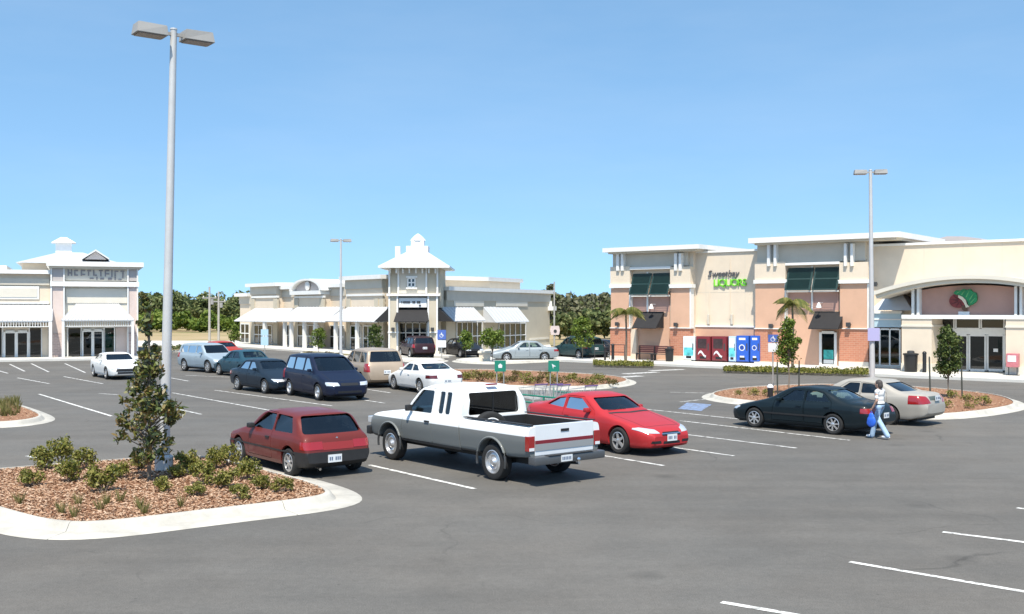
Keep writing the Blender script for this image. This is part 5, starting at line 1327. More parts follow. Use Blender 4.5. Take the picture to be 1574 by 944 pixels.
def sedan_shape(L, W, H, cowl, roof0, roof1, deck, hood=.72, dk=.95, nose=.62, tail=.80, belt=.86, tumble=.38, gc=.2, deck_tail=None):
    w = W / 2
    return Shape(L, [(0, nose - .14), (.03, nose), (.16, nose + .04), (cowl, belt + .10), (roof0, H - .03), ((roof0 + roof1) / 2, H), (roof1, H - .03), (deck, dk + .02), (L - .12, dk - .02), (L - .03, tail), (L, tail - .14)],
        [(0, nose - .10), (.25, nose - .02), (cowl, belt), (deck, belt + .035), (L - .1, dk - .09), (L, tail - .12)],
        [(0, w * .74), (.07, w * .83), (.25, w * .92), (.8, w * .985), (1.4, w), (L - 1.4, w), (L - .6, w * .965), (L - .15, w * .88), (L - .04, w * .82), (L, w * .74)],
        [(0, gc + .12), (.1, gc + .02), (.5, gc), (L - .6, gc), (L - .12, gc + .06), (L, gc + .18)], tumble)

def seams(x0, x1, y):
    "gaps round the bonnet"
    return [('bonnet_gap', 'top', [(x0, y - .08), (x1, y), (x1, y + .012), (x0, y - .068)], .5, 1.4, .002, M_rimdark, True), ('bonnet_gap', 'top', [(x0, 0), (x0 + .012, 0), (x0 + .012, y - .08), (x0, y - .08)], .5, 1.4, .002, M_rimdark, True)]
# ---- red hatchback
S_hat = Shape(3.99, [(0, .50), (.03, .63), (.16, .69), (1.08, .90), (1.80, 1.29), (2.3, 1.335), (3.0, 1.32), (3.38, 1.285), (3.80, .93), (3.90, .86), (3.96, .70), (3.99, .52)],
    [(0, .54), (.25, .66), (1.05, .835), (3.5, .865), (3.9, .80), (3.99, .50)],
    [(0, .62), (.07, .70), (.3, .79), (.9, .835), (1.5, .84), (2.9, .84), (3.5, .825), (3.84, .79), (3.95, .75), (3.99, .70)],
    [(0, .30), (.1, .22), (.5, .19), (3.5, .19), (3.88, .24), (3.99, .34)], .34)
red = paint('dark_red_paint', (0.14, 0.024, 0.020), .1, .38)
sp = dict(paint=red, glass=M_glassd, wb=2.50, ax=.80, r=.295, cab=(1.02, 3.62), wheel='seven',
    wins=[[(1.46, .895), (2.47, .895), (2.47, 1.25), (1.97, 1.25)], [(2.53, .895), (3.40, .905), (3.20, 1.235), (2.53, 1.25)]],
    screen=(1.0, 2.0, .95, 1.25, 2.2, -.3, .09), rearglass=(3.92, 3.2, .905, 1.255, 3.0, 4.4, .06),
    doors=[[(1.30, .30), (2.50, .30), (2.50, 1.27), (1.96, 1.27), (1.44, .92)]], mirror=(1.56, .90), mirror_mat=M_bumper, handle_mat=M_bumper,
    regions=[('rear_bumper', 'end', [(-1, .20), (1, .20), (1, .545), (-1, .545)], 3.58, 4.3, .012, M_bumper, False),
             ('front_bumper', 'end', [(-1, .20), (1, .20), (1, .47), (-1, .47)], -.3, .30, .012, M_bumper, False),
             ('tail_light', 'end', [(.36, .60), (.82, .60), (.82, .76), (.36, .76)], 3.78, 4.2, .008, M_tail, True),
             ('headlight', 'end', [(.34, .53), (.80, .53), (.80, .66), (.34, .66)], -.2, .20, .006, M_head, True),
             ('tail_panel', 'end', [(-.355, .585), (.355, .585), (.355, .735), (-.355, .735)], 3.8, 4.2, .005, mat('dull_red_panel', (.24, .02, .02), .5), False)],
    plates=[(4.004, .40, .10)])
sp['regions'] += seams(.22, 1.12, .60) + [('side_moulding', 'side', [(.30, .50), (3.70, .50), (3.70, .53), (.30, .53)], .5, 1.3, .007, M_bumper, True)]
hat = make_car('hatchback_car', S_hat, sp, 'dark red three-door hatchback with black bumpers beside the near planting island', 'car')
MB().tube([(-3.85, .45, .22), (-4.02, .45, .20)], .028, 10).build('exhaust', M_chrome, hat, smooth=40)
MB().lathe([(0, 0), (.035, 0), (.03, .012), (0, .014)], 12, 'x', Matrix.Translation((-3.905, 0, .80)) @ Matrix.Scale(-1, 4, (1, 0, 0))).build('badge', M_chrome, hat)
place(hat, (363, 710), (451, 734), sp, S_hat, 1)

# ---- red coupe
S_cpe = Shape(4.86, [(0, .46), (.03, .58), (.2, .66), (.6, .76), (1.45, .93), (2.30, 1.32), (2.75, 1.375), (3.2, 1.345), (4.22, 1.03), (4.72, 1.00), (4.83, .86), (4.86, .66)],
    [(0, .50), (.3, .62), (.8, .76), (1.5, .87), (3.9, .93), (4.7, .90), (4.86, .62)],
    [(0, .54), (.08, .66), (.3, .79), (.7, .855), (1.3, .885), (3.4, .885), (4.2, .86), (4.65, .79), (4.80, .73), (4.86, .62)],
    [(0, .28), (.08, .20), (.5, .17), (4.3, .18), (4.75, .27), (4.86, .40)], .42)
bred = paint('bright_red_paint', (0.42, 0.028, 0.032), .1, .3)
sp = dict(paint=bred, glass=M_glassc, wb=2.64, ax=.96, r=.325, cab=(1.35, 4.1), wheel='five', gap=.045,
    wins=[[(1.98, .945), (3.02, .97), (3.02, 1.25), (2.50, 1.25)], [(3.10, .975), (3.80, 1.02), (3.42, 1.205), (3.10, 1.24)]],
    screen=(1.35, 2.6, 1.0, 1.27, 2.7, -.3, .11), rearglass=(4.3, 3.1, 1.075, 1.27, 2.9, 5.2, .13),
    doors=[[(1.74, .30), (3.06, .30), (3.06, 1.285), (2.44, 1.285), (1.86, .95)]], mirror=(2.06, .95),
    regions=[('headlight', 'end', [(.36, .55), (.70, .57), (.86, .66), (.70, .685), (.42, .64)], -.2, .52, .006, M_head, True),
             ('grille', 'end', [(-.30, .50), (.30, .50), (.26, .58), (-.26, .58)], -.2, .16, .008, M_black, False),
             ('grille_bar', 'end', [(-.31, .53), (.31, .53), (.31, .552), (-.31, .552)], -.2, .16, .016, M_chrome, False),
             ('lower_grille', 'end', [(.34, .32), (.62, .32), (.60, .38), (.36, .38)], -.2, .25, .006, M_black, True),
             ('lower_grille', 'end', [(-.28, .30), (.28, .30), (.26, .36), (-.26, .36)], -.2, .2, .006, M_black, False),
             ('tail_light', 'end', [(.30, .72), (.82, .72), (.82, .88), (.30, .86)], 4.5, 5.1, .006, M_tail, True)],
    plates=[(-.016, .44, 0)], wipers=True)
sp['regions'] += seams(.34, 1.50, .62) + [('cowl', 'top', [(1.40, .0), (1.47, .0), (1.54, .66), (1.47, .66)], .8, 1.4, .003, M_bumper, True)]
cpe = make_car('coupe_car', S_cpe, sp, 'bright red two-door coupe with silver five-spoke wheels parked beside the pickup', 'car')
bx('wiper', M_black, cpe, -1.62, -1.60, -.6, .0, 1.005, 1.015)
# front right wheel visible at (950, 697); heading set by the neighbouring stall lines
_h = (G(1020, 716) - G(918, 699)); _h.z = 0; _h.normalize()
A_ = G(951, 698); B_ = A_ - _h * 2.64
cpe_mid = (A_ + B_) / 2; _left = Vector((-_h.y, _h.x, 0))
cpe.location = cpe_mid + _left * (.885 - .05) + _h * (.96 + 1.32); cpe.rotation_euler = (0, 0, math.atan2(_h.y, _h.x))

# ---- black sedan
S_blk = Shape(5.02, [(0, .50), (.03, .62), (.2, .69), (1.30, .96), (2.18, 1.37), (2.7, 1.415), (3.25, 1.385), (4.20, 1.03), (4.75, .985), (4.97, .86), (5.02, .66)],
    [(0, .52), (.35, .66), (1.3, .87), (3.9, .93), (4.7, .89), (5.02, .62)],
    [(0, .56), (.07, .68), (.3, .82), (.8, .90), (1.4, .93), (3.6, .93), (4.4, .90), (4.8, .82), (4.96, .74), (5.02, .62)],
    [(0, .30), (.1, .21), (.5, .18), (4.4, .19), (4.85, .28), (5.02, .42)], .40)
blk = paint('black_blue_paint', (0.006, 0.013, 0.017), .0, .3)
SED_W = [[(1.86, .94), (2.72, .965), (2.72, 1.285), (2.36, 1.285)], [(2.80, .968), (3.62, .985), (3.36, 1.22), (3.12, 1.275), (2.80, 1.285)]]
SED_D = [[(1.62, .32), (2.76, .32), (2.76, 1.32), (2.32, 1.32), (1.74, .94)], [(2.79, .32), (3.45, .32), (3.72, .70), (3.70, .98), (3.38, 1.26), (2.79, 1.32)]]
sp_sed = dict(paint=blk, glass=M_glassc, wb=2.76, ax=1.0, r=.32, cab=(1.2, 4.05), wheel='seven', wins=SED_W,
    screen=(1.2, 2.5, 1.01, 1.31, 2.5, -.3, .10), rearglass=(4.3, 3.0, 1.07, 1.31, 3.0, 5.4, .13), doors=SED_D, mirror=(1.92, .95),
    regions=[('tail_light', 'end', [(.40, .70), (.90, .70), (.90, .84), (.40, .86)], 4.62, 5.3, .006, M_tail, True),
             ('headlight', 'end', [(.34, .56), (.80, .57), (.84, .68), (.40, .66)], -.2, .42, .006, M_head, True),
             ('grille', 'end', [(-.28, .50), (.28, .50), (.25, .60), (-.25, .60)], -.2, .15, .006, M_black, False),
             ('rub_strip', 'side', [(1.35, .50), (3.55, .50), (3.55, .55), (1.35, .55)], .5, 1.3, .010, M_bumper, True)],
    plates=[(5.03, .62, 0)])
sp_sed['regions'] += seams(.34, 1.40, .66) + [('boot_gap', 'top', [(4.26, .0), (4.272, .0), (4.272, .66), (4.26, .66)], .8, 1.4, .002, M_rimdark, True), ('boot_gap', 'top', [(4.26, .655), (4.95, .60), (4.95, .612), (4.26, .667)], .8, 1.4, .002, M_rimdark, True)]
bk = make_car('sedan_car', S_blk, dict(sp_sed), 'black four-door sedan parked before the staked green tree', 'car')
place(bk, (1163, 657.5), (1277, 668), sp_sed, S_blk, 1, scale=.92)
# ---- beige sedan behind it
S_bei = Shape(4.95, [(0, .50), (.03, .62), (.2, .70), (1.28, .97), (2.1, 1.38), (2.7, 1.43), (3.3, 1.40), (4.18, 1.08), (4.72, 1.04), (4.91, .90), (4.95, .68)],
    [(0, .52), (.35, .66), (1.3, .88), (3.9, .95), (4.7, .93), (4.95, .64)],
    [(0, .56), (.07, .68), (.3, .80), (.8, .87), (1.4, .90), (3.6, .90), (4.4, .88), (4.75, .82), (4.90, .74), (4.95, .60)],
    [(0, .30), (.1, .21), (.5, .18), (4.4, .19), (4.85, .30), (4.95, .42)], .40)
bei = paint('champagne_paint', (0.40, 0.37, 0.32), .35, .32)
sp_b = dict(sp_sed); sp_b.update(paint=bei, glass=M_glassd, regions=[('tail_light', 'end', [(.42, .74), (.90, .70), (.90, .98), (.52, .95)], 4.40, 5.3, .006, M_tail, True),
    ('headlight', 'end', [(.34, .56), (.80, .57), (.84, .70), (.40, .68)], -.2, .45, .006, M_head, True), ('tail_trim', 'end', [(-.40, .82), (.40, .82), (.40, .94), (-.40, .94)], 4.5, 5.3, .006, mat('dark_green_grey_trim', (.08, .10, .09), .4), False)], plates=[(4.97, .88, 0)])
bg_ = make_car('sedan_car', S_bei, sp_b, 'champagne four-door sedan half hidden behind the walking person', 'car')
_hb = (G(1163, 657.5) - G(1277, 668)); _hb.z = 0; _hb.normalize()
_r = G(1366, 653); A2 = _r + _hb * 2.76 * .95
place(bg_, (CX + FPX * A2.x / A2.y, HY + FPX * CAM_H / A2.y), (1366, 653), sp_b, S_bei, 1, scale=.95)

# ---- minivans
def van_shape(L=4.75, W=1.93, H=1.74):
    w = W / 2
    return Shape(L, [(0, .56), (.03, .68), (.2, .76), (.95, 1.04), (2.0, 1.66), (2.5, H), (3.6, H), (4.30, H - .06), (4.60, 1.12), (4.68, 1.02), (4.73, .86), (L, .55)],
        [(0, .58), (.3, .76), (.95, .98), (2, 1.04), (4.5, 1.06), (4.68, .95), (L, .52)],
        [(0, .62), (.07, .74), (.3, .88), (.8, .95), (1.4, w), (3.8, w), (4.4, w * .975), (4.65, w * .93), (4.72, w * .88), (L, w * .8)],
        [(0, .30), (.1, .22), (.5, .2), (4.2, .21), (4.65, .28), (L, .38)], .26)
S_van = van_shape()
sp_van = dict(paint=paint('navy_paint', (0.008, 0.013, 0.034), .2, .3), glass=M_glassd, wb=2.88, ax=.95, r=.325, cab=(.95, 4.45), wheel='steel',
    wins=[[(1.55, 1.10), (2.42, 1.11), (2.42, 1.58), (2.12, 1.58)], [(2.50, 1.11), (3.42, 1.12), (3.42, 1.58), (2.50, 1.58)], [(3.50, 1.12), (4.36, 1.14), (4.22, 1.57), (3.50, 1.58)]],
    screen=(.9, 2.3, 1.12, 1.62, 2.5, -.3, .10), rearglass=(4.72, 4.1, 1.16, 1.62, 4.0, 5.2, .11), handle=.13,
    doors=[[(1.34, .34), (2.46, .34), (2.46, 1.62), (2.06, 1.62), (1.42, 1.10)]], mirror=(1.62, 1.10),
    regions=[('headlight', 'end', [(.42, .60), (.86, .60), (.90, .74), (.46, .72)], -.2, .34, .006, M_head, True), ('tail_light', 'end', [(.78, .72), (1, .72), (1, 1.10), (.80, 1.10)], 4.3, 5, .006, M_tail, True),
             ('grille', 'end', [(-.36, .60), (.36, .60), (.36, .70), (-.36, .70)], -.2, .2, .006, M_black, False), ('lower_grille', 'end', [(-.5, .32), (.5, .32), (.48, .40), (-.48, .40)], -.2, .2, .006, M_black, False)] + seams(.26, .98, .74),
    plates=[(4.765, .72, 0)])
v1 = make_car('minivan', S_van, sp_van, 'navy blue minivan facing the camera between the dark sedan and beige van', 'minivan')
place(v1, (492, 616.5), (442, 607.5), sp_van, S_van, -1)
sp_v2 = dict(sp_van); sp_v2.update(paint=paint('beige_gold_paint', (0.36, 0.29, 0.22), .35, .32))
v2 = make_car('minivan', S_van, sp_v2, 'beige gold minivan seen from behind, next to the white coupe', 'minivan')
place(v2, (520, 588), (562, 597), sp_v2, S_van, 1)

# ---- smaller, farther cars share shapes
S_sm = sedan_shape(4.5, 1.70, 1.40, 1.15, 1.95, 3.05, 3.75)
def small(name, label, col, front, rear, side, glass=M_glassc, S=S_sm, spx=None, metal=.2, wheel='seven', cat='car'):
    pt = paint('paint_' + label.replace(' ', '_')[:24], col, metal, .32)
    sp_ = dict(paint=pt, glass=glass, wb=2.6, ax=.90, r=.305, cab=(1.08, 3.75), wheel=wheel,
        wins=[[(1.66, .955), (2.42, .96), (2.42, 1.28), (2.10, 1.28)], [(2.50, .96), (3.30, .975), (3.00, 1.27), (2.50, 1.28)]],
        screen=(1.05, 2.3, 1.0, 1.30, 2.3, -.3, .10), rearglass=(3.9, 2.8, 1.02, 1.30, 2.8, 5, .12), doors=[[(1.45, .34), (2.46, .34), (2.46, 1.31), (2.06, 1.31), (1.56, .95)], [(2.49, .34), (3.05, .34), (3.36, .70), (3.36, .98), (3.02, 1.30), (2.49, 1.31)]], mirror=(1.70, .95),
        regions=[('headlight', 'end', [(.34, .53), (.74, .53), (.78, .64), (.38, .63)], -.2, .36, .006, M_head, True), ('grille', 'end', [(-.30, .50), (.30, .50), (.30, .60), (-.30, .60)], -.2, .16, .006, M_black, False),
                 ('tail_light', 'end', [(.36, .68), (.85, .68), (.85, .82), (.36, .82)], 4.15, 5, .006, M_tail, True), ('lower_grille', 'end', [(-.45, .30), (.45, .30), (.43, .38), (-.43, .38)], -.2, .2, .006, M_black, False)], plates=[(4.515, .62, 0)])
    if spx: sp_.update(spx)
    c = make_car(name, S, sp_, label, cat); place(c, front, rear, sp_, S, side); return c
small('sedan_car', 'dark blue grey sedan parked left of the navy minivan', (0.012, 0.022, 0.035), (404, 605), (367, 600), -1, M_glassc)
small('sedan_car', 'teal blue sedan second from the left in the far row', (0.02, 0.065, 0.095), (331, 576), (376, 581), 1)
S_wag = Shape(4.45, [(0, .58), (.03, .70), (.2, .80), (1.05, 1.02), (1.75, 1.54), (2.2, 1.62), (3.6, 1.61), (4.10, 1.55), (4.34, 1.06), (4.40, .9), (4.45, .6)],
    [(0, .60), (.3, .78), (1.0, .96), (4.2, 1.0), (4.38, .9), (4.45, .58)], [(0, .62), (.08, .74), (.3, .83), (.9, .87), (1.5, .88), (3.6, .88), (4.2, .85), (4.38, .8), (4.45, .7)], [(0, .36), (.1, .28), (.5, .26), (3.9, .26), (4.35, .34), (4.45, .45)], .26)
wag = dict(wb=2.62, ax=.88, r=.345, cab=(1.02, 4.15), wins=[[(1.46, 1.06), (2.20, 1.07), (2.20, 1.46), (1.86, 1.46)], [(2.28, 1.07), (3.12, 1.075), (3.12, 1.46), (2.28, 1.46)], [(3.20, 1.08), (3.98, 1.09), (3.86, 1.45), (3.20, 1.46)]],
    screen=(1.0, 2.0, 1.08, 1.50, 2.2, -.3, .09), rearglass=(4.42, 3.9, 1.10, 1.48, 3.8, 5, .10), doors=[[(1.32, .42), (2.24, .42), (2.24, 1.50), (1.80, 1.50), (1.40, 1.06)]], mirror=(1.52, 1.06), plates=[(4.462, .78, 0)],
    regions=[('headlight', 'end', [(.46, .62), (.80, .62), (.82, .76), (.50, .75)], -.2, .32, .006, M_head, True), ('grille', 'end', [(-.42, .62), (.42, .62), (.42, .75), (-.42, .75)], -.2, .18, .006, M_black, False), ('tail_light', 'end', [(.72, .80), (1, .80), (1, 1.05), (.74, 1.05)], 4.0, 5, .006, M_tail, True),
             ('front_bumper', 'end', [(-1, .3), (1, .3), (1, .54), (-1, .54)], -.3, .25, .012, M_bumper, False)])
small('wagon_car', 'silver blue compact wagon, leftmost of the far row', (0.30, 0.37, 0.42), (313, 573), (289, 571), -1, M_glassd, S_wag, wag, .4)
S_wht = Shape(4.5, [(0, .46), (.03, .58), (.2, .66), (1.25, .90), (2.05, 1.27), (2.5, 1.31), (2.95, 1.28), (3.85, .98), (4.35, .96), (4.46, .82), (4.5, .62)],
    [(0, .50), (.3, .62), (1.25, .83), (3.7, .88), (4.35, .86), (4.5, .6)], [(0, .56), (.08, .68), (.3, .79), (.8, .84), (1.4, .86), (3.3, .86), (4, .84), (4.3, .79), (4.45, .72), (4.5, .6)], [(0, .28), (.1, .20), (.5, .17), (4.0, .18), (4.4, .27), (4.5, .38)], .40)
wht = dict(wb=2.58, ax=.94, r=.305, cab=(1.2, 3.8), wins=[[(1.78, .915), (2.66, .925), (2.66, 1.20), (2.24, 1.20)], [(2.74, .93), (3.40, .95), (3.08, 1.17), (2.74, 1.20)]],
    screen=(1.15, 2.3, .95, 1.22, 2.4, -.3, .10), rearglass=(3.95, 2.8, 1.0, 1.22, 2.7, 5, .12), doors=[[(1.55, .3), (2.70, .3), (2.70, 1.235), (2.20, 1.235), (1.66, .92)]], mirror=(1.84, .92), plates=[(4.515, .55, 0)],
    regions=[('tail_light', 'end', [(.46, .66), (.85, .66), (.85, .80), (.46, .80)], 4.1, 5, .006, mat('smoked_lamp', (.10, .015, .015), .2, coat=1), True), ('headlight', 'end', [(.34, .52), (.74, .52), (.76, .60), (.36, .60)], -.2, .3, .006, M_head, True), ('lower_grille', 'end', [(-.5, .30), (.5, .30), (.48, .40), (-.48, .40)], -.2, .2, .006, M_black, False)])
small('coupe_car', 'white two-door coupe parked right of the beige van', (0.74, 0.74, 0.72), (600, 598), (651, 606), 1, M_glassc, S_wht, wht, 0)
wh2 = dict(wht); wh2['regions'] = wht['regions'] + [('grille', 'end', [(-.55, .42), (.55, .42), (.55, .56), (-.55, .56)], -.2, .2, .007, M_black, False)]
small('coupe_car', 'lone white car facing the camera before the left shops', (0.70, 0.70, 0.68), (164, 583.5), (143, 579), -1, M_glassd, S_wht, wh2, 0)
small('suv_car', 'dark maroon sport utility car before the tower', (0.030, 0.012, 0.016), (610, 548), (637, 552.5), 1, M_glassd, S_wag, wag, .2)
small('sedan_car', 'black sedan parked right of the tower', (0.012, 0.012, 0.014), (704, 549.5), (688, 548), -1, M_glassd)
small('sedan_car', 'silver grey sedan seen side on behind the middle island', (0.30, 0.34, 0.36), (778, 556.3), (838, 555.8), 1, M_glassc, metal=.4)
small('wagon_car', 'dark teal wagon behind the right end of the silver sedan', (0.02, 0.05, 0.055), (862, 551), (884, 552.5), 1, M_glassd, S_wag, wag)
small('sedan_car', 'low dark car half hidden at the liquor shop corner', (0.02, 0.022, 0.03), (903, 552), (922, 552.5), 1, M_glassd)
small('sedan_car', 'red car just showing behind the silver wagon', (0.40, 0.05, 0.03), (306, 555), (331, 557), 1, M_glassd)

# ---- two-tone pickup
def two_tone():
    m = paint('white_over_grey_paint', (0.75, 0.76, 0.76), 0, .35); nt = m.node_tree; p = nt.nodes['Principled BSDF']
    for l in list(nt.links):
        if l.to_socket == p.inputs['Base Color']: nt.links.remove(l)
    tc = nt.nodes.new('ShaderNodeTexCoord'); sx = nt.nodes.new('ShaderNodeSeparateXYZ'); nt.links.new(tc.outputs['Object'], sx.inputs[0])
    ad = nt.nodes.new('ShaderNodeMapRange'); nt.links.new(sx.outputs['Z'], ad.inputs[0])
    ad.inputs[1].default_value = .985; ad.inputs[2].default_value = .995
    a2 = nt.nodes.new('ShaderNodeMapRange'); nt.links.new(sx.outputs['Z'], a2.inputs[0]); a2.inputs[1].default_value = .555; a2.inputs[2].default_value = .56
    mx = nt.nodes.new('ShaderNodeMix'); mx.data_type = 'RGBA'; mx.inputs[6].default_value = (.165, .175, .17, 1); mx.inputs[7].default_value = (.80, .81, .80, 1); nt.links.new(ad.outputs[0], mx.inputs[0])
    m2 = nt.nodes.new('ShaderNodeMix'); m2.data_type = 'RGBA'; m2.inputs[6].default_value = (.05, .052, .054, 1); nt.links.new(mx.outputs[2], m2.inputs[7]); nt.links.new(a2.outputs[0], m2.inputs[0])
    nt.links.new(m2.outputs[2], p.inputs['Base Color']); return m
def pickup():
    tp = two_tone(); w = .985; xc = 3.60; L = 5.88; ax1 = .90; ax2 = 4.72; r = .375
    # the whole outline continues into the bed so the flanks run through
    S = Shape(xc, [(0, .92), (.04, 1.02), (.15, 1.07), (1.30, 1.17), (1.95, 1.76), (2.25, 1.83), (3.0, 1.84), (3.42, 1.81), (3.55, 1.66), (xc, 1.55)],
        [(0, .94), (.2, 1.02), (1.3, 1.12), (xc, 1.15)], [(0, .92), (.05, .955), (.2, .975), (.6, w), (xc, w)], [(0, .50), (.3, .47), (xc, .47)], .20, .03)
    root = empty('pickup_truck', (0, 0, 0), 0, 'white and grey extended cab pickup truck with open bed beside the red hatchback', 'pickup truck')
    sp_ = dict(paint=tp, glass=M_glassd, wb=9, ax=ax1, r=r)
    solid = S.loft(n=70)
    body = boolean(solid, S.loft(1.2, xc - .05, -.055, 40, zmin=.55), 'DIFFERENCE')
    cut = MB()
    for s in (1, -1): cut.lathe([(0, s * (w - .32)), (r + .085, s * (w - .32)), (r + .085, s * (w + .3)), (0, s * (w + .3))], 36, 'y', Matrix.Translation((-ax1, 0, r + .04)))
    bmesh.ops.recalc_face_normals(cut.bm, faces=cut.bm.faces)
    body = boolean(body, cut.mesh('c'), 'DIFFERENCE')
    wins = [rounded(q, .05) for q in ([(1.56, 1.20), (2.50, 1.20), (2.50, 1.70), (2.04, 1.70)], [(2.74, 1.22), (2.92, 1.22), (2.92, 1.70), (2.74, 1.70)], [(2.99, 1.22), (3.17, 1.22), (3.17, 1.70), (2.99, 1.70)])]
    cut = MB()
    for q in wins:
        for s in (1, -1): cut.prism(flip(q), 'y', s * .5, s * 1.4)
    body = boolean(body, cut.mesh('c'), 'DIFFERENCE'); cut = MB()
    hw = lambda z: .945 * w - .20 * (z - 1.13) - .10
    cut.prism(rounded([(-hw(1.22), 1.22), (hw(1.22), 1.22), (hw(1.73), 1.73), (-hw(1.73), 1.73)], .06), 'x', -2.4, .3)
    rw = rounded([(-.72, 1.22), (.72, 1.22), (.66, 1.70), (-.66, 1.70)], .07)
    body = boolean(body, cut.mesh('c'), 'DIFFERENCE'); cut = MB()
    cut.prism(rw, 'x', -3.2, -4.0)
    body = boolean(body, cut.mesh('c'), 'DIFFERENCE')
    dp = [(1.36, .55), (2.58, .55), (2.58, 1.75), (1.98, 1.75), (1.46, 1.20)]; dl = []
    for s in (1, -1):
        q = rounded(dp, .06)
        dm = boolean(body.copy(), MB().prism(flip(shrink(q, .006)), 'y', s * .45, s * 1.4).mesh('c'), 'INTERSECT')
        body = boolean(body, MB().prism(flip(shrink(q, -.006)), 'y', s * .45, s * 1.4).mesh('c'), 'DIFFERENCE'); dl.append((s, dm))
    link('cab', finish(body), tp, root)
    for s, dm in dl:
        d = link('door', finish(dm), tp, root); y = S.ysurf(2.42, 1.02); MB().box(-2.50, -2.33, s * y - .01, s * y + .03, 1.0, 1.04, bevel=.008).build('handle', M_bumper, d)
        link('window', side_pane(S, wins[0], s), M_glassc, d)
        link('window', side_pane(S, wins[1], s), M_glassd, root); link('window', side_pane(S, wins[2], s), M_glassd, root)
        y0 = S.ysurf(1.75, 1.2); mr = MB().box(-1.80, -1.72, min(s * (y0 + .03), s * (y0 + .19)), max(s * (y0 + .03), s * (y0 + .19)), 1.21, 1.35, bevel=.025); mr.tube([(-1.74, s * (y0 - .05), 1.2), (-1.76, s * (y0 + .12), 1.24)], .015, 6); mr.build('mirror', M_bumper, root, smooth=40)
    link('windscreen', end_pane(S, 1.2, 2.2, 1.20, 1.75, lambda z: hw(z) + .02), M_glassc, root)
    MB().prism(rw, 'x', -3.530, -3.535).build('rear_window', M_glassd, root)
    MB().box(-3.545, -3.525, -.012, .012, 1.22, 1.70).build('window_bar', M_black, root)
    MB().box(-3.52, -3.44, -.14, .14, 1.842, 1.875, bevel=.01).build('brake_light', M_tail, root)
    # bed: solid with flank section, hollowed
    B = Shape(L, [(0, 1.20), (L, 1.20)], [(0, 1.15), (L, 1.15)], [(0, w), (L - .5, w), (L, w - .015)], [(0, .47), (L - .7, .50), (L, .56)], .2, 0)
    bed = boolean(B.loft(xc + .03, L, n=36), MB().box(-L + .075, -xc - .10, -.80, .80, .66, 1.6).mesh('c'), 'DIFFERENCE')
    cut = MB()
    for s in (1, -1): cut.lathe([(0, s * (w - .28)), (r + .085, s * (w - .28)), (r + .085, s * (w + .3)), (0, s * (w + .3))], 36, 'y', Matrix.Translation((-ax2, 0, r + .04)))
    bmesh.ops.recalc_face_normals(cut.bm, faces=cut.bm.faces)
    bed = boolean(bed, cut.mesh('c'), 'DIFFERENCE')
    bed = boolean(bed, MB().box(-L - .1, -L + .08, -.80, .80, .58, 1.5).mesh('c'), 'DIFFERENCE')
    link('bed', finish(bed), tp, root)
    liner = M_bumper
    bx('bed_liner', liner, root, -L + .09, -xc - .12, -.795, .795, .662, .70)
    for s in (1, -1):
        bx('bed_liner', liner, root, -L + .09, -xc - .12, s * .782, s * .798, .70, 1.175)
        MB().box(-ax2 - .48, -ax2 + .48, min(s * .55, s * .78), max(s * .55, s * .78), .70, .92, bevel=.06).build('wheel_housing', liner, root)
        bx('bed_rail', liner, root, -L + .05, -xc - .06, s * .80, s * .90, 1.203, 1.222)
        # raised lips round the arches
        for ax in (ax1, ax2):
            pts = [(-ax + (r + .095) * math.cos(a), s * (w + .004), r + .04 + (r + .095) * math.sin(a)) for a in np.linspace(-.25, math.pi + .25, 22)]
            MB().tube(pts, .028, 6).build('wheel_arch_lip', tp, root, smooth=60)
    bx('bed_liner', liner, root, -xc - .125, -xc - .105, -.79, .79, .70, 1.17)
    # spare wheel standing at the front of the bed
    tyre, rim, bk_ = wheel_meshes(.36, .24, 'steel')
    sw = link('spare_wheel', tyre, M_tyre, root); sw.location = (-xc - .36, .40, .96); sw.rotation_euler = (0, 0, R(70)); link('rim', rim, None, sw)
    # tailgate with bands
    tg = MB().box(-L, -L + .06, -.795, .795, .60, 1.205, bevel=.012).build('tailgate', mat('white_tailgate', (.74, .76, .77), .35, coat=1, vary=.03), root)
    bx('tailgate_stripe', mat('dark_red_stripe', (.20, .015, .025), .4), tg, -L - .008, -L + .002, -.79, .79, .835, .905)
    bx('tailgate_trim', mat('silver_trim', (.45, .46, .46), .3, metal=.5), tg, -L - .010, -L + .002, -.79, .79, .70, .834)
    MB().box(-L - .012, -L, -.11, .11, 1.045, 1.10, bevel=.004).build('tailgate_handle', M_black, tg)
    for s in (1, -1):
        tl = MB().box(-L - .022, -L + .10, min(s * .815, s * .975), max(s * .815, s * .975), .70, 1.0, bevel=.012).build('tail_light', M_tail, root)
        bx('reversing_light', M_plate, tl, -L - .026, -L - .0, s * .83, s * .96, .71, .77)
        MB().box(-.02, .10, min(s * .60, s * .95), max(s * .60, s * .95), .80, .95, bevel=.015).build('headlight', M_head, root)
    # bumpers
    MB().box(-L - .20, -L + .03, -.95, .95, .44, .60, bevel=.03).build('rear_bumper', mat('dull_chrome_bumper', (.10, .105, .11), .35, metal=.3), root, smooth=40)
    MB().box(-L - .21, -L - .06, -.60, .60, .605, .615).build('bumper_step', M_bumper, root)
    p = bx('number_plate', M_plate, root, -L - .212, -L - .20, -.02, .28, .47, .60)
    for i in range(6): MB().box(-L - .216, -L - .212, .02 + i * .042, .045 + i * .042, .505, .565).build('plate_mark', M_platemark, p)
    MB().tube([(-L - .05, -.12, .40), (-L - .30, -.12, .42)], .03, 8).lathe([(0, .08), (.03, .07), (.04, .035), (.02, 0), (.02, -.03)], 10, m=Matrix.Translation((-L - .28, -.12, .46))).build('tow_hitch', M_chrome, root)
    MB().box(-.02, .14, -.97, .97, .52, .72, bevel=.03).build('front_bumper', M_bumper, root, smooth=40)
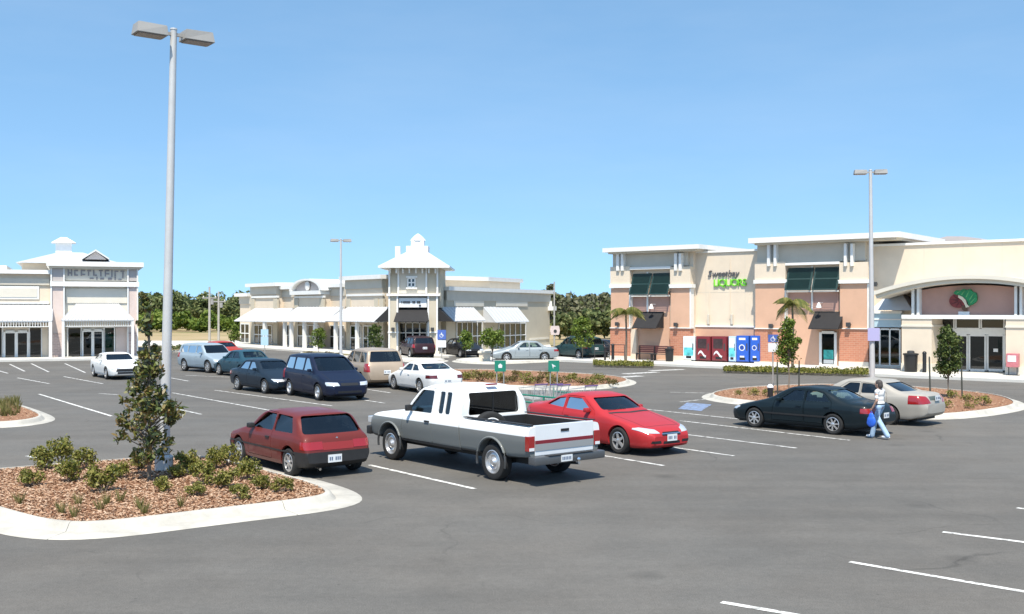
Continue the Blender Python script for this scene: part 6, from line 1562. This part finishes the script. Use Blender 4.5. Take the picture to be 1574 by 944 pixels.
    MB().box(-.03, .03, -.58, .58, .78, .98, bevel=.01).build('grille', M_dark, root)
    bx('underbody', M_rimdark, root, -L + .2, -.35, -.62, .62, .38, .66); MB().tube([(-ax2, -.8, r), (-ax2, .8, r)], .07, 8).build('rear_axle', M_rimdark, root)
    for ax in (ax1, ax2):
        for s in (1, -1): add_wheel(root, ax, s * (w - .15), r, .25, 'steel')
    for s in (1, -1):
        o = link('seat', SEAT1, None, root); o.location = (-2.25, s * .42, .72)
    MB().box(-1.75, -1.42, -.8, .8, .85, 1.16, bevel=.05).build('dashboard', M_seat, root)
    sp_['wb'] = ax2 - ax1
    place(root, (598, 706), (762, 739), sp_, S, 1)
    return root
PK = pickup()
bpy.data.scenes.remove(TMP)
# ------------------------------------------------------------------ street furniture
VD = Vector((0.80, 0.60, 0))
def light_pole(base, top, label, r0=.12, r1=.065, head=1.0, rot=None, foot=True, sign=None, lean=True):
    P = G(base[0], base[1], 0.12); Y = P.y
    T = Vector(((top[0] - CX) / FPX * Y, Y, CAM_H + (HY - top[1]) / FPX * Y)) - P
    if not lean: T.x = T.y = 0
    t = empty('light_pole', P, 0, label, 'light pole', 'twin-head parking lot light poles')
    MB().tube([(0, 0, -.05), T * .5, T], [r0, (r0 + r1) / 2, r1], 16).build('pole', M_alu, t, smooth=40)
    MB().tube([(0, 0, -.05), (0, 0, .30), (0, 0, .34)], [r0 * 1.7, r0 * 1.7, r0 * 1.2], 16).build('base_cover', M_alu, t, smooth=40)
    a = rot if rot is not None else math.atan2(VD.y, VD.x); m0 = Matrix.Translation(T) @ Matrix.Rotation(a, 4, 'Z')
    for s in (1, -1):
        m = m0 @ Matrix.Rotation(0 if s > 0 else math.pi, 4, 'Z') @ Matrix.Scale(head, 4); mb = MB()
        mb.box(.0, .30, -.035, .035, -.16, -.08, m)
        mb.build('arm', M_lampgrey, t)
        lo = [(.22, -.27, -.24), (1.02, -.27, -.24), (1.02, .27, -.24), (.22, .27, -.24)]; hi = [(.25, -.25, .02), (.98, -.22, .04), (.98, .22, .04), (.25, .25, .02)]
        mb = MB(); A = [mb.bm.verts.new(m @ Vector(q)) for q in lo]; B = [mb.bm.verts.new(m @ Vector(q)) for q in hi]
        mb.bm.faces.new(A[::-1]); mb.bm.faces.new(B)
        for i in range(4): mb.bm.faces.new((A[i], A[(i + 1) % 4], B[(i + 1) % 4], B[i]))
        bmesh.ops.bevel(mb.bm, geom=list(mb.bm.edges), offset=.012 * head, segments=2, affect='EDGES')
        h = mb.build('lamp_head', M_lampgrey, t)
        MB().box(.28, .96, -.22, .22, -.262, -.2405, m).build('lens', M_lens, h)
    cap = MB().lathe([(r1 * 1.15, 0), (r1 * 1.1, .03), (0, .05)], 12, m=Matrix.Translation(T)).build('cap', M_alu, t)
    return t, T, P
light_pole((252, 724), (267, 46), 'tall near light pole with two grey lamp heads in the mulched island', .112, .066, .80)
lp, T_, P_ = light_pole((1341, 604), (1338, 262), 'right light pole behind the champagne sedan', .115, .065, .64, R(-8))
z_ = CAM_H + (HY - 514) / FPX * P_.y - P_.z
bx('pole_sign', mat('lilac_sign', (.42, .40, .62), .5), lp, -.24, .24, -.16, -.145, z_ - .26, z_ + .26, .0)
light_pole((524, 552), (524, 368), 'middle light pole standing before the far shops', .11, .065, .70, R(15))
# slim pole and utility poles
def slim(px, by, ty, label, r=.06, name='slim_pole', cat='pole', extra=None):
    P = G(px, by); h = (by - ty) / FPX * P.y
    o = empty(name, P, 0, label, cat); MB().tube([(0, 0, 0), (0, 0, h * .6), (0, 0, h)], [r, r * .85, r * .7], 10).build('pole', mat('weathered_pole', (.42, .40, .36), .8, vary=.15), o, smooth=40)
    if extra: extra(o, h)
    return o
def ux(o, h):
    MB().box(-.7, .7, -.05, .05, h * .80, h * .80 + .12).build('crossarm', M_lampgrey, o); MB().tube([(.25, 0, h * .70), (.25, 0, h * .79)], .16, 10).build('transformer', M_lampgrey, o)
    for x in (-.6, .6): MB().lathe([(.05, 0), (.06, .05), (.03, .14), (0, .15)], 8, m=Matrix.Translation((x, 0, h * .80 + .12))).build('insulator', M_pale, o)
slim(322, 531, 441, 'left of two utility poles by the dry field', .13, 'utility_pole', 'pole', ux)
slim(336, 531, 448, 'right of two utility poles by the dry field', .12, 'utility_pole', 'pole', ux)
def ss(o, h):
    z = h * .33; m = Matrix.Translation((.05, -.12, z)); s = .62
    o2 = MB().prism([(-.5 * s, -.55 * s), (.5 * s, -.55 * s), (.62 * s, 0), (.5 * s, .58 * s), (-.5 * s, .58 * s), (-.62 * s, 0)], 'y', -.01, .01, m).build('sign', mat('pinkish_white_sign', (.68, .56, .52), .5, vary=.1), o)
    MB().lathe([(0, -.02), (.13, -.02), (.13, 0), (0, 0)], 12, 'y', m @ Matrix.Translation((.02, -.012, -.05))).build('sign_symbol', M_dark, o2)
slim(852, 545, 433, 'slim pole with pinkish sign at the right end of the far shops', .075, 'sign_pole', 'pole', ss)

def post_sign(px, by, parts, label, w, group='accessible parking signs', cat='sign', post=M_lampgrey):
    "parts: (top row, bottom row, material)"
    P = G(px, by); d = P.y / FPX; o = empty('parking_sign', P, 0, label, cat, group)
    h = (by - parts[0][0]) * d; MB().tube([(0, 0, 0), (0, 0, h - .02)], .03, 8).build('post', post, o)
    for (a, b, m) in parts: MB().box(-w / 2, w / 2, -.06, -.035, (by - b) * d, (by - a) * d - .01, bevel=.0).build('sign_plate', m, o)
    return o
M_bluesign = mat('blue_sign', (.07, .13, .40), .5); M_whitesign = mat('white_sign', (.72, .73, .74), .5); M_pbsign = mat('pale_blue_sign', (.42, .60, .72), .5)
s1 = post_sign(679, 553, [(507, 522, M_bluesign), (523, 534, M_whitesign)], 'blue and white parking sign before the tower', .6)
s2 = post_sign(1188, 606, [(514, 526, M_bluesign), (527, 541, M_whitesign)], 'blue and white parking sign left of the green tree', .42)
s3 = post_sign(407, 556, [(506, 516, M_pbsign), (517, 531, M_pbsign)], 'pale blue parking sign before the far shops', .5)
for s, sc in ((s1, 1.0), (s2, .7)):   # white wheelchair symbol
    z = [c for c in s.children if c.name.startswith('sign_plate')][0]; zz = sum(v.co.z for v in z.data.vertices) / len(z.data.vertices)
    mb = MB(); mb.lathe([(.10 * sc, -.004), (.13 * sc, -.004), (.13 * sc, 0), (.10 * sc, 0)], 14, 'y', Matrix.Translation((-.02, -.062, zz - .06 * sc)), closed=True)
    mb.box(-.03 * sc, .02 * sc, -.068, -.0605, zz - .02 * sc, zz + .15 * sc); mb.box(.021 * sc, .13 * sc, -.068, -.0605, zz - .06 * sc, zz - .02 * sc); mb.build('symbol', M_whitesign, z)

# ---- cart corral
M_cgreen = mat('corral_green', (.012, .20, .13), .45, vary=.1)
def corral():
    A, B = G(769, 634), G(851, 632); dv = Vector((.63, -.78, 0)); e1, e2 = A + dv * 3.4, B + dv * 3.4
    o = empty('cart_corral', A, 0, 'green cart corral with rails between pickup and red coupe', 'cart corral')
    L_ = lambda p, z=0: (p.x - A.x, p.y - A.y, z)
    for p, q in ((A, e1), (B, e2)):
        for k in range(4):
            c = p.lerp(q, k / 3); MB().tube([L_(c, 0), L_(c, .70 if k else .95)], .03, 8).build('rail_post', M_cgreen, o)
        for z in (.22, .45, .68): MB().tube([L_(p, z), L_(q, z)], .026, 8).build('rail', M_cgreen, o)
    for z in (.22, .45, .68): MB().tube([L_(e1, z), L_(e2, z)], .026, 8).build('rail', M_cgreen, o)
    for nm, p, px, lb in (('a', A, 769, 'left'), ('b', B, 851, 'right')):
        d = p.y / FPX; yb = 634 if nm == 'a' else 632; s = empty('cart_return_sign', p - Vector((0.0, .08, 0)), 0, f'{lb} green cart return sign with white arrow above the corral', 'sign', 'green cart return signs')
        zt, zb = (yb - 554) * d, (yb - 571) * d
        for x in (-.12, .12): MB().tube([(x, 0, 0), (x, 0, zt - .02)], .02, 8).build('post', M_lampgrey, s)
        bx('board', M_cgreen, s, -.19, .19, -.05, -.022, zb, zt)
        zc = (zt + zb) / 2; mb = MB(); mb.prism([(-.07, zc + .08), (.08, zc - .01), (-.01, zc - .02), (-.02, zc - .10)] if nm == 'b' else [(-.06, zc - .06), (.06, zc - .06), (.07, zc + .03), (0, zc + .09), (-.07, zc + .03)], 'y', -.056, -.0505); mb.build('symbol', M_whitesign, s)
    return A, B, dv
cA, cB, cdv = corral()
def cart(P, rz, label, hm):
    o = empty('shopping_cart', P, rz, label, 'shopping cart', 'shopping carts in the corral')
    wire = M_alu; mb = MB()
    rim0 = [(-.45, -.27, .98), (.45, -.22, .86), (.45, .22, .86), (-.45, .27, .98)]; bot = [(-.38, -.22, .52), (.40, -.18, .56), (.40, .18, .56), (-.38, .22, .52)]
    for L_ in (rim0, bot):
        for i in range(4): mb.tube([L_[i], L_[(i + 1) % 4]], .009, 5)
    for i in range(4):
        for k in range(8):
            t = k / 8; a = Vector(rim0[i]).lerp(Vector(rim0[(i + 1) % 4]), t); b = Vector(bot[i]).lerp(Vector(bot[(i + 1) % 4]), t); mb.tube([a, b], .005, 4)
    for k in range(9):
        t = k / 8; mb.tube([Vector(bot[0]).lerp(Vector(bot[3]), t), Vector(bot[1]).lerp(Vector(bot[2]), t)], .005, 4)
    mb.build('basket', wire, o)
    fr = MB()
    for s in (1, -1): fr.tube([(-.5, s * .25, 1.0), (-.36, s * .23, .5), (-.42, s * .24, .14), (.42, s * .17, .14)], .014, 6)
    fr.build('frame', wire, o)
    MB().tube([(-.52, -.28, 1.02), (-.52, .28, 1.02)], .022, 8).build('handle', hm, o)
    for x, y in ((-.40, .24), (-.40, -.24), (.40, .17), (.40, -.17)): MB().lathe([(0, -.015), (.06, -.015), (.06, .015), (0, .015)], 14, 'y', Matrix.Translation((x, y, .06))).build('caster', M_black, o)
mpur = mat('purple_plastic', (.14, .08, .22), .5)
cc = (cA + cB) / 2
for i, (t, y) in enumerate(((1.0, .0), (1.35, .02), (2.2, .45), (.7, -.4))):
    cart(cc + cdv * t + Vector((.78, .63, 0)) * y, math.atan2(-cdv.y, -cdv.x), ['cart at the mouth of the corral with purple handle', 'second nested cart with purple handle in the corral', 'loose cart nearest the red coupe in the corral', 'cart at the left rail of the corral'][i], mpur)

# ---- vending machines along the liquor shop wall
def vending(px0, px1, y0, kind, label):
    F = MK; x0, x1 = F.x(px0, .05), F.x(px1, .05); zt = F.z((px0 + px1) / 2, y0, .05); c = F.P0 + F.u * ((x0 + x1) / 2); w = (x1 - x0) / 2
    col = {'red': (.16, .02, .025), 'blue': (.02, .09, .42), 'white': (.66, .72, .74), 'pale': (.42, .55, .72)}[kind]
    o = empty('vending_machine', Vector((c.x, c.y, .14)), math.atan2(F.u.y, F.u.x), label, 'vending machine', 'vending machines by the liquor shop'); h = zt - .14
    MB().box(-w, w, -.05, .66, .06, h, bevel=.02).build('cabinet', mat('vending_' + kind, col, .35, coat=.5, vary=.06), o)
    for x in (-w + .08, w - .08): bx('foot', M_black, o, x - .04, x + .04, .0, .6, 0, .06)
    d = MB().box(-w + .03, w - .03, -.085, -.051, .12, h - .04, bevel=.012).build('door', mat('vending_door_' + kind, [min(1, q * 1.25) for q in col], .3, coat=.6), o)
    y = -.090
    if kind == 'red':
        mb = MB(); mb.prism([(-w * .7 + .02 * math.cos(0) + w * 1.1 * t, h * .34 + .16 * math.sin(t * 5)) for t in np.linspace(0, 1, 10)] + [(-w * .7 + w * 1.1 * t, h * .25 + .16 * math.sin(t * 5)) for t in np.linspace(1, 0, 10)], 'y', y, -.0851); mb.build('wave_graphic', M_whitesign, d)
        bx('lit_panel', mat('dark_scene_panel', (.05, .03, .03), .3, vary=.5, vscale=6), d, -w * .75, w * .5, y, -.0851, h * .52, h * .9)
    elif kind == 'blue':
        MB().lathe([(0, y + .004), (w * .48, y + .004), (w * .48, -.0851), (0, -.0851)], 22, 'y', Matrix.Translation((-.03, 0, h * .56))).build('round_graphic', M_whitesign, d)
        MB().lathe([(0, y - .002), (w * .34, y - .002), (w * .34, y + .0035), (0, y + .0035)], 22, 'y', Matrix.Translation((-.03, 0, h * .56))).build('round_graphic', mat('deep_blue_graphic', (.02, .06, .3), .4), d)
        bx('word_graphic', M_whitesign, d, -w * .55, w * .5, y, -.0851, h * .84, h * .92); bx('word_graphic', M_whitesign, d, -w * .4, w * .3, y, -.0851, h * .20, h * .26)
    else:
        bx('glass_front', mat('cyan_panel', (.12, .52, .56), .25, vary=.5, vscale=3), d, -w * .8, w * .8, y, -.0851, h * .22, h * .55)
        bx('glass_front', mat('ice_panel', (.70, .78, .78), .25, vary=.2, vscale=3), d, -w * .8, w * .8, y, -.0851, h * .58, h * .93)
    bx('coin_panel', M_dark, d, w * .62, w * .82, y, -.0851, h * .45, h * .72); bx('delivery_flap', M_black, d, -w * .45, w * .45, y, -.0851, .18, .34)
for a in [(1050, 1068, 517, 'white', 'white and cyan vending machine, leftmost of the row'), (1070, 1092, 517, 'red', 'dark red vending machine next to the white one'), (1094, 1117, 517, 'red', 'dark red vending machine next to the blue ones'),
          (1120, 1131, 517, 'pale', 'narrow pale blue vending machine in the row'), (1132, 1151, 516, 'blue', 'bright blue vending machine with round white emblem'), (1153, 1168, 516, 'blue', 'bright blue vending machine, rightmost of the row')]: vending(*a)

# ---- benches, bins and small things on the market pavement
def on_pave(px, out): s = MK.x(px, out); q = MK.P0 + MK.u * s - MK.inw * out; return Vector((q.x, q.y, .14))
ang = math.atan2(MK.u.y, MK.u.x)
def bench(P, label):
    o = empty('bench', P, ang, label, 'bench', 'dark benches at the liquor shop')
    for i in range(4): bx('seat_slat', M_dark, o, -.75, .75, -.25 + i * .12, -.15 + i * .12, .43, .46)
    for i in range(4): MB().box(-.75, .75, 0, .025, -.045, .045, Matrix.Translation((0, .24 + i * .03, .56 + i * .12))).build('back_slat', mat('dark_red_slat', (.10, .03, .03), .6), o)
    for x in (-.62, .62): MB().box(x - .03, x + .03, -.24, -.18, 0, .43).box(x - .03, x + .03, .18, .24, 0, .95).box(x - .03, x + .03, -.179, .179, .37, .425).build('leg', M_black, o)
bench(on_pave(993, .5), 'dark slatted bench under the black awning'); bench(on_pave(1016, 1.0), 'dark slatted bench right of the awning')
def litter_bin(P, h, r, label, name='litter_bin'):
    o = empty(name, P, 0, label, 'litter bin')
    MB().lathe([(r * .85, 0), (r * .9, .02), (r, h * .78), (r * 1.12, h * .80), (r * 1.12, h * .86), (r * .9, h * .88)], 20).build('body', M_black, o, smooth=40)
    MB().lathe([(r * .55, h * .881), (r * .5, h * .98), (r * .3, h), (0, h)], 16).build('lid', M_dark, o, smooth=40)
litter_bin(on_pave(1029, 1.2), .95, .27, 'dark litter bin between benches and vending machines')
litter_bin(on_pave(1400, 3.2), 1.15, .36, 'large black litter bin left of the arched entrance')
def bollard(P, h, r, label, cap=None):
    o = empty('bollard', P, 0, label, 'bollard'); MB().tube([(0, 0, 0), (0, 0, h)], r, 12).build('post', M_black, o, smooth=40)
    MB().lathe([(r * 1.15, 0), (r * 1.15, .05), (r * .6, .12), (0, .14)], 12, m=Matrix.Translation((0, 0, h))).build('cap', cap or M_black, o, smooth=40)
bollard(on_pave(1421, 3.2), 1.0, .10, 'black bollard right of the large bin by the entrance')
b_ = G(1184, 611, .12); bollard(b_, .38, .11, 'short black bollard with white cap beside the black sedan', M_whitesign)
bollard(on_pave(942, 1.6), .95, .10, 'black bollard at the corner of the liquor shop'); bollard(on_pave(930, 2.4), .8, .07, 'thin dark bollard left of the liquor shop corner')
def rail():
    P = on_pave(914, 1.2); o = empty('handrail', P, ang, 'dark metal handrail at the left corner of the liquor shop', 'railing')
    for x in (0, 1.2, 2.4): MB().tube([(x, 0, 0), (x, 0, 1.0)], .025, 8).build('rail_post', M_dark, o)
    for z in (.5, 1.0): MB().tube([(0, 0, z), (2.4, 0, z)], .022, 8).build('rail', M_dark, o)
rail()
def news():
    P = on_pave(1557, 3.0); o = empty('newspaper_box', P, ang, 'red and white newspaper box right of the entrance doors', 'newspaper box')
    MB().box(-.28, .28, -.22, .22, .42, 1.12, bevel=.03).build('box', mat('pinkish_red_box', (.50, .16, .18), .5, vary=.2, vscale=5), o)
    bx('window', M_whitesign, o, -.20, .20, -.232, -.221, .70, 1.02)
    for x in (-.2, .2): MB().tube([(x, 0, 0), (x, 0, .42)], .025, 8).build('leg', M_dark, o)
    bx('foot_plate', M_dark, o, -.3, .3, -.2, .2, 0, .03)
news()
def pillar():
    P = G(745, 557.5); d = P.y / FPX; h = 18 * d; w = 17 * d / 2; o = empty('masonry_pillar', P, 0, 'short cream masonry pillar left of the rounded tree', 'pillar')
    MB().box(-w, w, -w, w, 0, h - .14).build('shaft', M_cream, o); MB().box(-w - .08, w + .08, -w - .08, w + .08, h - .138, h, bevel=.02).build('cap', M_pale, o)
pillar()

# ---- the person crossing the lot
TMP2 = bpy.data.scenes.new('tmp_remesh')
def fused(mb, voxel=.014, smooth=6):
    me = mb.mesh('f'); o = bpy.data.objects.new('f', me); TMP2.collection.objects.link(o)
    m = o.modifiers.new('r', 'REMESH'); m.mode = 'VOXEL'; m.voxel_size = voxel; s = o.modifiers.new('s', 'SMOOTH'); s.factor = .5; s.iterations = smooth
    vl = TMP2.view_layers[0]; vl.update(); out = bpy.data.meshes.new_from_object(o.evaluated_get(vl.depsgraph)); bpy.data.objects.remove(o)
    out.shade_smooth(); return out
def limb(mb, pts, rs, n=14):
    "tapered chain with rounded joints"
    mb.tube(pts, rs, n)
    for p, r in zip(pts, rs): bmesh.ops.create_icosphere(mb.bm, subdivisions=2, radius=r, matrix=Matrix.Translation(p))
def ell(mb, c, r, rot=None):
    m = Matrix.Translation(c) @ (rot or Matrix.Identity(4)) @ Matrix.Diagonal((*r, 1)); bmesh.ops.create_icosphere(mb.bm, subdivisions=3, radius=1, matrix=m)
def person():
    A, B = G(1337, 673), G(1368, 676); P = (A + B) / 2; ps = .96; h = A - B; h.z = 0
    o = empty('person', P, math.atan2(h.y, h.x), 'person in white top and pale jeans walking left past the sedans', 'person'); o.scale = (ps,) * 3
    skin = mat('skin', (.46, .28, .20), .55); shirt = mat('white_grey_shirt', (.66, .65, .63), .85, vary=.08, vscale=9); jean = mat('pale_denim', (.36, .50, .66), .85, vary=.15, vscale=14); hairm = mat('dark_grey_brown_hair', (.06, .05, .045), .7, vary=.3, vscale=30)
    hipF, knF, anF = (.01, -.09, .90), (.20, -.10, .50), (.29, -.10, .09); hipR, knR, anR = (-.01, .09, .90), (-.05, .10, .48), (-.29, .10, .14)
    shL, elL, wrL = (.0, .175, 1.335), (-.03, .235, 1.08), (.10, .225, .87); shR, elR, wrR = (.0, -.175, 1.335), (.03, -.23, 1.09), (.20, -.20, .95)
    b = MB()
    for H, K, An, toe in ((hipF, knF, anF, (.43, -.11, .04)), (hipR, knR, anR, (-.17, .11, .03))): limb(b, [H, K, An], [.082, .055, .036])
    ell(b, (0, 0, .94), (.11, .155, .12)); ell(b, (.01, 0, 1.10), (.10, .13, .16)); ell(b, (.015, 0, 1.26), (.105, .165, .15)); limb(b, [(.015, 0, 1.35), (.035, 0, 1.45)], [.055, .048])
    for a, e, w in ((shL, elL, wrL), (shR, elR, wrR)): limb(b, [a, e, w], [.052, .040, .028])
    ell(b, (.05, 0, 1.535), (.098, .076, .118)); ell(b, (.085, 0, 1.485), (.055, .055, .055)); ell(b, (.150, 0, 1.525), (.018, .013, .022))
    for s in (1, -1): ell(b, (.035, s * .078, 1.53), (.018, .010, .028))
    for w, e in ((wrL, elL), (wrR, elR)):
        d = (Vector(w) - Vector(e)).normalized(); ell(b, Vector(w) + d * .05, (.030, .018, .046), d.to_track_quat('Z', 'Y').to_matrix().to_4x4())
    me = fused(b, .012, 4); bm = bmesh.new(); bm.from_mesh(me); f = MB(); f.bm.free(); f.bm = bm
    for w, e in ((wrL, elL), (wrR, elR)):
        d = (Vector(w) - Vector(e)).normalized(); side = Vector((1, 0, 0)) - d * d.x; side.normalize(); inn = d.cross(side)
        for k, ln in enumerate((.068, .078, .072, .056)):
            r0 = Vector(w) + d * .08 + side * (.026 - .017 * k); f.tube([r0, r0 + d * ln * .5 + inn * .006, r0 + d * ln * .8 + inn * .03], [.0085, .008, .0065], 7)
        r0 = Vector(w) + d * .035 + side * .026; f.tube([r0, r0 + d * .03 + side * .02, r0 + d * .062 + side * .018], [.010, .009, .007], 7)
    body = link('body', f.mesh('body', 60), skin, o)
    t = MB(); ell(t, (0, 0, .95), (.125, .168, .10))
    for H, K, An in ((hipF, knF, anF), (hipR, knR, anR)):
        An2 = Vector(An) + Vector((0, 0, -.03)); limb(t, [H, K, An2], [.098, .074, .070])
    link('trousers', fused(t, .014, 5), jean, o)
    s = MB(); ell(s, (0, 0, 1.0), (.128, .172, .10)); ell(s, (.01, 0, 1.12), (.118, .155, .15)); ell(s, (.015, 0, 1.27), (.122, .178, .13)); limb(s, [(0, .12, 1.35), shL, (-.02, .215, 1.17)], [.07, .068, .058]); limb(s, [(0, -.12, 1.35), shR, (.02, -.215, 1.18)], [.07, .068, .058])
    link('shirt', fused(s, .014, 5), shirt, o)
    hr = MB(); ell(hr, (.025, 0, 1.565), (.108, .088, .105)); ell(hr, (-.02, 0, 1.50), (.07, .082, .09))
    hm = fused(hr, .014, 4)
    bm = bmesh.new(); bm.from_mesh(hm); bmesh.ops.delete(bm, geom=[v for v in bm.verts if v.co.x > .085 and v.co.z < 1.60], context='VERTS'); bm.to_mesh(hm); bm.free(); link('hair', hm, hairm, o)
    for sd in (1, -1):
        ey = MB(); ell(ey, (.138, sd * .030, 1.545), (.011, .013, .008)); ey.build('eye', M_black, o)
    mo = MB(); ell(mo, (.137, 0, 1.468), (.008, .022, .006)); mo.build('mouth', mat('lips', (.35, .12, .10), .5), o)
    for (An, toe, z) in ((anF, .0, .0), (anR, .0, .03)):
        sh = MB(); c = Vector((An[0] + .06, An[1], .045 + z)); ell(sh, c, (.135, .045, .045)); ell(sh, c + Vector((-.06, 0, .02)), (.06, .042, .055))
        m_ = fused(sh, .012, 3); bm = bmesh.new(); bm.from_mesh(m_)
        for v in bm.verts: v.co.z = max(v.co.z, .004 + (0 if z == 0 else max(0, (-(v.co.x - c.x)) * .35)))
        bm.to_mesh(m_); bm.free(); link('shoe', m_, M_whitesign, o)
    bl = MB(); bl.lathe([(.128, -.012), (.128, .012)], 24, m=Matrix.Translation((0, 0, .985)) @ Matrix.Diagonal((1, 1.34, 1, 1))); bl.build('belt', M_black, o)
    # bag in the hand
    hnd = Vector(wrL) + Vector((.03, .0, -.09)); rm = Matrix.Translation(P) @ Matrix.Rotation(math.atan2(h.y, h.x), 4, 'Z') @ Matrix.Scale(ps, 4); wp = rm @ hnd
    bag = empty('carrier_bag', wp, math.atan2(h.y, h.x), 'bright blue bag held by the walking person', 'bag')
    g = MB(); ell(g, (0, .01, -.27), (.13, .05, .17)); ell(g, (.02, .01, -.32), (.12, .045, .10)); ell(g, (0, .01, -.14), (.08, .035, .11)); gm = fused(g, .014, 4)
    link('bag_body', gm, mat('bright_blue_plastic', (.03, .13, .62), .45, vary=.2, vscale=12), bag); MB().tube([(-.06, .01, -.10), (0, .005, .015), (.06, .01, -.10)], .008, 6).build('handle', MATS['bright_blue_plastic'], bag)
person()
bpy.data.scenes.remove(TMP2)
